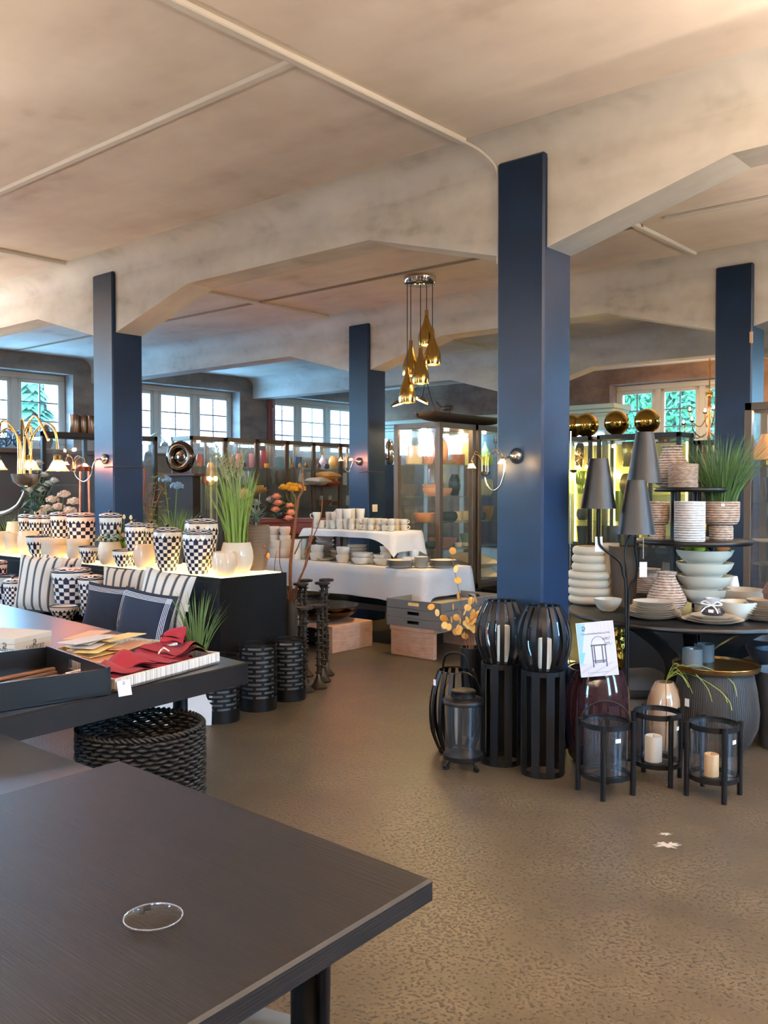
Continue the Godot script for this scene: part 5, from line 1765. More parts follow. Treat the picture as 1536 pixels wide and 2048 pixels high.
# cloth over a table: flat top with a skirt that hangs in soft folds
func cloth(x0: float, x1: float, z0: float, z1: float, y: float, drops: Array, seed_: int) -> ArrayMesh:
	var mb := MB.new()
	var r := 0.012
	var per := []
	var corner := [Vector2(x0, z1), Vector2(x1, z1), Vector2(x1, z0), Vector2(x0, z0)]
	for e in 4:
		var a: Vector2 = corner[e]
		var b: Vector2 = corner[(e + 1) % 4]
		var n := int((b - a).length() / 0.06) + 2
		for k in n:
			per.append([a.lerp(b, float(k) / n), e, float(k) / n])
	per.append(per[0])
	var P := []
	for row in 9:
		var f := row / 8.0
		var line := PackedVector3Array()
		for i in per.size():
			var q: Array = per[i]
			var c := Vector2((x0 + x1) / 2, (z0 + z1) / 2)
			var nrm := [Vector2(0, 1), Vector2(1, 0), Vector2(0, -1), Vector2(-1, 0)]
			var nn: Vector2 = nrm[q[1]]
			var tt: float = q[2]
			var drop: float = drops[q[1]]
			var cor := pow(1.0 - 2.0 * minf(tt, 1.0 - tt), 6.0)
			if tt < 0.5:
				nn = nn.lerp(nrm[(q[1] + 3) % 4], 0.5 * cor)
				drop = lerpf(drop, maxf(drop, drops[(q[1] + 3) % 4]) * 1.25, cor)
			else:
				nn = nn.lerp(nrm[(q[1] + 1) % 4], 0.5 * cor)
				drop = lerpf(drop, maxf(drop, drops[(q[1] + 1) % 4]) * 1.25, cor)
			var fold: float = 0.012 * sin(i * 0.9 + seed_) + 0.008 * sin(i * 0.37 + 1.0) + 0.055 * cor
			var yy: float = y if row == 0 else y - 0.004 - drop * f
			var o: float = 0.0 if row == 0 else r + fold * f
			line.append(Vector3(q[0].x + nn.x * o, yy, q[0].y + nn.y * o))
		P.append(line)
	P.reverse()
	mb.sheet(P)
	var T := []
	for i in 9:
		var line := PackedVector3Array()
		for j in 25:
			line.append(Vector3(lerpf(x0, x1, j / 24.0), y + 0.0012 * sin(j * 1.3 + i * 2.0), lerpf(z0, z1, i / 8.0)))
		T.append(line)
	mb.sheet(T)
	return mb.mesh()

func white_tables() -> void:
	# long lower table with black frame and shelf below
	var x0 := -8.95
	var x1 := -5.36
	var z0 := -7.52
	var z1 := -6.76
	var o := thing("buffet_table", "black-framed table under the long white cloth of tableware", "table", Vector3((x0 + x1) / 2, 0, (z0 + z1) / 2))
	var L := x1 - x0
	var W := z1 - z0
	part(o, "top", bx(L - 0.02, 0.03, W - 0.02, Vector3(0, 0.728, 0), 0.002), M.black_frame)
	for sx in [-1.0, 1.0]:
		for sz in [-1.0, 1.0]:
			part(o, "leg", bx(0.045, 0.715, 0.045, Vector3(sx * (L / 2 - 0.05), 0.3575, sz * (W / 2 - 0.05)), 0.003), M.black_frame)
	part(o, "leg", bx(0.045, 0.715, 0.045, Vector3(0.02, 0.3575, W / 2 - 0.05), 0.003), M.black_frame)
	part(o, "lower_shelf", bx(L * 0.48, 0.06, W - 0.14, Vector3(L * 0.25, 0.33, 0), 0.003), mk("shelf_black", rgb8(34, 33, 33), 0.3))
	price_tag(o, Vector3(L / 2 - 0.07, 0.42, W / 2 - 0.02), 0.055, 0.08)
	var c := solo("tablecloth", "long white linen cloth draped over the lower buffet table", "tablecloth", cloth(x0, x1, z0, z1, 0.748, [0.3, 0.26, 0.26, 0.2], 3), M.white_linen)
	# raised tier
	var u0: float = -7.165
	var u1: float = -5.913
	var t := thing("riser_table", "dark wooden riser standing on the white table, carrying cups", "table", Vector3((u0 + u1) / 2, 0.7495, -7.16))
	var UL := u1 - u0
	part(t, "top", bx(UL, 0.03, 0.42, Vector3(0, 0.325, 0), 0.002), mk("dark_walnut", rgb8(52, 32, 24), 0.45))
	for k in 4:
		var lx := [-UL / 2 + 0.04, -UL * 0.12, UL / 2 - 0.03, UL / 2 - 0.03]
		part(t, "leg", bx(0.05, 0.31, 0.05, Vector3(lx[k], 0.155, [0.17, 0.17, 0.17, -0.17][k]), 0.003), M.dark_walnut)
	part(t, "leg", bx(0.05, 0.31, 0.05, Vector3(-UL / 2 + 0.04, 0.155, -0.17), 0.003), M.dark_walnut)
	solo("tablecloth", "white linen cloth over the raised tier of cups", "tablecloth", cloth(u0 - 0.02, u1 + 0.02, -7.39, -6.93, 1.094, [0.07, 0.2, 0.06, 0.07], 9), M.white_linen)
	# cups on the raised tier
	var wc: Material = M.white_china
	var ty := 1.0965
	var proto: Node3D = null
	var n := 0
	var cols := 13
	for r in 2:
		for k in cols:
			var fx := (k + 0.5) / cols
			var px := lerpf(u0 + 0.05, u1 - 0.03, fx) + (0.02 if r else 0.0)
			var pz: float = [-7.02, -7.2][r] + 0.015 * sin(k * 2.3)
			var big := k < 6
			var w := 0.092 if big else 0.08
			var h := 0.088 if big else 0.06
			var levels := 2
			if big and r == 0 and k in [1, 2, 3]:
				levels = 1
			if big and k in [4, 5]:
				w = 0.1
				h = 0.11
			for lv in levels:
				var what := "tall white mug" if h > 0.1 else ("white mug" if big else "white cup")
				var label := "%s, %s row of the raised tier, %s from left%s" % [what, ["front", "rear"][r], ORD[k], "" if levels == 1 else [", lower of pair", ", upper of pair"][lv]]
				cup("cup", label, Vector3(px, ty + lv * h * 0.96, pz), w, h, 2.4 + 2.0 * sin(k * 1.7 + r * 3.1 + lv), "white cups on the raised tier", wc)
	# tableware on the lower cloth; y of the cloth
	var y := 0.7505
	pot("flat_plate", "single flat plate in front of the large cup pair at the left", "plate", "plate", wc, Vector3(-6.910, 0.750, -7.002), 0.217, 0.026, "", 0.004)
	var lists := [
		["white bowl", "in the tall stack at the cloth's left", "bowl", Vector3(-7.121, 0.750, -7.200), 0.223, 0.148, 5, 0.07, 0.045],
		["large white cup", "at the front left of the cloth", "cup", Vector3(-7.016, 0.750, -6.970), 0.163, 0.147, 2, 0.085, 0.08],
		["large white cup", "standing right of the flat plate", "cup", Vector3(-6.578, 0.750, -6.920), 0.153, 0.148, 2, 0.085, 0.08],
		["white soup bowl", "behind the large cup pair, middle left", "bowl", Vector3(-6.920, 0.750, -7.200), 0.176, 0.156, 2, 0.06, 0.04],
		["deep white bowl", "in the stack of five at the middle of the cloth", "bowl", Vector3(-6.526, 0.750, -7.080), 0.234, 0.206, 5, 0.055, 0.032],
		["white salad bowl", "in the front pair, left", "deep_bowl", Vector3(-6.320, 0.750, -6.941), 0.228, 0.101, 2, 0.07, 0.045],
		["white salad bowl", "in the front pair, right, slightly tilted", "deep_bowl", Vector3(-6.074, 0.750, -6.997), 0.225, 0.095, 2, 0.07, 0.04],
		["small white bowl", "behind the front salad bowls", "bowl", Vector3(-6.220, 0.750, -7.000), 0.134, 0.144, 2, 0.06, 0.04],
		["white breakfast cup", "in the trio left of the plate stacks", "cup", Vector3(-6.019, 0.750, -6.980), 0.153, 0.226, 3, 0.075, 0.06],
		["small side plate", "in the tall stack of eight beside the mug", "plate", Vector3(-5.593, 0.750, -7.000), 0.163, 0.153, 8, 0.02, 0.0125],
		["dinner plate", "in the foremost stack at the table corner", "plate", Vector3(-5.750, 0.750, -6.865), 0.286, 0.084, 6, 0.022, 0.011],
		["large dinner plate", "in the stack at the right end of the cloth", "plate", Vector3(-5.434, 0.750, -7.150), 0.287, 0.152, 6, 0.022, 0.011],
		["bluish white cup", "behind the mug near the riser leg", "cup", Vector3(-6.057, 0.750, -7.280), 0.125, 0.179, 2, 0.08, 0.075],
		["bluish white cup", "right of its twin near the riser leg", "cup", Vector3(-5.925, 0.750, -7.300), 0.114, 0.183, 2, 0.08, 0.075],
		["white beaker", "at the far left end, front", "beaker", Vector3(-7.652, 0.750, -6.950), 0.136, 0.155, 2, 0.1, 0.09],
		["white beaker", "second at the far left end", "beaker", Vector3(-7.557, 0.750, -7.000), 0.124, 0.168, 2, 0.1, 0.09],
		["white beaker", "third at the far left end, near the twig", "beaker", Vector3(-7.272, 0.750, -6.900), 0.121, 0.233, 2, 0.12, 0.1],
		["white beaker", "fourth at the left end, right of the twig", "beaker", Vector3(-7.250, 0.750, -7.000), 0.111, 0.241, 2, 0.12, 0.1],
		["pleated white bowl", "in the tall column at the far left end", "vase", Vector3(-8.018, 0.750, -7.250), 0.154, 0.297, 3, 0.13, 0.1],
		["pleated white bowl", "in the second column at the far left end", "vase", Vector3(-7.860, 0.750, -7.280), 0.141, 0.301, 3, 0.13, 0.1],
	]
	for q in lists:
		var W2: Array = []
		var ww: float = clampf(q[4], 0.08, 0.32)
		for k in q[6]:
			W2.append(ww * (1.0 - 0.012 * k))
		pile(String(q[0]).replace(" ", "_"), "plate" if q[2] == "plate" else ("cup" if q[2] in ["cup", "beaker"] else "bowl"), q[0], q[1], q[2], mk("blue_china", rgb8(212, 222, 226), 0.18) if String(q[0]).begins_with("bluish") else wc, q[3], W2, q[7], q[8], "", 0.004)
	cup("mug", "white mug with handle right of the riser leg", Vector3(-5.699, 0.750, -6.920), 0.1, 0.1, 0.4, "", wc)

# glazed showcase: corner posts, rails, glass shelves; x runs along the front
func showcase(label: String, at: Vector3, turn: float, w: float, d: float, y0: float, y1: float, shelves: Array, fm: Material, bays := 1, post := 0.04, grp := "") -> Node3D:
	var o := thing("showcase", label, "cabinet", at, turn, grp)
	for i in bays + 1:
		for z in [post / 2, d - post / 2]:
			part(o, "post", bx(post, y1 - y0, post, Vector3.ZERO, 0.003), fm, Vector3(lerpf(post / 2, w - post / 2, float(i) / bays), (y0 + y1) / 2, -z))
	part(o, "top", bx(w, 0.06, d, Vector3(w / 2, y1 - 0.03, -d / 2), 0.003), fm)
	part(o, "bottom", bx(w, 0.06, d, Vector3(w / 2, y0 + 0.03, -d / 2), 0.003), fm)
	if y0 > 0.05:
		part(o, "plinth", bx(w - 0.06, y0, d - 0.06, Vector3(w / 2, y0 / 2, -d / 2)), M.black_frame)
	for y in shelves:
		part(o, "shelf", bx(w - post, 0.008, d - post, Vector3(w / 2, y - 0.004, -d / 2)), M.shelf_glass)
	for i in bays:
		part(o, "front_pane", bx(w / bays - post, y1 - y0 - 0.13, 0.004, Vector3(w * (i + 0.5) / bays, (y0 + y1) / 2, -0.02)), M.pane)
	for x in [0.02, w - 0.02]:
		part(o, "side_pane", bx(0.004, y1 - y0 - 0.13, d - 2 * post, Vector3(x, (y0 + y1) / 2, -d / 2)), M.pane)
	return o

func added_spots(par: Node3D, n: int, w: float, d: float, y: float, c: Color, e: float) -> void:  # lamps added inside the cabinets to brighten the goods
	for i in n:
		var x := w * (i + 0.5) / n
		part(par, "added_spot_lamp", lt([Vector2(0, 0), Vector2(0.03, 0), Vector2(0.032, 0.01), Vector2(0, 0.012)], 14), glow("added_spot_glow", rgb8(255, 240, 215), 4.0), Vector3(x, y - 0.014, -d / 2))
		omni(par, Vector3(x, y - 0.008, -d / 2), c, e, 0.03)

func vitrines() -> void:
	# long row of showcases before the left windows, six bays
	var ys := [1.24, 1.57, 1.82]
	var z_a := -7.555
	var bays := [[-7.555, -8.15], [-8.15, -8.73], [-8.73, -9.32], [-9.32, -9.88], [-9.88, -10.48], [-10.48, -11.1]]
	for k in bays.size():
		var b: Array = bays[k]
		var o := showcase("glass showcase in the row before the windows, %s from the left" % ORD[k], Vector3(-10.0, 0, b[0]), PI / 2, b[0] - b[1] - 0.004, 0.45, 0.3, 2.235, ys, M.bronze_frame, 1, 0.035, "showcases before the left windows")
		added_spots(o, 1, b[0] - b[1], 0.45, 2.17, rgb8(255, 240, 220), 0.16)
		part(o, "back_panel", bx(b[0] - b[1] - 0.04, 1.5, 0.012, Vector3((b[0] - b[1]) / 2, 1.1, -0.43)), mk("vitrine_back", rgb8(74, 74, 74), 0.5))
	var ol := showcase("black-framed glass showcase left of the checked-jar column", Vector3(-10.0, 0, -5.42), PI / 2, 1.6, 0.45, 0.3, 2.2, ys, M.black_frame, 2, 0.05)
	# goods in the row: [kind, label, prof, colour, u, shelf y, top v, width px]
	var glassy := glass("tall_clear", rgb8(220, 230, 230), 0.22)
	var G := [
		["vase", "brown egg-shaped vase on the top shelf of the second showcase", "egg", rgb8(170, 130, 100), Vector3(-10.200, 1.825, -8.386), 0.115, 0.211],
		["tall_glass", "red-based tall glass on the top shelf, left", "beaker", rgb8(214, 90, 90), Vector3(-10.200, 1.825, -8.552), 0.080, 0.202],
		["tall_glass", "red-based tall glass on the top shelf, right", "beaker", rgb8(220, 110, 106), Vector3(-10.200, 1.825, -8.798), 0.088, 0.208],
		["drop_ornament", "small brown wooden drop on the top shelf", "bottle", rgb8(96, 44, 32), Vector3(-10.080, 1.825, -8.535), 0.086, 0.091],
		["red_box", "upright red box on the top shelf of the third showcase", "drum", rgb8(176, 60, 50), Vector3(-10.200, 1.825, -9.021), 0.104, 0.259],
		["orange_candle", "small orange candle on the top shelf beside the red box", "drum", rgb8(226, 160, 60), Vector3(-10.060, 1.825, -8.955), 0.073, 0.063],
		["petrol_jar", "wide petrol green jar on the top shelf of the fourth showcase", "jar", rgb8(44, 92, 96), Vector3(-10.220, 1.825, -9.390), 0.152, 0.149],
		["yellow_bottle", "pale yellow bottle behind the petrol jar", "bottle", rgb8(190, 196, 130), Vector3(-10.250, 1.825, -9.552), 0.107, 0.261],
		["blue_jar", "dark blue jar on the top shelf of the fifth showcase", "jar", rgb8(36, 66, 96), Vector3(-10.200, 1.825, -9.725), 0.123, 0.180],
		["drop_ornament", "first brown glass drop below the blue jar", "bottle", rgb8(110, 70, 34), Vector3(-10.070, 1.825, -9.497), 0.061, 0.088],
		["drop_ornament", "second gold drop on the fifth showcase's top shelf", "bottle", rgb8(170, 130, 56), Vector3(-10.070, 1.825, -9.643), 0.061, 0.091],
		["drop_ornament", "third brown drop on the fifth showcase's top shelf", "bottle", rgb8(104, 76, 40), Vector3(-10.070, 1.825, -9.771), 0.069, 0.102],
		["drop_ornament", "brown drop at the left of the sixth showcase", "bottle", rgb8(86, 50, 34), Vector3(-10.070, 1.825, -10.052), 0.070, 0.107],
		["lilac_vase", "lilac glass vase on the sixth showcase's top shelf", "bottle", rgb8(190, 176, 206), Vector3(-10.200, 1.825, -10.260), 0.127, 0.225],
		["dark_jar", "squat dark jar beside the lilac vase", "round_pot", rgb8(50, 30, 34), Vector3(-10.080, 1.825, -10.229), 0.095, 0.080],
		["amber_dish", "amber glass dish standing at the right of the sixth showcase", "egg", rgb8(222, 170, 96), Vector3(-10.150, 1.825, -10.471), 0.176, 0.213],
		["striped_pot", "grey-blue striped pot on the middle shelf", "round_pot", rgb8(92, 96, 88), Vector3(-10.150, 1.575, -9.294), 0.150, 0.216],
		["olive_vase", "olive pointed vase on the middle shelf of the fourth showcase", "bottle", rgb8(92, 86, 60), Vector3(-10.150, 1.575, -9.488), 0.122, 0.249],
		["dark_bowl", "dark bowl on the middle shelf", "round_pot", rgb8(70, 80, 76), Vector3(-10.120, 1.575, -9.126), 0.089, 0.109],
		["white_dish", "flat white dish on the middle shelf of the fifth showcase", "plate", rgb8(220, 214, 206), Vector3(-10.150, 1.575, -9.826), 0.232, 0.052],
		["black_vase", "ribbed black ball vase on the lower shelf", "round_pot", rgb8(30, 32, 36), Vector3(-10.100, 1.245, -8.746), 0.189, 0.276],
		["dark_plate", "rust plate on the lower shelf of the sixth showcase", "plate", rgb8(120, 66, 50), Vector3(-10.150, 1.245, -10.242), 0.269, 0.091],
		["dark_plate", "second rust plate on the lower shelf", "plate", rgb8(110, 62, 50), Vector3(-10.200, 1.245, -10.521), 0.242, 0.063],
		["white_bell", "white hanging paper tulip below the top shelf", "bottle", rgb8(214, 224, 220), Vector3(-10.300, 1.575, -9.873), 0.078, 0.233],
		["patterned_vase", "black-and-white patterned vase on the top shelf near the tall grass", "vase", rgb8(66, 62, 62), Vector3(-10.200, 1.825, -8.223), 0.085, 0.193],
		["rust_dish", "upright rust dish on the top shelf near the tall grass", "egg", rgb8(190, 130, 90), Vector3(-10.200, 1.575, -8.044), 0.140, 0.312],
		["red_bowl", "red bowl on the middle shelf of the first showcase", "round_pot", rgb8(170, 40, 40), Vector3(-10.150, 1.575, -7.746), 0.096, 0.099],
		["red_bowl", "second red bowl on the middle shelf, right", "round_pot", rgb8(150, 34, 40), Vector3(-10.150, 1.575, -7.900), 0.097, 0.114],
		["red_flower_ball", "red and yellow flower ball on the top shelf of the first showcase", "egg", rgb8(206, 90, 60), Vector3(-10.150, 1.825, -7.807), 0.097, 0.173],
	]
	for q in G:
		pot(q[0], q[1], String(q[0]).split("_")[-1], q[2], mk("vit %s" % q[3].to_html(), q[3], 0.2), q[4], q[5], q[6], "", 0.004, 18)
	for k in 6:
		pot("clear_vase", "clear cylinder glass on the middle shelf, %s from the left" % ORD[k], "vase", "beaker", glassy, [Vector3(-10.200, 1.575, -8.644), 0.065, 0.229, Vector3(-10.150, 1.575, -8.687), 0.065, 0.244, Vector3(-10.200, 1.575, -8.815), 0.066, 0.232, Vector3(-10.200, 1.575, -9.950), 0.063, 0.233, Vector3(-10.200, 1.575, -10.059), 0.063, 0.234, Vector3(-10.200, 1.575, -10.779), 0.073, 0.203][k * 3], 0.07, 0.2, "clear cylinder glasses", 0.003, 16)
	for k in 9:
		pot("wine_glass", "stemmed clear glass on the lower shelf behind the cups, %s from the left" % ORD[k], "glass", "beaker", glassy, Vector3(-10.12 - 0.1 * (k % 2), 1.245, -9.95 - 0.1 * k), 0.06, 0.16, "clear glasses on the lower shelf", 0.003, 14)
	for k in 3:
		var c := thing("cushion", ["brown cushion at the bottom of the pile in the showcase", "yellow striped cushion on top of the pile in the showcase", "pale cushion left in the pile in the showcase"][k], "cushion", Vector3(-9.930, 1.600, -10.120) + Vector3(0.0, [0.0, 0.12, 0.03][k], [0.02, 0.02, 0.22][k]))
		c.rotation = Vector3(PI / 2 + 0.05, PI / 2, 0)
		part(c, "cover", pillow(0.34, 0.36, 0.12, 10), [mk("rust_cloth", rgb8(150, 76, 50), 0.95), mk("amber_cloth", rgb8(222, 164, 92), 0.95), mk("oat_cloth", rgb8(206, 196, 184), 0.95)][k])
	# polished ring vase standing at the showcase row's near end
	var rv := thing("ring_vase", "large polished dark steel ring vase before the left showcase", "vase", Vector3(-8.504, 1.884, -6.275), 0.5)
	var rp := []
	for k in 33:
		rp.append(Vector3(cos(TAU * k / 32.0) * 0.118, sin(TAU * k / 32.0) * 0.128, 0))
	var rm := MB.new()
	rm.tube(rp, 0.055, 16, false)
	part(rv, "ring", rm.mesh(), mk("dark_steel", rgb8(104, 92, 82), 0.12, 1.0))
	part(rv, "dish", MB.new().at(Vector3(0, 0, -0.01), Vector3(PI / 2, 0, 0)).ball(0.1, Vector3.ZERO, 20, 0.3).mesh(), M.dark_steel)
	part(rv, "stand", bx(0.4, 0.03, 0.3, Vector3(0, -0.2, -0.08), 0.004), mk("maroon_board", rgb8(70, 36, 34), 0.4))
	part(rv, "stand_leg", bx(0.3, 1.66, 0.22, Vector3(0, -1.03, -0.1), 0.004), M.black_frame)
	# things on the left sill and showcase top
	pot("bottle_vase", "brown bottle-shaped vase on the left window sill", "vase", "bottle", mk("brown_vase", rgb8(104, 86, 68), 0.35), Vector3(-12.860, 2.117, -7.020), 0.226, 0.398)
	for q in [[42, "right twisted wire ball on the window sill"], [4, "left twisted wire ball on the window sill"]]:
		var wb := thing("wire_ball", q[1], "ornament", [Vector3(-12.840, 2.117, -6.623), Vector3(-12.840, 2.117, -6.342)][0 if q[0] == 42 else 1] + Vector3(0, 0.13, 0))
		for k in 9:
			part(wb, "wire_loop", tb(ring(0.125, 0, 26), 0.009, 5), mk("grey_wire_ball", rgb8(86, 88, 92), 0.4, 0.5), Vector3.ZERO, Vector3(0.7 * k, 0.35 * k, 1.1 * k))
	for k in 4:
		var o := pot("canister", "%s tall brown and silver canister on the showcase top, from the left" % ORD[k], "canister", "drum", mk("canister", rgb8(112, 96, 84), 0.2, 0.7), [Vector3(-10.200, 2.200, -5.950), 0.111, 0.178, Vector3(-10.220, 2.200, -6.071), 0.112, 0.199, Vector3(-10.200, 2.200, -6.169), 0.100, 0.191, Vector3(-10.250, 2.200, -6.283), 0.101, 0.200][k * 3], 0.12, 0.23, "tall canisters", 0.004, 20)
	var sb := solo("ledge_board", "brown board ledge below the left window", "ledge", bx(0.3, 0.06, 3.2, Vector3(0, 0.03, 0), 0.004), mk("ledge_brown", rgb8(92, 72, 62), 0.6), Vector3(-12.3, 2.02, -6.3))
	var sl := solo("partition", "dark grey panel wall below the window ledge", "panel", bx(0.05, 2.02, 3.4), mk("panel_grey", rgb8(84, 78, 76), 0.7), Vector3(-12.42, 1.01, -6.3))
	# pair of large glass cabinets right of the middle column
	var ca := showcase("tall bronze-framed glass cabinet with bowls, right of the middle column", Vector3(-6.5, 0, -7.65), 0.0, 0.64, 0.66, 0.41, 2.235, [0.87, 1.16, 1.44, 1.79], M.bronze_frame, 1, 0.06)
	added_spots(ca, 2, 0.64, 0.66, 2.17, rgb8(255, 226, 180), 0.22)
	var cb := showcase("second bronze-framed glass cabinet, half hidden by the tall column", Vector3(-6.5, 0, -8.36), 0.0, 0.64, 0.66, 0.41, 2.235, [0.87, 1.16, 1.44, 1.79], M.bronze_frame, 1, 0.06)
	added_spots(cb, 2, 0.64, 0.66, 2.17, rgb8(255, 226, 180), 0.22)
	var tea := mk("teal_glaze", rgb8(14, 50, 58), 0.08)
	var cl := mk("terracotta_clay", rgb8(196, 132, 92), 0.6)
	var sa := mk("sand_clay", rgb8(176, 140, 106), 0.6)
	var ye := mk("pale_tin", rgb8(216, 206, 160), 0.5)
	var C := [
		["tall_vase", "tall orange terracotta vase on the cabinet's top shelf, left", "egg", cl, Vector3(-6.200, 1.794, -7.882), 0.154, 0.273],
		["tall_vase", "tall orange terracotta oval vase on the cabinet's top shelf", "egg", cl, Vector3(-6.200, 1.794, -8.135), 0.146, 0.277],
		["dome_bowl", "brown cylinder bowl on the cabinet's top shelf", "drum", mk("umber_clay", rgb8(150, 92, 62), 0.6), Vector3(-6.150, 1.794, -8.379), 0.148, 0.120],
		["low_bowl", "low terracotta bowl before the oval vase", "bowl", sa, Vector3(-6.000, 1.794, -8.027), 0.154, 0.047],
		["lime_vase", "tall pale lime vase at the back of the top shelf", "egg", mk("lime_pale", rgb8(196, 190, 120), 0.3), Vector3(-6.350, 1.794, -8.822), 0.143, 0.333],
		["wicker_block", "ribbed straw basket at the left back of the top shelf", "drum", mk("straw", rgb8(206, 184, 140), 0.8), Vector3(-6.300, 1.794, -7.760), 0.187, 0.201],
		["clay_bowl", "wide terracotta bowl on the second shelf, front", "deep_bowl", cl, Vector3(-6.100, 1.444, -7.924), 0.330, 0.090],
		["clay_plate", "terracotta plate behind the wide bowl on the second shelf", "plate", sa, Vector3(-6.300, 1.444, -8.101), 0.248, 0.134],
		["egg_ornament", "dark teal glazed egg on the second shelf", "egg", tea, Vector3(-6.150, 1.444, -8.304), 0.136, 0.248],
		["clear_goblet", "clear pointed glass on the second shelf", "facet", M.clear_glass, Vector3(-6.300, 1.444, -8.064), 0.090, 0.303],
		["wide_bowl", "wide tan bowl on the third shelf behind the cups", "deep_bowl", mk("tan_bowl", rgb8(160, 112, 78), 0.3), Vector3(-6.100, 1.164, -7.721), 0.271, 0.099],
		["teal_bowl", "glossy dark teal bowl on the third shelf", "round_pot", tea, Vector3(-6.100, 1.164, -8.135), 0.201, 0.101],
		["tin_box", "pale gold tin on the third shelf, left", "drum", ye, Vector3(-6.100, 1.164, -8.314), 0.079, 0.103],
		["tin_box", "pale gold tin on the third shelf, right", "drum", ye, Vector3(-6.100, 1.164, -8.458), 0.080, 0.106],
		["footed_bowl", "rose-brown footed bowl on the fourth shelf", "bowl", mk("rose_clay", rgb8(150, 104, 84), 0.4), Vector3(-6.100, 0.874, -8.025), 0.311, 0.105],
		["teal_pot", "dark teal pot on the fourth shelf beside the plates", "round_pot", tea, Vector3(-6.050, 0.874, -7.737), 0.141, 0.082],
		["tin_box", "speckled gold tin on the fourth shelf, left", "drum", ye, Vector3(-6.050, 0.874, -8.247), 0.079, 0.047],
		["tin_box", "speckled gold tin on the fourth shelf, right", "drum", ye, Vector3(-6.050, 0.874, -8.390), 0.080, 0.040],
		["green_bowl", "green glass bowl on the fourth shelf, back", "bowl", mk("green_glass", rgb8(120, 160, 126), 0.1), Vector3(-6.300, 0.874, -8.737), 0.154, 0.121],
		["tin_box", "gold tin at the cabinet bottom, right", "drum", ye, Vector3(-6.050, 0.474, -8.296), 0.102, 0.066],
		["rose_pot", "rose cylinder pot at the cabinet bottom", "drum", M.rose_clay, Vector3(-6.050, 0.474, -8.108), 0.111, 0.091],
		["mint_bottle", "mint green bottle on the second cabinet's top shelf", "bottle", mk("mint", rgb8(120, 206, 160), 0.15), Vector3(-6.100, 1.794, -8.835), 0.129, 0.278],
		["lime_ball", "lime yellow ball vase on the second cabinet's top shelf", "round_pot", mk("lime", rgb8(206, 220, 60), 0.2), Vector3(-5.980, 1.794, -8.641), 0.092, 0.106],
		["green_ball", "green ball vase beside the lime one", "round_pot", mk("green_ball", rgb8(110, 160, 70), 0.2), Vector3(-5.970, 1.794, -8.738), 0.087, 0.126],
		["speckled_bowl", "speckled grey-green lidded bowl on the second shelf", "round_pot", mk("speckle", rgb8(146, 156, 130), 0.5), Vector3(-6.050, 1.444, -8.785), 0.163, 0.193],
		["dark_bowl", "dark glossy bowl on the second cabinet's third shelf", "round_pot", tea, Vector3(-6.050, 1.164, -8.685), 0.128, 0.091],
		["gold_leaf_bowl", "golden leaf-shaped bowl behind the dark bowl", "bowl", mk("leaf_gold", rgb8(160, 130, 60), 0.3, 0.6), Vector3(-6.020, 1.164, -8.784), 0.128, 0.159],
	]
	for q in C:
		pot(q[0], q[1], String(q[0]).split("_")[-1], q[2], q[3], q[4], q[5], q[6], "", 0.005, 20)
	for k in 2:
		var c := thing("cushion", ["lower pale sand cushion in the cabinet bottom", "upper pale sand cushion in the cabinet bottom"][k], "cushion", Vector3(-6.1, 0.53 + 0.12 * k, -8.2 - 0.5))
		c.position = Vector3(-6.080, 0.500, -8.611) + Vector3(0, 0.07 + 0.13 * k, 0.02 * k)
		c.rotation = Vector3(PI / 2 + 0.25 - 0.1 * k, PI / 2, 0.2)
		part(c, "cover", pillow(0.46, 0.44, 0.16, 12), mk("sand_cloth", rgb8(206, 196, 160), 0.9))
	# long wooden dough tray on the cabinets
	var bo := thing("wooden_trough", "long dark wooden trough lying on top of the glass cabinets", "trough", Vector3(-6.05, 2.236, -8.25), PI / 2)
	var P := []
	for i in 9:
		var row := PackedVector3Array()
		for j in 21:
			var a := -1.0 + 2.0 * j / 20.0
			var th := PI * i / 8.0
			var wd := 0.16 * pow(1.0 - pow(absf(a), 6.0), 0.5) + 0.02
			row.append(Vector3(a * 0.74, 0.1 - 0.09 * sin(th) * (1.0 - 0.3 * pow(absf(a), 4)) + 0.012 * a * a, -cos(th) * wd))
		P.append(row)
	var bm := MB.new()
	bm.sheet(P)
	part(bo, "trough", bm.mesh(), two_sided(mk("old_wood", rgb8(46, 33, 25), 0.6)))
	var bd := thing("bird_figure", "small dark bird figure perched on the wooden trough", "figurine", Vector3(-6.050, 2.382, -8.037))
	part(bd, "body", MB.new().at(Vector3(0, 0.03, 0), Vector3(0, 0.715, 0.12), Vector3(1.9, 0.8, 0.8)).ball(0.04, Vector3.ZERO, 14).mesh(), mk("bird_iron", rgb8(44, 34, 28), 0.5))
	part(bd, "tail", tb([Vector3(-0.05, 0.04, 0.04), Vector3(-0.1, 0.1, 0.07)], 0.008, 6), M.bird_iron)
	part(bd, "foot", bx(0.06, 0.03, 0.04, Vector3(0, -0.01, 0), 0.004), M.bird_iron)
	# pale green panelled wardrobes on the back wall
	var pg := mk("sage_paint", rgb8(176, 186, 168), 0.5)
	var wx := [[-12.449, -9.071, 2.83, "wide sage green cabinet with cornice along the back wall"], [-8.451, -6.921, 2.9, "sage green cabinet with cornice left of the garden window"]]
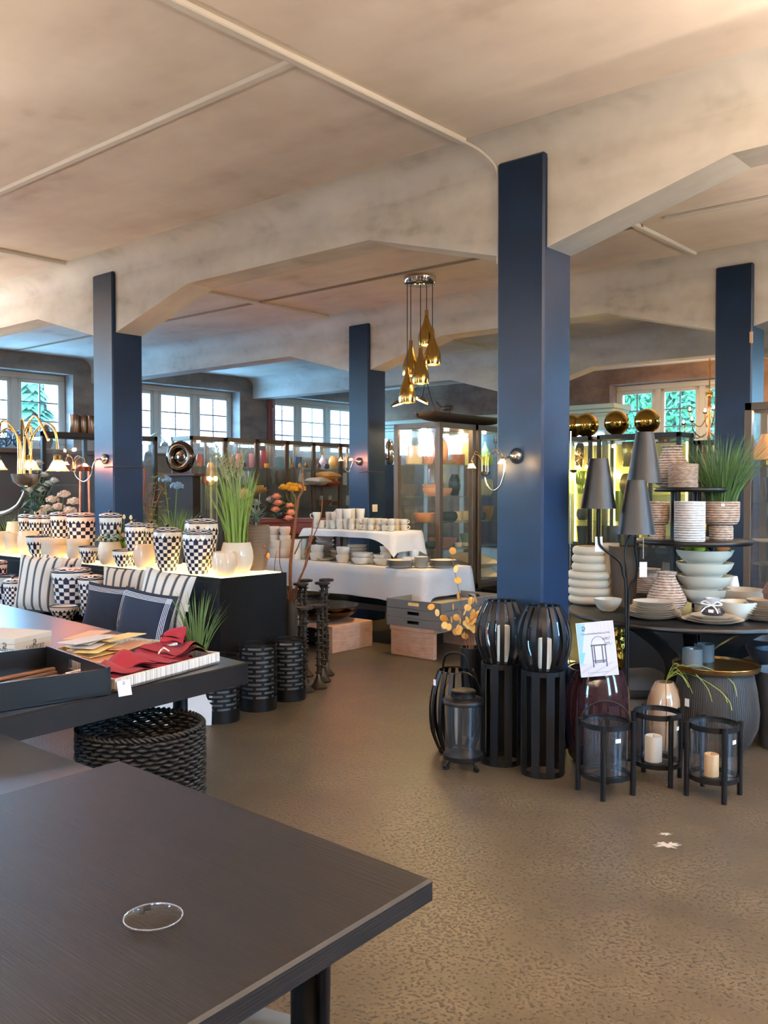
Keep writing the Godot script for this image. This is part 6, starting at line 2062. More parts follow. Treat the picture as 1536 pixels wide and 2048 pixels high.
	for q in wx:
		var w: float = q[1] - q[0]
		var o := thing("wardrobe", q[3], "cabinet", Vector3(q[0], 0, -13.6))
		part(o, "carcass", bx(w, q[2] - 0.2, 0.5, Vector3(w / 2, (q[2] - 0.2) / 2, -0.28)), pg)
		var cm := MB.new()
		for s in [[0.0, 0.06, 0.02], [0.06, 0.06, 0.06], [0.12, 0.08, 0.1]]:
			cm.box(Vector3(w + 2 * s[2], s[1], 0.52 + s[2]), Vector3(w / 2, q[2] - 0.2 + s[0] + s[1] / 2, -0.28 + s[2] / 2), 0.01)
		part(o, "cornice", cm.mesh(), pg)
		var nd := 4 if w > 2 else 2
		for k in nd:
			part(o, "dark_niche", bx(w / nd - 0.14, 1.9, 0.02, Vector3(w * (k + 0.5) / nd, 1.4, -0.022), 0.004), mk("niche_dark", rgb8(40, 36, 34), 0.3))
			part(o, "mirror", bx(w / nd - 0.2, 0.34, 0.012, Vector3(w * (k + 0.5) / nd, 2.32, -0.008), 0.002), mk("mirror", rgb8(200, 205, 205), 0.05, 1.0))
	# gold-lit black display right of the tall column
	var lit := mk("gold_back", rgb8(190, 180, 96), 0.5)
	var d1 := showcase("gold-lit black showcase, left unit seen beside the tall column", Vector3(-6.35, 0, -10.6), 0.0, 0.68, 0.42, 0.3, 2.2, [0.75, 1.1, 1.45, 1.8], M.black_frame, 1, 0.045)
	var d2 := showcase("gold-lit black showcase behind the cone-shaded floor lamp", Vector3(-5.59, 0, -10.6), 0.0, 1.1, 0.42, 0.3, 2.21, [0.75, 1.1, 1.45, 1.8], M.black_frame, 2, 0.045)
	for q in [[d1, 0.68], [d2, 1.1]]:
		part(q[0], "back_panel", bx(q[1] - 0.05, 1.3, 0.012, Vector3(q[1] / 2, 1.45, -0.41)), lit)
		part(q[0], "added_dark_panel", bx(q[1] - 0.05, 0.45, 0.012, Vector3(q[1] / 2, 0.57, -0.05)), M.black_frame)  # dark board added so the lower compartment stays dark
		for x in [0.06, q[1] * 0.36, q[1] - 0.07]:
			part(q[0], "light_strip", bx(0.022, 1.3, 0.012, Vector3(x, 1.46, -0.385), 0.002), glow("strip_glow", rgb8(255, 244, 170), 4.0))
			omni(q[0], Vector3(x, 1.7, -0.36), rgb8(255, 236, 150), 0.22, 0.04)
	for k in 4:
		var q: Array = [[Vector3(-6.093, 2.200, -10.850), 0.335, 0.333, "leftmost gold mirror ball on the gold-lit showcase, cut by the column"], [Vector3(-5.854, 2.200, -10.820), 0.330, 0.319, "second gold mirror ball from the left on the showcase"], [Vector3(-5.425, 2.210, -10.820), 0.329, 0.286, "third gold mirror ball from the left on the showcase"], [Vector3(-5.009, 2.210, -10.820), 0.321, 0.283, "rightmost gold mirror ball, behind the tallest lamp shade"]][k]
		var o := thing("gold_ball", q[3], "ornament", q[0], 0.0, "gold mirror balls")
		part(o, "ball", MB.new().ball(0.16, Vector3(0, 0.16, 0), 32).mesh(), M.gold)
		part(o, "foot", lt([Vector2(0, 0), Vector2(0.05, 0), Vector2(0.045, 0.012), Vector2(0, 0.014)], 16), M.gold)
	var D := [
		["gold_vase", "golden mirror vase on the gold-lit showcase's top shelf", "egg", M.gold, Vector3(-5.936, 1.804, -10.800), 0.146, 0.322],
		["green_goblet", "green-gold goblet in the left lit unit", "footed", mk("green_gold", rgb8(150, 160, 50), 0.1, 0.6), Vector3(-5.912, 1.454, -10.800), 0.159, 0.301],
		["dark_vase", "dark tapered vase low in the left lit unit", "tapered", mk("dark_olive", rgb8(40, 40, 28), 0.4), Vector3(-5.892, 0.754, -10.800), 0.159, 0.273],
		["dark_bowl", "dark bowl in the left lit unit", "round_pot", M.dark_olive, Vector3(-5.894, 1.104, -10.800), 0.159, 0.148],
		["gold_plate", "round golden plate standing behind the tall lamp shade", "drum", mk("old_gold", rgb8(150, 122, 56), 0.25, 0.8), Vector3(-5.209, 1.804, -10.850), 0.281, 0.314],
		["coral_bowl", "golden coral-edged bowl behind the lamp shades", "egg", M.old_gold, Vector3(-5.264, 1.454, -10.800), 0.204, 0.262],
		["black_pot", "dark textured pot low in the lit showcase", "drum", M.dark_olive, Vector3(-5.439, 0.754, -10.800), 0.220, 0.286],
		["black_pot", "second dark textured pot low in the lit showcase", "drum", M.dark_olive, Vector3(-5.203, 0.754, -10.800), 0.191, 0.254],
		["gold_tumbler", "gold-lined glass tumbler on the third shelf", "beaker", M.green_gold, Vector3(-5.358, 1.104, -10.800), 0.129, 0.388],
	]
	for q in D:
		pot(q[0], q[1], String(q[0]).split("_")[-1], q[2], q[3], q[4], q[5], q[6], "", 0.005, 20)
	# glass showcases at the back window
	var bw := showcase("black-framed showcase below the garden window", Vector3(-5.95, 0, -13.15), 0.0, 0.62, 0.45, 0.3, 2.23, [1.0, 1.4, 1.8], M.black_frame, 1, 0.05)
	var bw2 := showcase("second black-framed showcase below the garden window, right", Vector3(-5.3, 0, -13.15), 0.0, 0.9, 0.45, 0.3, 2.23, [1.0, 1.4, 1.8], M.black_frame, 2, 0.05)
	for k in 3:
		pot("smoked_bowl", "%s smoked glass bowl on the showcase at the garden window" % ["left", "middle", "right"][k], "bowl", "deep_bowl", [M.copper, M.smoke_glass, M.smoke_glass][k], [Vector3(-5.881, 2.232, -13.300), 0.229, 0.211, Vector3(-5.692, 2.232, -13.300), 0.227, 0.180, Vector3(-5.526, 2.232, -13.350), 0.256, 0.191][k * 3], 0.24, 0.14, "smoked glass bowls", 0.005, 24)
	# bronze cabinet at the right edge
	var rc := showcase("bronze-framed glass cabinet at the right picture edge", Vector3(-2.53, 0, -7.2), 0.0, 1.2, 0.42, 0.42, 2.2, [0.95, 1.13, 1.42, 1.7], M.bronze_frame, 1, 0.055)
	added_spots(rc, 3, 1.2, 0.42, 2.13, rgb8(255, 232, 196), 0.15)
	pot("tan_bowl", "rounded cream bowl on a shelf of the right edge cabinet", "bowl", "thick_bowl", M.cream_stone, Vector3(-2.379, 1.134, -7.420), 0.316, -0.018)
	pot("brown_vase", "brown angular vase low in the right edge cabinet", "vase", "facet", mk("cocoa", rgb8(92, 70, 58), 0.6), Vector3(-2.411, 0.954, -7.420), 0.222, -0.026)
	pot("tall_bottle", "tall dark bottle in the right edge cabinet", "bottle", "tapered", M.anthracite, Vector3(-2.411, 1.424, -7.450), 0.119, 0.197)
	var cone := thing("small_lamp", "orange cone-shaded lamp inside the right edge cabinet", "lamp", Vector3(-2.421, 1.819, -7.420) * Vector3(1, 0, 1) + Vector3(0, 1.704, 0))
	part(cone, "foot", lt([Vector2(0, 0), Vector2(0.06, 0), Vector2(0.055, 0.012), Vector2(0.012, 0.02), Vector2(0.012, 0.1), Vector2(0, 0.1)], 18), M.brass)
	part(cone, "shade", lt([Vector2(0.13, 0), Vector2(0.05, 0.2), Vector2(0.047, 0.2), Vector2(0.127, 0)], 24), mk("apricot", rgb8(224, 160, 100), 0.7), Vector3(0, 0.06, 0))

func round_table() -> void:
	var c := Vector3(-2.331, 0, -5.737)
	var o := thing("round_table", "large round black table of cream pottery with crossed plank legs", "table", c)
	part(o, "tabletop", lt([Vector2(0, 0.712), Vector2(0.77, 0.712), Vector2(0.79, 0.725), Vector2(0.79, 0.742), Vector2(0.782, 0.75), Vector2(0, 0.75)], 72), mk("satin_black", rgb8(14, 14, 15), 0.38, 0.0, 0.4))
	for k in 4:
		var a := TAU * k / 4.0 + 0.35
		var P := PackedVector2Array()
		for i in 13:
			var t := i / 12.0
			P.append(Vector2(0.58 - 0.42 * sin(PI * t), 0.71 * t))
		for i in 13:
			var t := 1.0 - i / 12.0
			P.append(Vector2(0.46 - 0.42 * sin(PI * t), 0.71 * t))
		for i in P.size():
			P[i].y = -P[i].y
		var mb := MB.new()
		mb.x = Transform3D(Basis(Vector3(1, 0, 0), Vector3(0, 0, 1), Vector3(0, -1, 0)), Vector3.ZERO)
		mb.prism(P, -0.04, 0.04)
		part(o, "plank_leg", mb.mesh(), M.satin_black, Vector3.ZERO, Vector3(0, a, 0))
	var e := thing("tier_stand", "two-tier round black stand in the middle of the round table", "stand", c + Vector3(0, 0.7505, 0))
	part(e, "tier", lt([Vector2(0, 0.43), Vector2(0.35, 0.43), Vector2(0.36, 0.438), Vector2(0.36, 0.455), Vector2(0.353, 0.46), Vector2(0, 0.46)], 56), M.satin_black)
	part(e, "tier", lt([Vector2(0, 0.765), Vector2(0.24, 0.765), Vector2(0.25, 0.773), Vector2(0.25, 0.788), Vector2(0.243, 0.793), Vector2(0, 0.793)], 48), M.satin_black)
	for k in 3:
		var a := TAU * k / 3.0 + 0.2
		part(e, "post", lt([Vector2(0, 0), Vector2(0.018, 0), Vector2(0.018, 0.77), Vector2(0, 0.77)], 12), M.satin_black, Vector3(cos(a) * 0.14, 0, sin(a) * 0.14))
	var cs: Material = M.cream_stone
	var gz := mk("cream_glaze", rgb8(200, 192, 172), 0.3)
	# thick stacked bowls behind the column
	var p0: Vector3 = Vector3(-2.991, 0.750, -5.600)
	pile("thick_bowl", "bowl", "thick cream bowl", "in the stack beside the tall column", "thick_bowl", cs, p0, [0.3, 0.315, 0.315, 0.32, 0.26, 0.255, 0.25], 0.062, 0.055, "stacked thick cream bowls", 0.02, 36)
	var dw := solo("driftwood", "pale driftwood piece lying on the topmost thick bowl", "driftwood", MB.new().at(Vector3.ZERO, Vector3(0, 0.4, 0), Vector3(1.6, 0.7, 0.9)).ball(0.03, Vector3(0, 0.03, 0), 10).at(Vector3(0.02, 0.01, 0), Vector3(0.2, 0.9, 0.5), Vector3(1.4, 0.6, 0.8)).ball(0.025, Vector3(0, 0.03, 0), 9).mesh(), mk("driftwood", rgb8(186, 160, 136), 0.9), p0 + Vector3(0.03, 0.35, 0))
	pot("rim_bowl", "small cream bowl with a wide rim at the table's front left", "bowl", "bowl", gz, Vector3(-2.727, 0.750, -5.332), 0.180, 0.081, "", 0.008, 32)
	var q1: Vector3 = Vector3(-2.381, 0.750, -5.248)
	pile("dinner_plate", "plate", "stone-grey plate", "in the tall stack at the table's middle front", "plate", mk("stone_glaze", rgb8(196, 182, 162), 0.35), q1, [0.335, 0.33, 0.33, 0.29, 0.29, 0.25, 0.25, 0.245], 0.022, 0.0118, "", 0.005, 40)
	pot("ribbed_vase", "wide squat rope-ribbed vase behind the tall plate stack", "vase", "urn", M.rope_pottery, Vector3(-2.838, 0.750, -6.136), 0.402, 0.212, "", 0.008, 40)
	pot("ribbed_vase", "second squat rope-ribbed vase behind the big bowls", "vase", "urn", M.rope_pottery, Vector3(-2.416, 0.750, -5.520), 0.253, 0.260, "", 0.008, 36)
	var q2: Vector3 = Vector3(-2.258, 0.750, -5.736)
	pot("bowl_foot", "short cream pedestal under the stack of large bowls", "stand", "drum", gz, q2, 0.12, 0.05)
	pile("large_bowl", "bowl", "large pale green-grey bowl", "in the stack of four beside the tall grass", "bowl", gz, q2 + Vector3(0, 0.05, 0), [0.345, 0.35, 0.36, 0.36], 0.1, 0.082, "large stacked bowls", 0.01, 44)
	var fy := q2 + Vector3(0, 0.05 + 0.082 * 3 + 0.08, 0)
	for k in 3:
		var f := thing("apple", ["left green apple in the topmost large bowl", "middle green apple in the topmost large bowl", "small green apple behind in the topmost large bowl"][k], "fruit", fy + [Vector3(-0.09, 0, 0.02), Vector3(-0.005, -0.006, 0.07), Vector3(-0.04, 0, -0.06)][k], 0.0, "green apples")
		part(f, "flesh", lt([Vector2(0, 0.006), Vector2(0.012, 0), Vector2(0.03, 0.01), Vector2(0.038, 0.035), Vector2(0.032, 0.058), Vector2(0.015, 0.066), Vector2(0, 0.058)], 20), mk("apple_green", rgb8(160, 176, 40), 0.35))
		part(f, "stalk", tb([Vector3(0, 0.058, 0), Vector3(0.004, 0.078, 0)], 0.0018, 5), M.bark_brown)
	var sq := thing("squash", "long orange squash lying in the topmost large bowl", "squash", fy + Vector3(0.07, 0.008, -0.02), -0.3)
	part(sq, "flesh", MB.new().at(Vector3(0, 0.035, 0), Vector3(0, 0, -0.25), Vector3(2.3, 0.9, 1)).ball(0.045, Vector3.ZERO, 20).mesh(), mk("squash_orange", rgb8(222, 112, 34), 0.45))
	part(sq, "stalk", tb([Vector3(0.09, 0.01, 0), Vector3(0.12, 0.012, 0.01)], 0.008, 6), M.leaf_green)
	var q3: Vector3 = Vector3(-2.035, 0.750, -5.301)
	pile("dinner_plate", "plate", "stone-grey plate", "in the low stack of three under the tied gift bag", "plate", M.stone_glaze, q3, [0.355, 0.3, 0.25], 0.022, 0.011, "", 0.005, 40)
	var gb := thing("gift_bag", "small dark gift bag tied with a white ribbon on the low plate stack", "bag", q3 + Vector3(0, 0.042, 0))
	part(gb, "bag", MB.new().at(Vector3.ZERO, Vector3.ZERO, Vector3(1.35, 1, 1)).lathe([Vector2(0, 0), Vector2(0.04, 0), Vector2(0.052, 0.02), Vector2(0.04, 0.045), Vector2(0.012, 0.06)], 18, 0.06, 9).mesh(), mk("bag_dark", rgb8(46, 38, 40), 0.3))
	part(gb, "frill", MB.new().lathe([Vector2(0.01, 0.058), Vector2(0.03, 0.085), Vector2(0.045, 0.1), Vector2(0.042, 0.101), Vector2(0.008, 0.06)], 30, 0.2, 7).mesh(), glass("cellophane", rgb8(240, 240, 240), 0.4, 0.1))
	for s in [-1.0, 1.0]:
		part(gb, "bow_loop", tb(curve([Vector3(0, 0.06, 0.012), Vector3(s * 0.035, 0.082, 0.02), Vector3(s * 0.06, 0.066, 0.02), Vector3(0, 0.058, 0.014)], 5), 0.005, 6), M.paper)
		part(gb, "ribbon_end", tb(curve([Vector3(0, 0.058, 0.014), Vector3(s * 0.03, 0.045, 0.035), Vector3(s * 0.05, 0.02, 0.05)], 5), 0.0045, 6), M.paper)
	part(gb, "price_tag", bx(0.03, 0.018, 0.002), M.paper, Vector3(0.01, 0.03, 0.054))
	var q4: Vector3 = Vector3(-1.839, 0.750, -5.617)
	pile("dinner_plate", "plate", "sand-brown plate", "in the tall stack at the table's right edge", "plate", mk("sand_glaze", rgb8(188, 168, 144), 0.4), q4, [0.335, 0.33, 0.33, 0.3, 0.3, 0.28, 0.25, 0.22, 0.21], 0.022, 0.0125, "", 0.005, 40)
	pot("brown_pot", "brown angular pot on the right plate stack at the picture edge", "pot", "facet", mk("mocha", rgb8(96, 68, 56), 0.6), q4 + Vector3(0.05, 9 * 0.0125 + 0.008, -0.02), 0.15, 0.11)
	pot("low_dish", "shallow cream bowl between the large bowls and the right plates", "bowl", "bowl", gz, Vector3(-1.965, 0.750, -5.514), 0.228, 0.110, "", 0.006, 36)
	pot("wood_platter", "wide greyish platter behind the shallow cream bowl", "platter", "plate", mk("platter_grey", rgb8(158, 140, 120), 0.5), Vector3(-2.064, 0.750, -5.825), 0.304, 0.149, "", 0.006, 40)
	pot("facet_pot", "small white faceted pot behind the stack of large bowls", "pot", "facet", mk("white_bisque", rgb8(224, 216, 202), 0.6), Vector3(-2.175, 0.750, -5.994), 0.118, 0.212, "", 0.006, 6)
	pot("woven_basket", "dark openwork basket behind the lamp pole", "basket", "tapered", mk("dark_weave", rgb8(62, 52, 40), 0.8), Vector3(-2.755, 0.750, -5.623), 0.206, 0.403, "", 0.008, 24)
	pot("cream_jug", "tall cream bowl behind the thick bowl stack", "bowl", "round_pot", cs, Vector3(-2.875, 0.750, -5.651), 0.149, 0.416, "", 0.008, 28)
	pot("grey_pot", "grey clay pot between the vase and the large bowls", "pot", "pot", mk("grey_clay", rgb8(112, 96, 82), 0.7), Vector3(-2.519, 0.750, -5.828), 0.120, 0.296, "", 0.008, 28)
	# lower tier of the stand
	pot("footed_vase", "rope-ribbed footed bowl on the lower tier, left", "vase", "footed", M.rope_pottery, Vector3(-2.474, 1.212, -5.510), 0.146, 0.243, "", 0.008, 36)
	pot("white_cylinder", "white rope-ribbed cylinder vase on the lower tier", "vase", "drum", M.white_rope_pottery, Vector3(-2.256, 1.212, -5.487), 0.186, 0.246, "", 0.008, 40)
	var gp := thing("grass_planter", "rope-ribbed footed planter with a big tuft of green grass", "plant", Vector3(-2.157, 1.212, -5.745))
	var gw: float = 0.222
	var gh: float = 0.244
	part(gp, "pot", vess("footed", gw, gh, 0.008, 36), M.rope_pottery)
	part(gp, "soil", lt([Vector2(0, 0), Vector2(gw * 0.46, 0)], 20), M.soil, Vector3(0, gh * 0.9, 0))
	stuff(part(gp, "grass_blades", tuft(420, 0.47, 0.3, gw * 0.38, 0.005, Vector3(0.1, 0, -0.08), 31), mk("grass_deep", rgb8(68, 100, 48), 0.6), Vector3(0, gh * 0.88, 0)))
	two_sided(M.grass_deep)
	price_tag(gp, Vector3(0.05, gh * 0.92, gw * 0.48), 0.02, 0.015, 0.5)
	for k in 2:
		candle_cup(Vector3(-2.373, 1.212, -5.955) + Vector3(0.09 * k, 0.1, -0.08 * k), ["left", "right"][k])
	# upper tier
	pot("ribbed_pot", "rope-ribbed straight pot on the top tier", "pot", "drum", M.rope_pottery, Vector3(-2.337, 1.544, -5.575), 0.183, 0.148, "", 0.008, 36)
	pot("ribbed_urn", "tall rope-ribbed urn with flared neck on the top tier, behind the lamp shade", "vase", "urn", M.rope_pottery, Vector3(-2.492, 1.544, -5.759), 0.277, 0.275, "", 0.008, 36)
	# under the table
	var pl := thing("stand_in_block", "low black block standing in for dark goods behind the round table's legs", "plinth", Vector3(-2.5, 0, -6.92))  # dark block added in place of goods, hides the bright floor behind
	part(pl, "body", bx(2.0, 0.56, 0.36, Vector3(0, 0.28, 0), 0.004), M.satin_black)
	part(pl, "top", bx(2.04, 0.03, 0.4, Vector3(0, 0.575, 0), 0.004), M.satin_black)
	var cu := [["cushion", "grey cushion lying under the round table, lower", rgb8(120, 122, 122)], ["cushion", "slate patterned cushion on top of the grey one under the table", rgb8(84, 88, 92)]]
	for k in 2:
		var cc := thing("floor_cushion", cu[k][1], "cushion", Vector3(-2.693, 0.352, -5.699) * Vector3(1, 0, 1) + Vector3(0, 0.09 + 0.14 * k, 0))
		cc.rotation = Vector3(PI / 2, 0.4 + 0.3 * k, 0)
		part(cc, "cover", pillow(0.5, 0.5, 0.18, 10), mk("cush %d" % k, cu[k][2], 0.95))
	pot("hammered_vase", "gold hammered vase under the round table's left side", "vase", "egg", mk("hammered_gold", rgb8(168, 140, 62), 0.25, 0.9), Vector3(-2.757, 0.000, -5.555), 0.132, 0.691, "", 0.006, 24)
	M.hammered_gold.normal_enabled = true
	M.hammered_gold.normal_texture = M.hammered_bronze.normal_texture
	var ct := thing("caster_trolley", "dark trolley on a nickel caster wheel right of the drum table", "trolley", Vector3(-2.208, 0.250, -6.447) * Vector3(1, 0, 1))
	part(ct, "deck", bx(0.6, 0.06, 0.45, Vector3(0.22, 0.3, -0.1), 0.004), mk("trolley_grey", rgb8(84, 80, 76), 0.6))
	part(ct, "basket", vess("deep_bowl", 0.34, 0.16, 0.01), M.anthracite, Vector3(0.1, 0.33, -0.1))
	for s in [0.0, 0.45]:
		var cm := MB.new()
		cm.tube([Vector3(-0.02, 0.09, 0), Vector3(0.02, 0.09, 0)], 0.085, 20)
		part(ct, "caster_wheel", cm.mesh(), M.dark_iron, Vector3(s, 0, 0))
		part(ct, "caster_fork", bx(0.07, 0.2, 0.04, Vector3(0, 0.18, 0), 0.008), M.nickel, Vector3(s, 0, 0))

func candle_cup(at: Vector3, w: String) -> void:
	var o := thing("amber_jar", "%s amber glass jar on the tier behind the white cylinder" % w, "jar", at - Vector3(0, 0.1, 0))
	part(o, "jar", vess("round_pot", 0.075, 0.2, 0.004), mk("amber_glass", rgb8(230, 150, 40), 0.15))

func glass_bell(par: Node, at: Vector3, s: float, tint: Color, e: float) -> void:
	var o := Node3D.new()
	o.name = "bell_shade"
	o.position = at
	par.add_child(o, true)
	part(o, "shade", lt([Vector2(0.018 * s, 0.055 * s), Vector2(0.026 * s, 0.045 * s), Vector2(0.044 * s, 0.012 * s), Vector2(0.056 * s, 0), Vector2(0.053 * s, 0), Vector2(0.041 * s, 0.012 * s), Vector2(0.023 * s, 0.043 * s)], 20), glass("bell_glass", rgb8(230, 210, 180), 0.07))
	part(o, "socket", lt([Vector2(0, 0.05 * s), Vector2(0.017 * s, 0.05 * s), Vector2(0.02 * s, 0.075 * s), Vector2(0, 0.08 * s)], 14), M.brass)
	part(o, "bulb", MB.new().ball(0.016 * s, Vector3(0, 0.025 * s, 0), 10, 1.3).mesh(), glow("bulb_glow %s" % tint.to_html(), tint, 9.0))
	omni(o, Vector3(0, 0.025 * s, 0), tint, e, 0.016 * s)

func sconce(label: String, dome: Vector3, stem: Array, bowl: Vector3, shades: Array, s: float, tint: Color, e: float) -> void:
	var o := thing("sconce" if s > 0.0 else ("floor_lamp" if label.contains("floor") else "table_lamp"), label, "lamp", dome)
	if s > 0.0:
		part(o, "wall_dome", MB.new().at(Vector3.ZERO, Vector3.ZERO, Vector3(1, 1, 0.62)).ball(0.046, Vector3.ZERO, 28).mesh(), M.nickel)
	else:
		part(o, "foot", lt([Vector2(0, -0.015), Vector2(0.08, -0.015), Vector2(0.075, 0.0), Vector2(0, 0.004)], 24), M.nickel)
	var pts := []
	for q in stem:
		pts.append(q - dome)
	part(o, "stem", tb(curve(pts, 7), 0.0055, 8), M.nickel)
	part(o, "bowl", lt([Vector2(0, 0), Vector2(0.012, 0.002), Vector2(0.026, 0.012), Vector2(0.031, 0.028), Vector2(0.028, 0.028), Vector2(0, 0.024)], 24), M.nickel, bowl - dome)
	for k in shades.size():
		var q: Vector3 = shades[k] - dome
		var b: Vector3 = bowl - dome + Vector3(0, 0.026, 0)
		var sd: float = signf(q.x - b.x)
		var a0: Vector3 = b + Vector3(sd * 0.02, 0, 0)
		var hi: float = maxf(q.y + 0.075, b.y + 0.1)
		part(o, "arm", tb(curve([a0, a0 + Vector3(sd * 0.004, (hi - b.y) * 0.7, 0), (a0 + q) * 0.5 * Vector3(1, 0, 1) + Vector3(0, hi, 0), Vector3(q.x - sd * 0.012, lerpf(q.y + 0.045, hi, 0.7), q.z), q + Vector3(0, 0.042, 0)], 6), 0.0028, 7), M.brass)
		var a1: Vector3 = b + Vector3(sd * 0.012, 0, 0.01)
		part(o, "arm", tb(curve([a1, a1 + Vector3(sd * 0.004, (hi - b.y) * 0.8, 0), (a1 + q) * 0.5 * Vector3(1, 0, 1) + Vector3(0, hi + 0.015, 0.01), q + Vector3(-sd * 0.02, 0.06, 0.008)], 6), 0.0025, 7), M.brass)
		glass_bell(o, q, 0.55 if e > 0.1 else 0.4, tint, e)

func lamps() -> void:
	var warm := rgb8(255, 208, 140)
	var red := rgb8(255, 150, 110)
	sconce("two-shade wall lamp on the tall column, arm curving to its left", Vector3(-2.829, 1.724, -4.412), [Vector3(-2.826, 1.717, -4.370), Vector3(-2.807, 1.703, -4.270), Vector3(-2.807, 1.619, -4.250), Vector3(-2.833, 1.553, -4.250), Vector3(-2.880, 1.528, -4.250), Vector3(-2.920, 1.558, -4.250), Vector3(-2.934, 1.601, -4.250)], Vector3(-2.934, 1.606, -4.250), [Vector3(-3.027, 1.653, -4.250), Vector3(-2.817, 1.675, -4.250)], 1.0, warm, 0.16)
	sconce("two-shade wall lamp on the column behind the checked jars, reddish glow", Vector3(-7.065, 1.791, -4.412), [Vector3(-7.045, 1.789, -4.370), Vector3(-6.977, 1.777, -4.270), Vector3(-6.992, 1.726, -4.250), Vector3(-7.033, 1.640, -4.250), Vector3(-7.138, 1.593, -4.250), Vector3(-7.251, 1.629, -4.250), Vector3(-7.291, 1.677, -4.250)], Vector3(-7.291, 1.677, -4.250), [Vector3(-7.432, 1.741, -4.250), Vector3(-7.120, 1.723, -4.250)], 1.0, red, 0.35)
	sconce("two-shade wall lamp on the middle column above the cups", Vector3(-7.083, 1.838, -7.720), [Vector3(-7.085, 1.837, -7.680), Vector3(-7.047, 1.829, -7.580), Vector3(-7.052, 1.783, -7.560), Vector3(-7.091, 1.715, -7.560), Vector3(-7.146, 1.739, -7.560)], Vector3(-7.146, 1.739, -7.560), [Vector3(-7.224, 1.843, -7.560), Vector3(-7.059, 1.845, -7.560)], 1.0, red, 0.35)
	sconce("large near table lamp cut by the left picture edge, glowing glass shades", Vector3(-2.188, 1.550, -0.940) * Vector3(1, 0, 1) + Vector3(0, 0.73, 0), [Vector3(-2.188, 1.550, -0.940) * Vector3(1, 0, 1) + Vector3(0, 0.72, 0), Vector3(-2.188, 1.376, -0.940), Vector3(-2.112, 1.461, -0.940), Vector3(-2.011, 1.498, -0.940), Vector3(-1.918, 1.490, -0.940), Vector3(-1.838, 1.509, -0.940), Vector3(-1.803, 1.538, -0.940)], Vector3(-1.803, 1.548, -0.940), [Vector3(-1.784, 1.584, -0.940), Vector3(-1.603, 1.579, -0.900), Vector3(-1.927, 1.586, -0.940)], 0.0, warm, 0.05)
	# brass standing lamp behind the thick bowls
	var fl: Vector3 = Vector3(-3.956, 1.550, -7.032) * Vector3(1, 0, 1)
	sconce("slim brass floor lamp right of the tall column with two bright shades", fl + Vector3(0, 0.03, 0), [fl + Vector3(0, 0.02, 0), fl + Vector3(0, 0.8, 0), fl + Vector3(0, 1.6, 0), fl + Vector3(0, 2.03, 0)], Vector3(-3.888, 1.666, -6.962), [Vector3(-3.847, 1.700, -6.973), Vector3(-3.792, 1.704, -7.021)], 0.0, warm, 0.3)
	# copper lamp by the counter's column
	var cl := thing("copper_lamp", "copper floor lamp on two slim copper legs left of the checked-jar column", "lamp", Vector3(-8.053, 1.550, -4.800) * Vector3(1, 0, 1))
	for s in [-0.037, 0.037]:
		part(cl, "leg", tb([Vector3(s * 1.6, 0, -s), Vector3(s, 1.72, -s * 0.6)], 0.014, 8), M.copper)
	part(cl, "head", lt([Vector2(0, 1.7), Vector2(0.06, 1.7), Vector2(0.07, 1.74), Vector2(0, 1.78)], 18), M.copper)
	# arc lamp on the sill shelf
	var ar := thing("arc_lamp", "small nickel arc lamp with dome head on the window ledge", "lamp", Vector3(-12.700, 2.117, -8.736))
	part(ar, "foot", lt([Vector2(0, 0), Vector2(0.06, 0), Vector2(0.05, 0.02), Vector2(0, 0.025)], 18), M.nickel)
	part(ar, "arc", tb(curve([Vector3(0, 0.02, 0), Vector3(0.0, 0.2, 0.0), Vector3(0.08, 0.3, -0.1), Vector3(0.16, 0.18, -0.2)], 6), 0.008, 7), M.nickel)
	part(ar, "dome", lt([Vector2(0.07, 0.0), Vector2(0.06, 0.05), Vector2(0, 0.08)], 18), M.nickel, Vector3(0.16, 0.1, -0.2))
	# cluster of five bottle pendants
	var pc: Vector3 = Vector3(-5.385, 3.530, -6.721)
	var o := thing("pendant_cluster", "cluster of five golden bottle-shaped pendant lamps on a chrome ceiling plate", "lamp", pc)
	part(o, "ceiling_plate", lt([Vector2(0, -0.08), Vector2(0.14, -0.08), Vector2(0.152, -0.07), Vector2(0.152, -0.005), Vector2(0, 0)], 36), mk("chrome", rgb8(214, 204, 196), 0.08, 1.0))
	part(o, "ceiling_box", lt([Vector2(0, -0.03), Vector2(0.1, -0.03), Vector2(0.1, 0), Vector2(0, 0)], 20), M.black_metal)
	var RT := Vector3(0.7552, 0, -0.6555)
	var FWD := Vector3(-0.6555, 0, -0.7552)
	var sp := [[-26, 732, 805, -0.05], [-18, 681, 751, 0.07], [0, 695, 767, -0.11], [14, 620, 690, 0.11], [25, 656, 729, 0.0]]
	var gold := mk("smoked_gold", rgb8(196, 164, 96), 0.16, 1.0)
	for q in sp:
		var d: float = 8.547 + q[3]
		var off: Vector3 = RT * (q[0] * d / 1816.5) + FWD * q[3]
		var yb: float = 1.55 + (973.0 - q[2]) * d / 1816.5 - 3.53
		var hh := 0.335
		var sh := Node3D.new()
		sh.name = "bottle_shade"
		sh.position = off + Vector3(0, yb, 0)
		o.add_child(sh, true)
		part(sh, "glass", lt([Vector2(0.078, 0), Vector2(0.083, 0.04), Vector2(0.078, 0.1), Vector2(0.058, 0.16), Vector2(0.034, 0.215), Vector2(0.02, 0.27), Vector2(0.017, hh), Vector2(0, hh), Vector2(0, hh - 0.01), Vector2(0.014, hh - 0.02), Vector2(0.03, 0.21), Vector2(0.055, 0.155), Vector2(0.074, 0.1), Vector2(0.079, 0.04), Vector2(0.074, 0)], 28), gold)
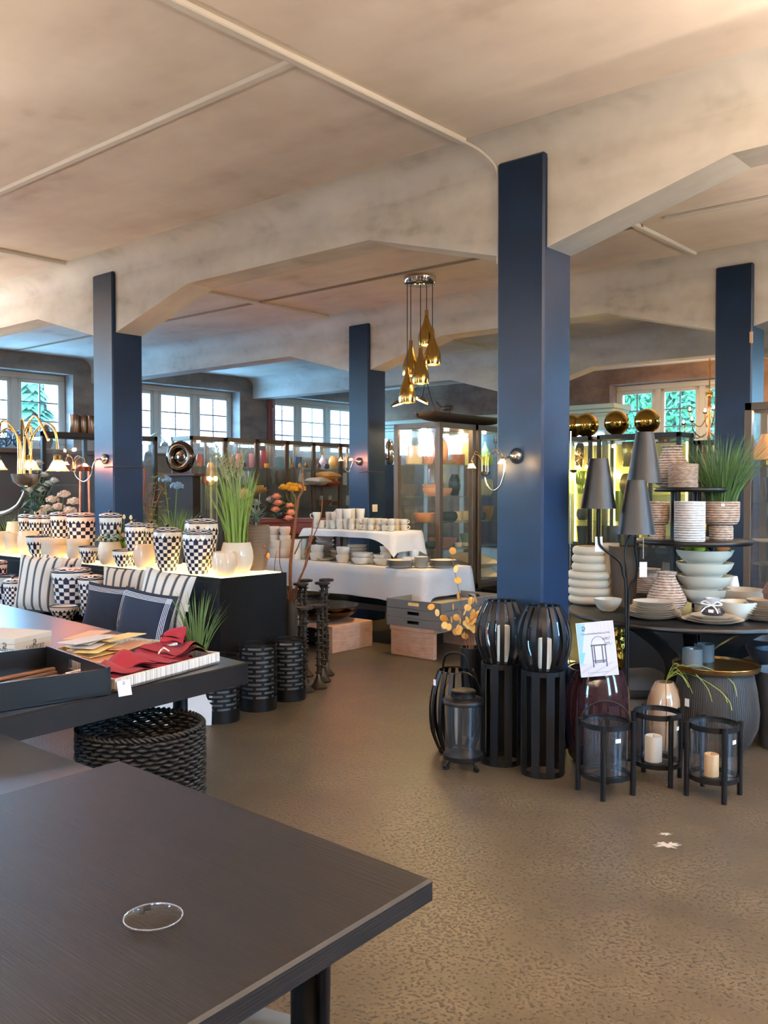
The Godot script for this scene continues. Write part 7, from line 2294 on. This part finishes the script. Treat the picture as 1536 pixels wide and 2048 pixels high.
		part(sh, "bulb", MB.new().ball(0.03, Vector3(0, 0.035, 0), 14).mesh(), glow("pendant_glow", rgb8(255, 226, 150), 14.0))
		omni(sh, Vector3(0, 0.035, 0), rgb8(255, 216, 150), 0.9, 0.03)
		part(o, "cord", tb([off + Vector3(0, yb + hh, 0), off + Vector3(0, -0.08, 0)], 0.004, 6), M.ink)
	# wire lamp with tilted disc heads behind the cluster
	var wp: Vector3 = Vector3(-6.982, 2.801, -8.823)
	var w := thing("wire_lamp", "thin wire lamp with glowing disc heads behind the pendant cluster", "lamp", wp)
	part(w, "wire", tb([Vector3(0, 0.715, 0), Vector3(0, 0.1, 0)], 0.006, 6), M.ink)
	var hd := [[-52, 38, 0.3], [-8, 32, -0.45], [22, 58, 0.0]]
	for q in hd:
		var p: Vector3 = RT * (q[0] * 0.00617) + Vector3(0, -q[1] * 0.00617, 0)
		part(w, "wire", tb(curve([Vector3(0, 0.1, 0), p * 0.5 + Vector3(0, 0.02, 0), p], 5), 0.005, 6), M.ink)
		var hs := part(w, "disc_head", lt([Vector2(0, 0), Vector2(0.1, 0), Vector2(0.11, 0.012), Vector2(0.04, 0.05), Vector2(0, 0.055)], 22), M.brass, p, Vector3(0, 0.7, q[2]))
		part(hs, "glow_disc", lt([Vector2(0, -0.004), Vector2(0.09, -0.003), Vector2(0.09, 0), Vector2(0, 0)], 20), glow("disc_glow", rgb8(255, 226, 130), 9.0))
		omni(hs, Vector3(0, -0.02, 0), rgb8(255, 216, 140), 0.25, 0.05)
	# brass chandelier before the garden window
	var cp: Vector3 = Vector3(-5.018, 1.550, -12.866) * Vector3(1, 0, 1)
	var c := thing("chandelier", "brass chandelier with curved arms before the garden window", "chandelier", cp + Vector3(0, 3.53, 0))
	part(c, "canopy", lt([Vector2(0, -0.14), Vector2(0.05, -0.13), Vector2(0.09, -0.07), Vector2(0.095, 0), Vector2(0, 0)], 22), M.nickel)
	part(c, "rod", tb([Vector3(0, -0.13, 0), Vector3(0, -0.66, 0)], 0.01, 8), M.brass)
	part(c, "ball", MB.new().ball(0.055, Vector3(0, -0.66, 0), 18).mesh(), M.brass)
	part(c, "body", lt([Vector2(0, -1.32), Vector2(0.03, -1.3), Vector2(0.02, -1.2), Vector2(0.024, -0.9), Vector2(0.018, -0.7), Vector2(0, -0.68)], 14), M.copper)
	for k in 8:
		var a := TAU * k / 8.0 + 0.2
		var up := k % 2 == 1
		var d := Vector3(cos(a), 0, sin(a))
		var rr := 0.27 if up else 0.42
		var ye := -0.92 if up else -1.08
		part(c, "arm", tb(curve([d * 0.02 + Vector3(0, -1.2 + (0.25 if up else 0.0), 0), d * rr * 0.45 + Vector3(0, ye - 0.2, 0), d * rr * 0.9 + Vector3(0, ye - 0.12, 0), d * rr + Vector3(0, ye, 0)], 6), 0.008, 7), M.brass)
		part(c, "drip_cup", lt([Vector2(0, 0), Vector2(0.02, 0), Vector2(0.036, 0.02), Vector2(0, 0.018)], 14), M.brass, d * rr + Vector3(0, ye, 0))
		var b := part(c, "bulb", MB.new().ball(0.014, Vector3(0, 0.05, 0), 10, 2.0).mesh(), glow("chandelier_glow", rgb8(255, 224, 170), 25.0), d * rr + Vector3(0, ye, 0))
		omni(b, Vector3(0, 0.05, 0), rgb8(255, 214, 160), 0.3, 0.014)
	# floor lamp with three black cone shades
	var lp: Vector3 = Vector3(-2.353, 1.550, -4.846) * Vector3(1, 0, 1)
	var l := thing("cone_lamp", "black floor lamp with three cone shades before the round table", "lamp", lp)
	part(l, "base", lt([Vector2(0, 0), Vector2(0.12, 0), Vector2(0.12, 0.012), Vector2(0.02, 0.018), Vector2(0, 0.018)], 30), M.black_metal)
	var rods := [[-0.012, [Vector2(-0.012, 0.01), Vector2(-0.012, 0.9), Vector2(-0.03, 1.05), Vector2(-0.05, 1.12), Vector2(-0.15, 1.2), Vector2(-0.17, 1.26), Vector2(-0.172, 1.45)], 0.0], [0.008, [Vector2(0.006, 0.01), Vector2(0.006, 0.9), Vector2(0.04, 1.02), Vector2(0.045, 1.12), Vector2(0.03, 1.2), Vector2(0.029, 1.3)], -0.06], [0.0, [Vector2(-0.002, 0.01), Vector2(-0.002, 0.95), Vector2(-0.002, 1.2), Vector2(0.06, 1.32), Vector2(0.11, 1.42), Vector2(0.11, 1.6)], 0.07]]
	var sh := [[-0.172, 1.424, 1.71, 0.1, 0.053], [0.029, 1.281, 1.587, 0.107, 0.054], [0.11, 1.57, 1.865, 0.1, 0.05]]
	for k in 3:
		var pts := []
		var dz: float = rods[k][2]
		for q in rods[k][1]:
			pts.append(RT * q.x + Vector3(0, q.y, 0) + FWD * (dz * clampf((q.y - 0.9) / 0.5, 0, 1) + 0.006 * (k - 1)))
		part(l, "rod", tb(curve(pts, 5), 0.0075, 8), M.black_metal)
		var s: Array = sh[k]
		var at: Vector3 = RT * s[0] + FWD * dz
		part(l, "cone_shade", lt([Vector2(s[3], s[1]), Vector2(s[4], s[2]), Vector2(s[4] - 0.003, s[2]), Vector2(s[3] - 0.003, s[1])], 40), mk("matte_black", rgb8(13, 14, 15), 0.45, 0.1), at)
		part(l, "chrome_neck", lt([Vector2(0, s[1] - 0.02), Vector2(0.01, s[1] - 0.015), Vector2(0.016, s[1] + 0.01), Vector2(0.012, s[1] + 0.05), Vector2(0, s[1] + 0.05)], 14), M.chrome, at)
	for q in [[-0.168, 1.33, 1.22, 0.0], [0.068, 1.16, 1.08, -0.07]]:
		part(l, "tag_string", tb([RT * q[0] + Vector3(0, q[1] + 0.1, 0) + FWD * q[3], RT * q[0] + Vector3(0, q[1] - 0.02, 0) + FWD * q[3]], 0.0012, 4), M.paper)
		part(l, "price_tag", bx(0.042, 0.085, 0.0015), M.paper, RT * q[0] + Vector3(0, q[2], 0) + FWD * q[3], Vector3(0, 0.7149, 0), "white price tag")
	# chrome vessel beside the middle column
	pot("chrome_vase", "chrome bottle vase on the shelf right of the middle column", "vase", "egg", M.chrome, Vector3(-7.429, 1.820, -8.663), 0.13, 0.3)
	var ks := solo("back_shelf", "dark back shelf right of the middle column", "shelf", bx(0.5, 1.818, 0.4, Vector3(0, 0.909, 0), 0.004), M.black_wood, Vector3(-7.424, 1.550, -8.657) * Vector3(1, 0, 1))

func planter(called: String, label: String, at: Vector3, h: float, r := 0.14) -> Node3D:
	var o := thing(called, label, "plant", at * Vector3(1, 0, 1))
	part(o, "pot", vess("tapered", r * 2, h, 0.01), mk("plant_pot", rgb8(70, 66, 62), 0.7))
	return o

func leaves(par: Node3D, n: int, at: Vector3, spread: Vector3, l: float, w: float, mat: Material, seed_: int) -> void:
	var r := RandomNumberGenerator.new()
	r.seed = seed_
	var mb := MB.new()
	for k in n:
		var p := at + Vector3(r.randf_range(-1, 1) * spread.x, r.randf_range(-1, 1) * spread.y, r.randf_range(-1, 1) * spread.z)
		var a := r.randf() * TAU
		var e := r.randf_range(-0.5, 0.7)
		var d := Vector3(cos(a), e, sin(a)).normalized()
		var ll := l * r.randf_range(0.6, 1.2)
		mb.ribbon([p, p + d * ll * 0.3, p + d * ll * 0.65 - Vector3(0, 0.1 * ll, 0), p + d * ll - Vector3(0, 0.3 * ll, 0)], [0.1 * w, 0.5 * w, 0.42 * w, 0.03 * w], d.cross(Vector3.UP).normalized())
	stuff(part(par, "leaves", mb.mesh(), mat))

func plants() -> void:
	# hydrangeas left of the column
	var h := planter("hydrangea", "beige hydrangea heads in a planter behind the left checked jars", Vector3(-8.830, 0.000, -4.950), 0.95, 0.14)
	var hp := [[105, 1000], [128, 990], [147, 1004], [93, 1020], [118, 1016], [84, 1028], [140, 1022]]
	var pts := [Vector3(-8.935, 1.407, -4.950), Vector3(-8.702, 1.462, -4.950), Vector3(-8.517, 1.391, -4.950), Vector3(-9.061, 1.310, -4.950), Vector3(-8.804, 1.330, -4.950), Vector3(-9.177, 1.265, -4.950), Vector3(-8.587, 1.297, -4.950)]
	for k in pts.size():
		var q: Vector3 = pts[k] - h.position
		part(h, "stem", tb([Vector3(0, 0.9, 0), q], 0.006, 5), M.leaf_dark)
		hydr(h, q, 0.06, mk("hydrangea", rgb8(214, 194, 172), 0.85), k)
	leaves(h, 60, Vector3(0, 1.2, 0), Vector3(0.2, 0.16, 0.12), 0.12, 0.06, M.leaf_dark, 71)
	var wf := planter("white_flowers", "white star blossoms with grey foliage above the hydrangeas", Vector3(-9.990, 0.000, -5.300), 1.15, 0.1)
	var wq := [Vector3(-10.003, 1.527, -5.300), Vector3(-9.809, 1.487, -5.300), Vector3(-9.765, 1.550, -5.350), Vector3(-9.842, 1.654, -5.350), Vector3(-9.710, 1.590, -5.400), Vector3(-9.979, 1.475, -5.250), Vector3(-9.964, 1.794, -5.350)]
	for k in wq.size():
		var q: Vector3 = wq[k] - wf.position
		part(wf, "stem", tb([Vector3(0, 1.15, 0), q], 0.005, 5), M.leaf_grey)
		protea(wf, q, 0.06, rgb8(216, 214, 200))
	leaves(wf, 130, Vector3(0, 1.5, 0), Vector3(0.24, 0.22, 0.08), 0.13, 0.06, M.leaf_dark, 72)
	var fe := planter("fern", "dark green fern fronds at the left picture edge", Vector3(-10.226, 0.000, -4.950), 0.85, 0.12)
	for k in 12:
		var a := TAU * k / 12.0
		part(fe, "frond", leaf(0.5, 0.09, 0.35), M.leaf_dark, Vector3(0, 0.85, 0), Vector3(-1.0, a, 0))
	var lg := planter("low_grass", "green grass in a planter behind the leftmost cream glass pot", Vector3(-9.837, 0.000, -4.980), 0.8, 0.13)
	stuff(part(lg, "grass_blades", tuft(120, 0.5, 0.22, 0.07, 0.008, Vector3.ZERO, 61), M.grass_green, Vector3(0, 0.8, 0)))
	# ivy shrub and twisted willow right of the column
	var iv := planter("ivy_shrub", "leafy yellow-green shrub right of the checked-jar column", Vector3(-7.275, 0.000, -5.050), 0.95, 0.1)
	for k in 5:
		part(iv, "stem", tb(curve([Vector3(0, 0.9, 0), Vector3(0.05 * (k - 2), 1.25, 0.02 * k), Vector3(0.09 * (k - 2), 1.66 - 0.06 * absf(k - 2), 0.02)], 4), 0.005, 5), M.bark_brown)
	leaves(iv, 110, Vector3(0, 1.42, 0), Vector3(0.16, 0.26, 0.1), 0.06, 0.045, mk("ivy_leaf", rgb8(116, 120, 62), 0.6), 73)
	two_sided(M.ivy_leaf)
	var tw := planter("twisted_branches", "copper-brown twisted willow branches beside the shrub", Vector3(-7.381, 0.000, -4.950), 0.95, 0.1)
	for q in [[Vector3(0.0, 0.9, 0), Vector3(-0.09, 1.3, 0), Vector3(-0.1, 1.65, 0.02), Vector3(0.03, 1.8, 0.02), Vector3(0.12, 1.7, 0.0), Vector3(0.1, 1.45, 0.0)], [Vector3(0.02, 0.9, 0), Vector3(0.0, 1.3, 0.02), Vector3(0.05, 1.6, 0.0), Vector3(-0.03, 1.85, 0.0), Vector3(-0.07, 1.95, 0.0)], [Vector3(0, 0.9, 0.02), Vector3(0.05, 1.25, 0.03), Vector3(-0.02, 1.55, 0.04), Vector3(0.08, 1.8, 0.04), Vector3(-0.02, 1.98, 0.04)]]:
		part(tw, "branch", tb(curve(q, 6), 0.011, 6), mk("willow", rgb8(128, 70, 48), 0.6))
	# grass tuft on the counter behind the jars
	var gt := thing("grass_tuft", "fine green grass tuft in a pot behind the front checked jars", "plant", Vector3(-6.305, 0.901, -4.600))
	part(gt, "pot", vess("pot", 0.15, 0.15, 0.006), M.anthracite)
	stuff(part(gt, "grass_blades", tuft(220, 0.36, 0.26, 0.06, 0.005, Vector3.ZERO, 62), M.grass_green, Vector3(0, 0.13, 0)))
	var cf := thing("cream_roses", "cluster of cream blossoms with dark leaves behind the tulips", "plant", Vector3(-6.804, 0.901, -4.600))
	part(cf, "pot", vess("pot", 0.13, 0.12, 0.006), M.anthracite)
	posy(cf, Vector3(0, 0.15, 0), 0.12, [rgb8(206, 186, 130), rgb8(110, 120, 70), rgb8(190, 170, 120)], 22, 25)
	# blue delphiniums
	var bf := planter("blue_flowers", "two blue flower heads on tall stems behind the grass tuft", Vector3(-7.726, 0.000, -5.600), 0.9, 0.1)
	for q in [Vector3(-7.854, 1.617, -5.600), Vector3(-7.650, 1.550, -5.600)]:
		part(bf, "stem", tb([Vector3(0, 0.85, 0), q - bf.position], 0.005, 5), M.leaf_green)
		hydr(bf, q - bf.position, 0.06, mk("delphinium", rgb8(130, 170, 206), 0.8), 3)
	# mahogany console with yellow and peach flowers
	var cn := thing("console_table", "mahogany console behind the white tables, carrying flowers", "table", Vector3(-8.675, 1.550, -7.969) * Vector3(1, 0, 1), 0.715)
	part(cn, "top", bx(1.1, 0.05, 0.4, Vector3(0.05, 1.115, 0), 0.004), mk("mahogany", rgb8(96, 36, 26), 0.35))
	part(cn, "apron", bx(1.06, 0.14, 0.36, Vector3(0.05, 1.02, 0), 0.003), M.mahogany)
	for s in [-0.45, 0.55]:
		part(cn, "leg", bx(0.06, 0.95, 0.06, Vector3(s, 0.475, 0.12), 0.003), M.mahogany)
		part(cn, "leg", bx(0.06, 0.95, 0.06, Vector3(s, 0.475, -0.12), 0.003), M.mahogany)
	var yf := thing("yarrow_vase", "flat yellow yarrow heads in a clear vase on the mahogany console", "flowers", Vector3(-8.548, 1.550, -8.079) * Vector3(1, 0, 1) + Vector3(0, 1.1405, 0))
	part(yf, "vase", vess("beaker", 0.09, 0.2, 0.004), M.clear_glass)
	var yq := [Vector3(-8.571, 1.531, -7.926), Vector3(-8.583, 1.556, -8.049), Vector3(-8.451, 1.544, -8.031), Vector3(-8.480, 1.518, -8.137), Vector3(-8.411, 1.512, -7.932)]
	for q in yq:
		part(yf, "stem", tb([Vector3(0, 0.02, 0), q - yf.position], 0.005, 5), M.leaf_green)
		hydr(yf, q - yf.position, 0.062, mk("yarrow", rgb8(226, 168, 40), 0.8), 5)
	var pf := thing("gladiolus_vase", "peach gladiolus spikes in a dark vase on the mahogany console", "flowers", Vector3(-8.610, 1.550, -7.893) * Vector3(1, 0, 1) + Vector3(0, 1.1405, 0))
	part(pf, "vase", vess("bottle", 0.12, 0.16, 0.004), M.anthracite)
	var pq := [Vector3(-8.567, 1.436, -7.793), Vector3(-8.514, 1.355, -7.770), Vector3(-8.574, 1.272, -7.781), Vector3(-8.441, 1.316, -7.898), Vector3(-8.388, 1.235, -7.875), Vector3(-8.411, 1.166, -7.853), Vector3(-8.699, 1.397, -7.810)]
	for k in pq.size():
		var q: Vector3 = pq[k] - pf.position
		part(pf, "stem", tb([Vector3(0, 0.14, 0), q], 0.005, 5), M.leaf_grey)
		protea(pf, q - Vector3(0, 0.05, 0), 0.07, rgb8(244, 166, 126) if k < 6 else rgb8(196, 176, 168))
	leaves(pf, 30, Vector3(0, 0.16, 0), Vector3(0.16, 0.08, 0.1), 0.16, 0.06, M.leaf_dark, 75)

func hydr(par: Node3D, at: Vector3, r: float, mat: Material, seed_: int) -> void:
	var key := "hydr %.3f" % r
	if not cache.has(key):
		var g := RandomNumberGenerator.new()
		g.seed = 44
		var mb := MB.new()
		for k in 46:
			var a := g.randf() * TAU
			var z := g.randf_range(-0.3, 1.0)
			var d := Vector3(cos(a) * sqrt(1 - z * z), z * 0.7, sin(a) * sqrt(1 - z * z))
			mb.ball(r * 0.2, d * r, 6, 0.8)
		mb.ball(r * 0.8, Vector3(0, r * 0.1, 0), 10, 0.7)
		cache[key] = mb.mesh()
	part(par, "flower_head", cache[key], mat, at, Vector3(0, seed_, 0))
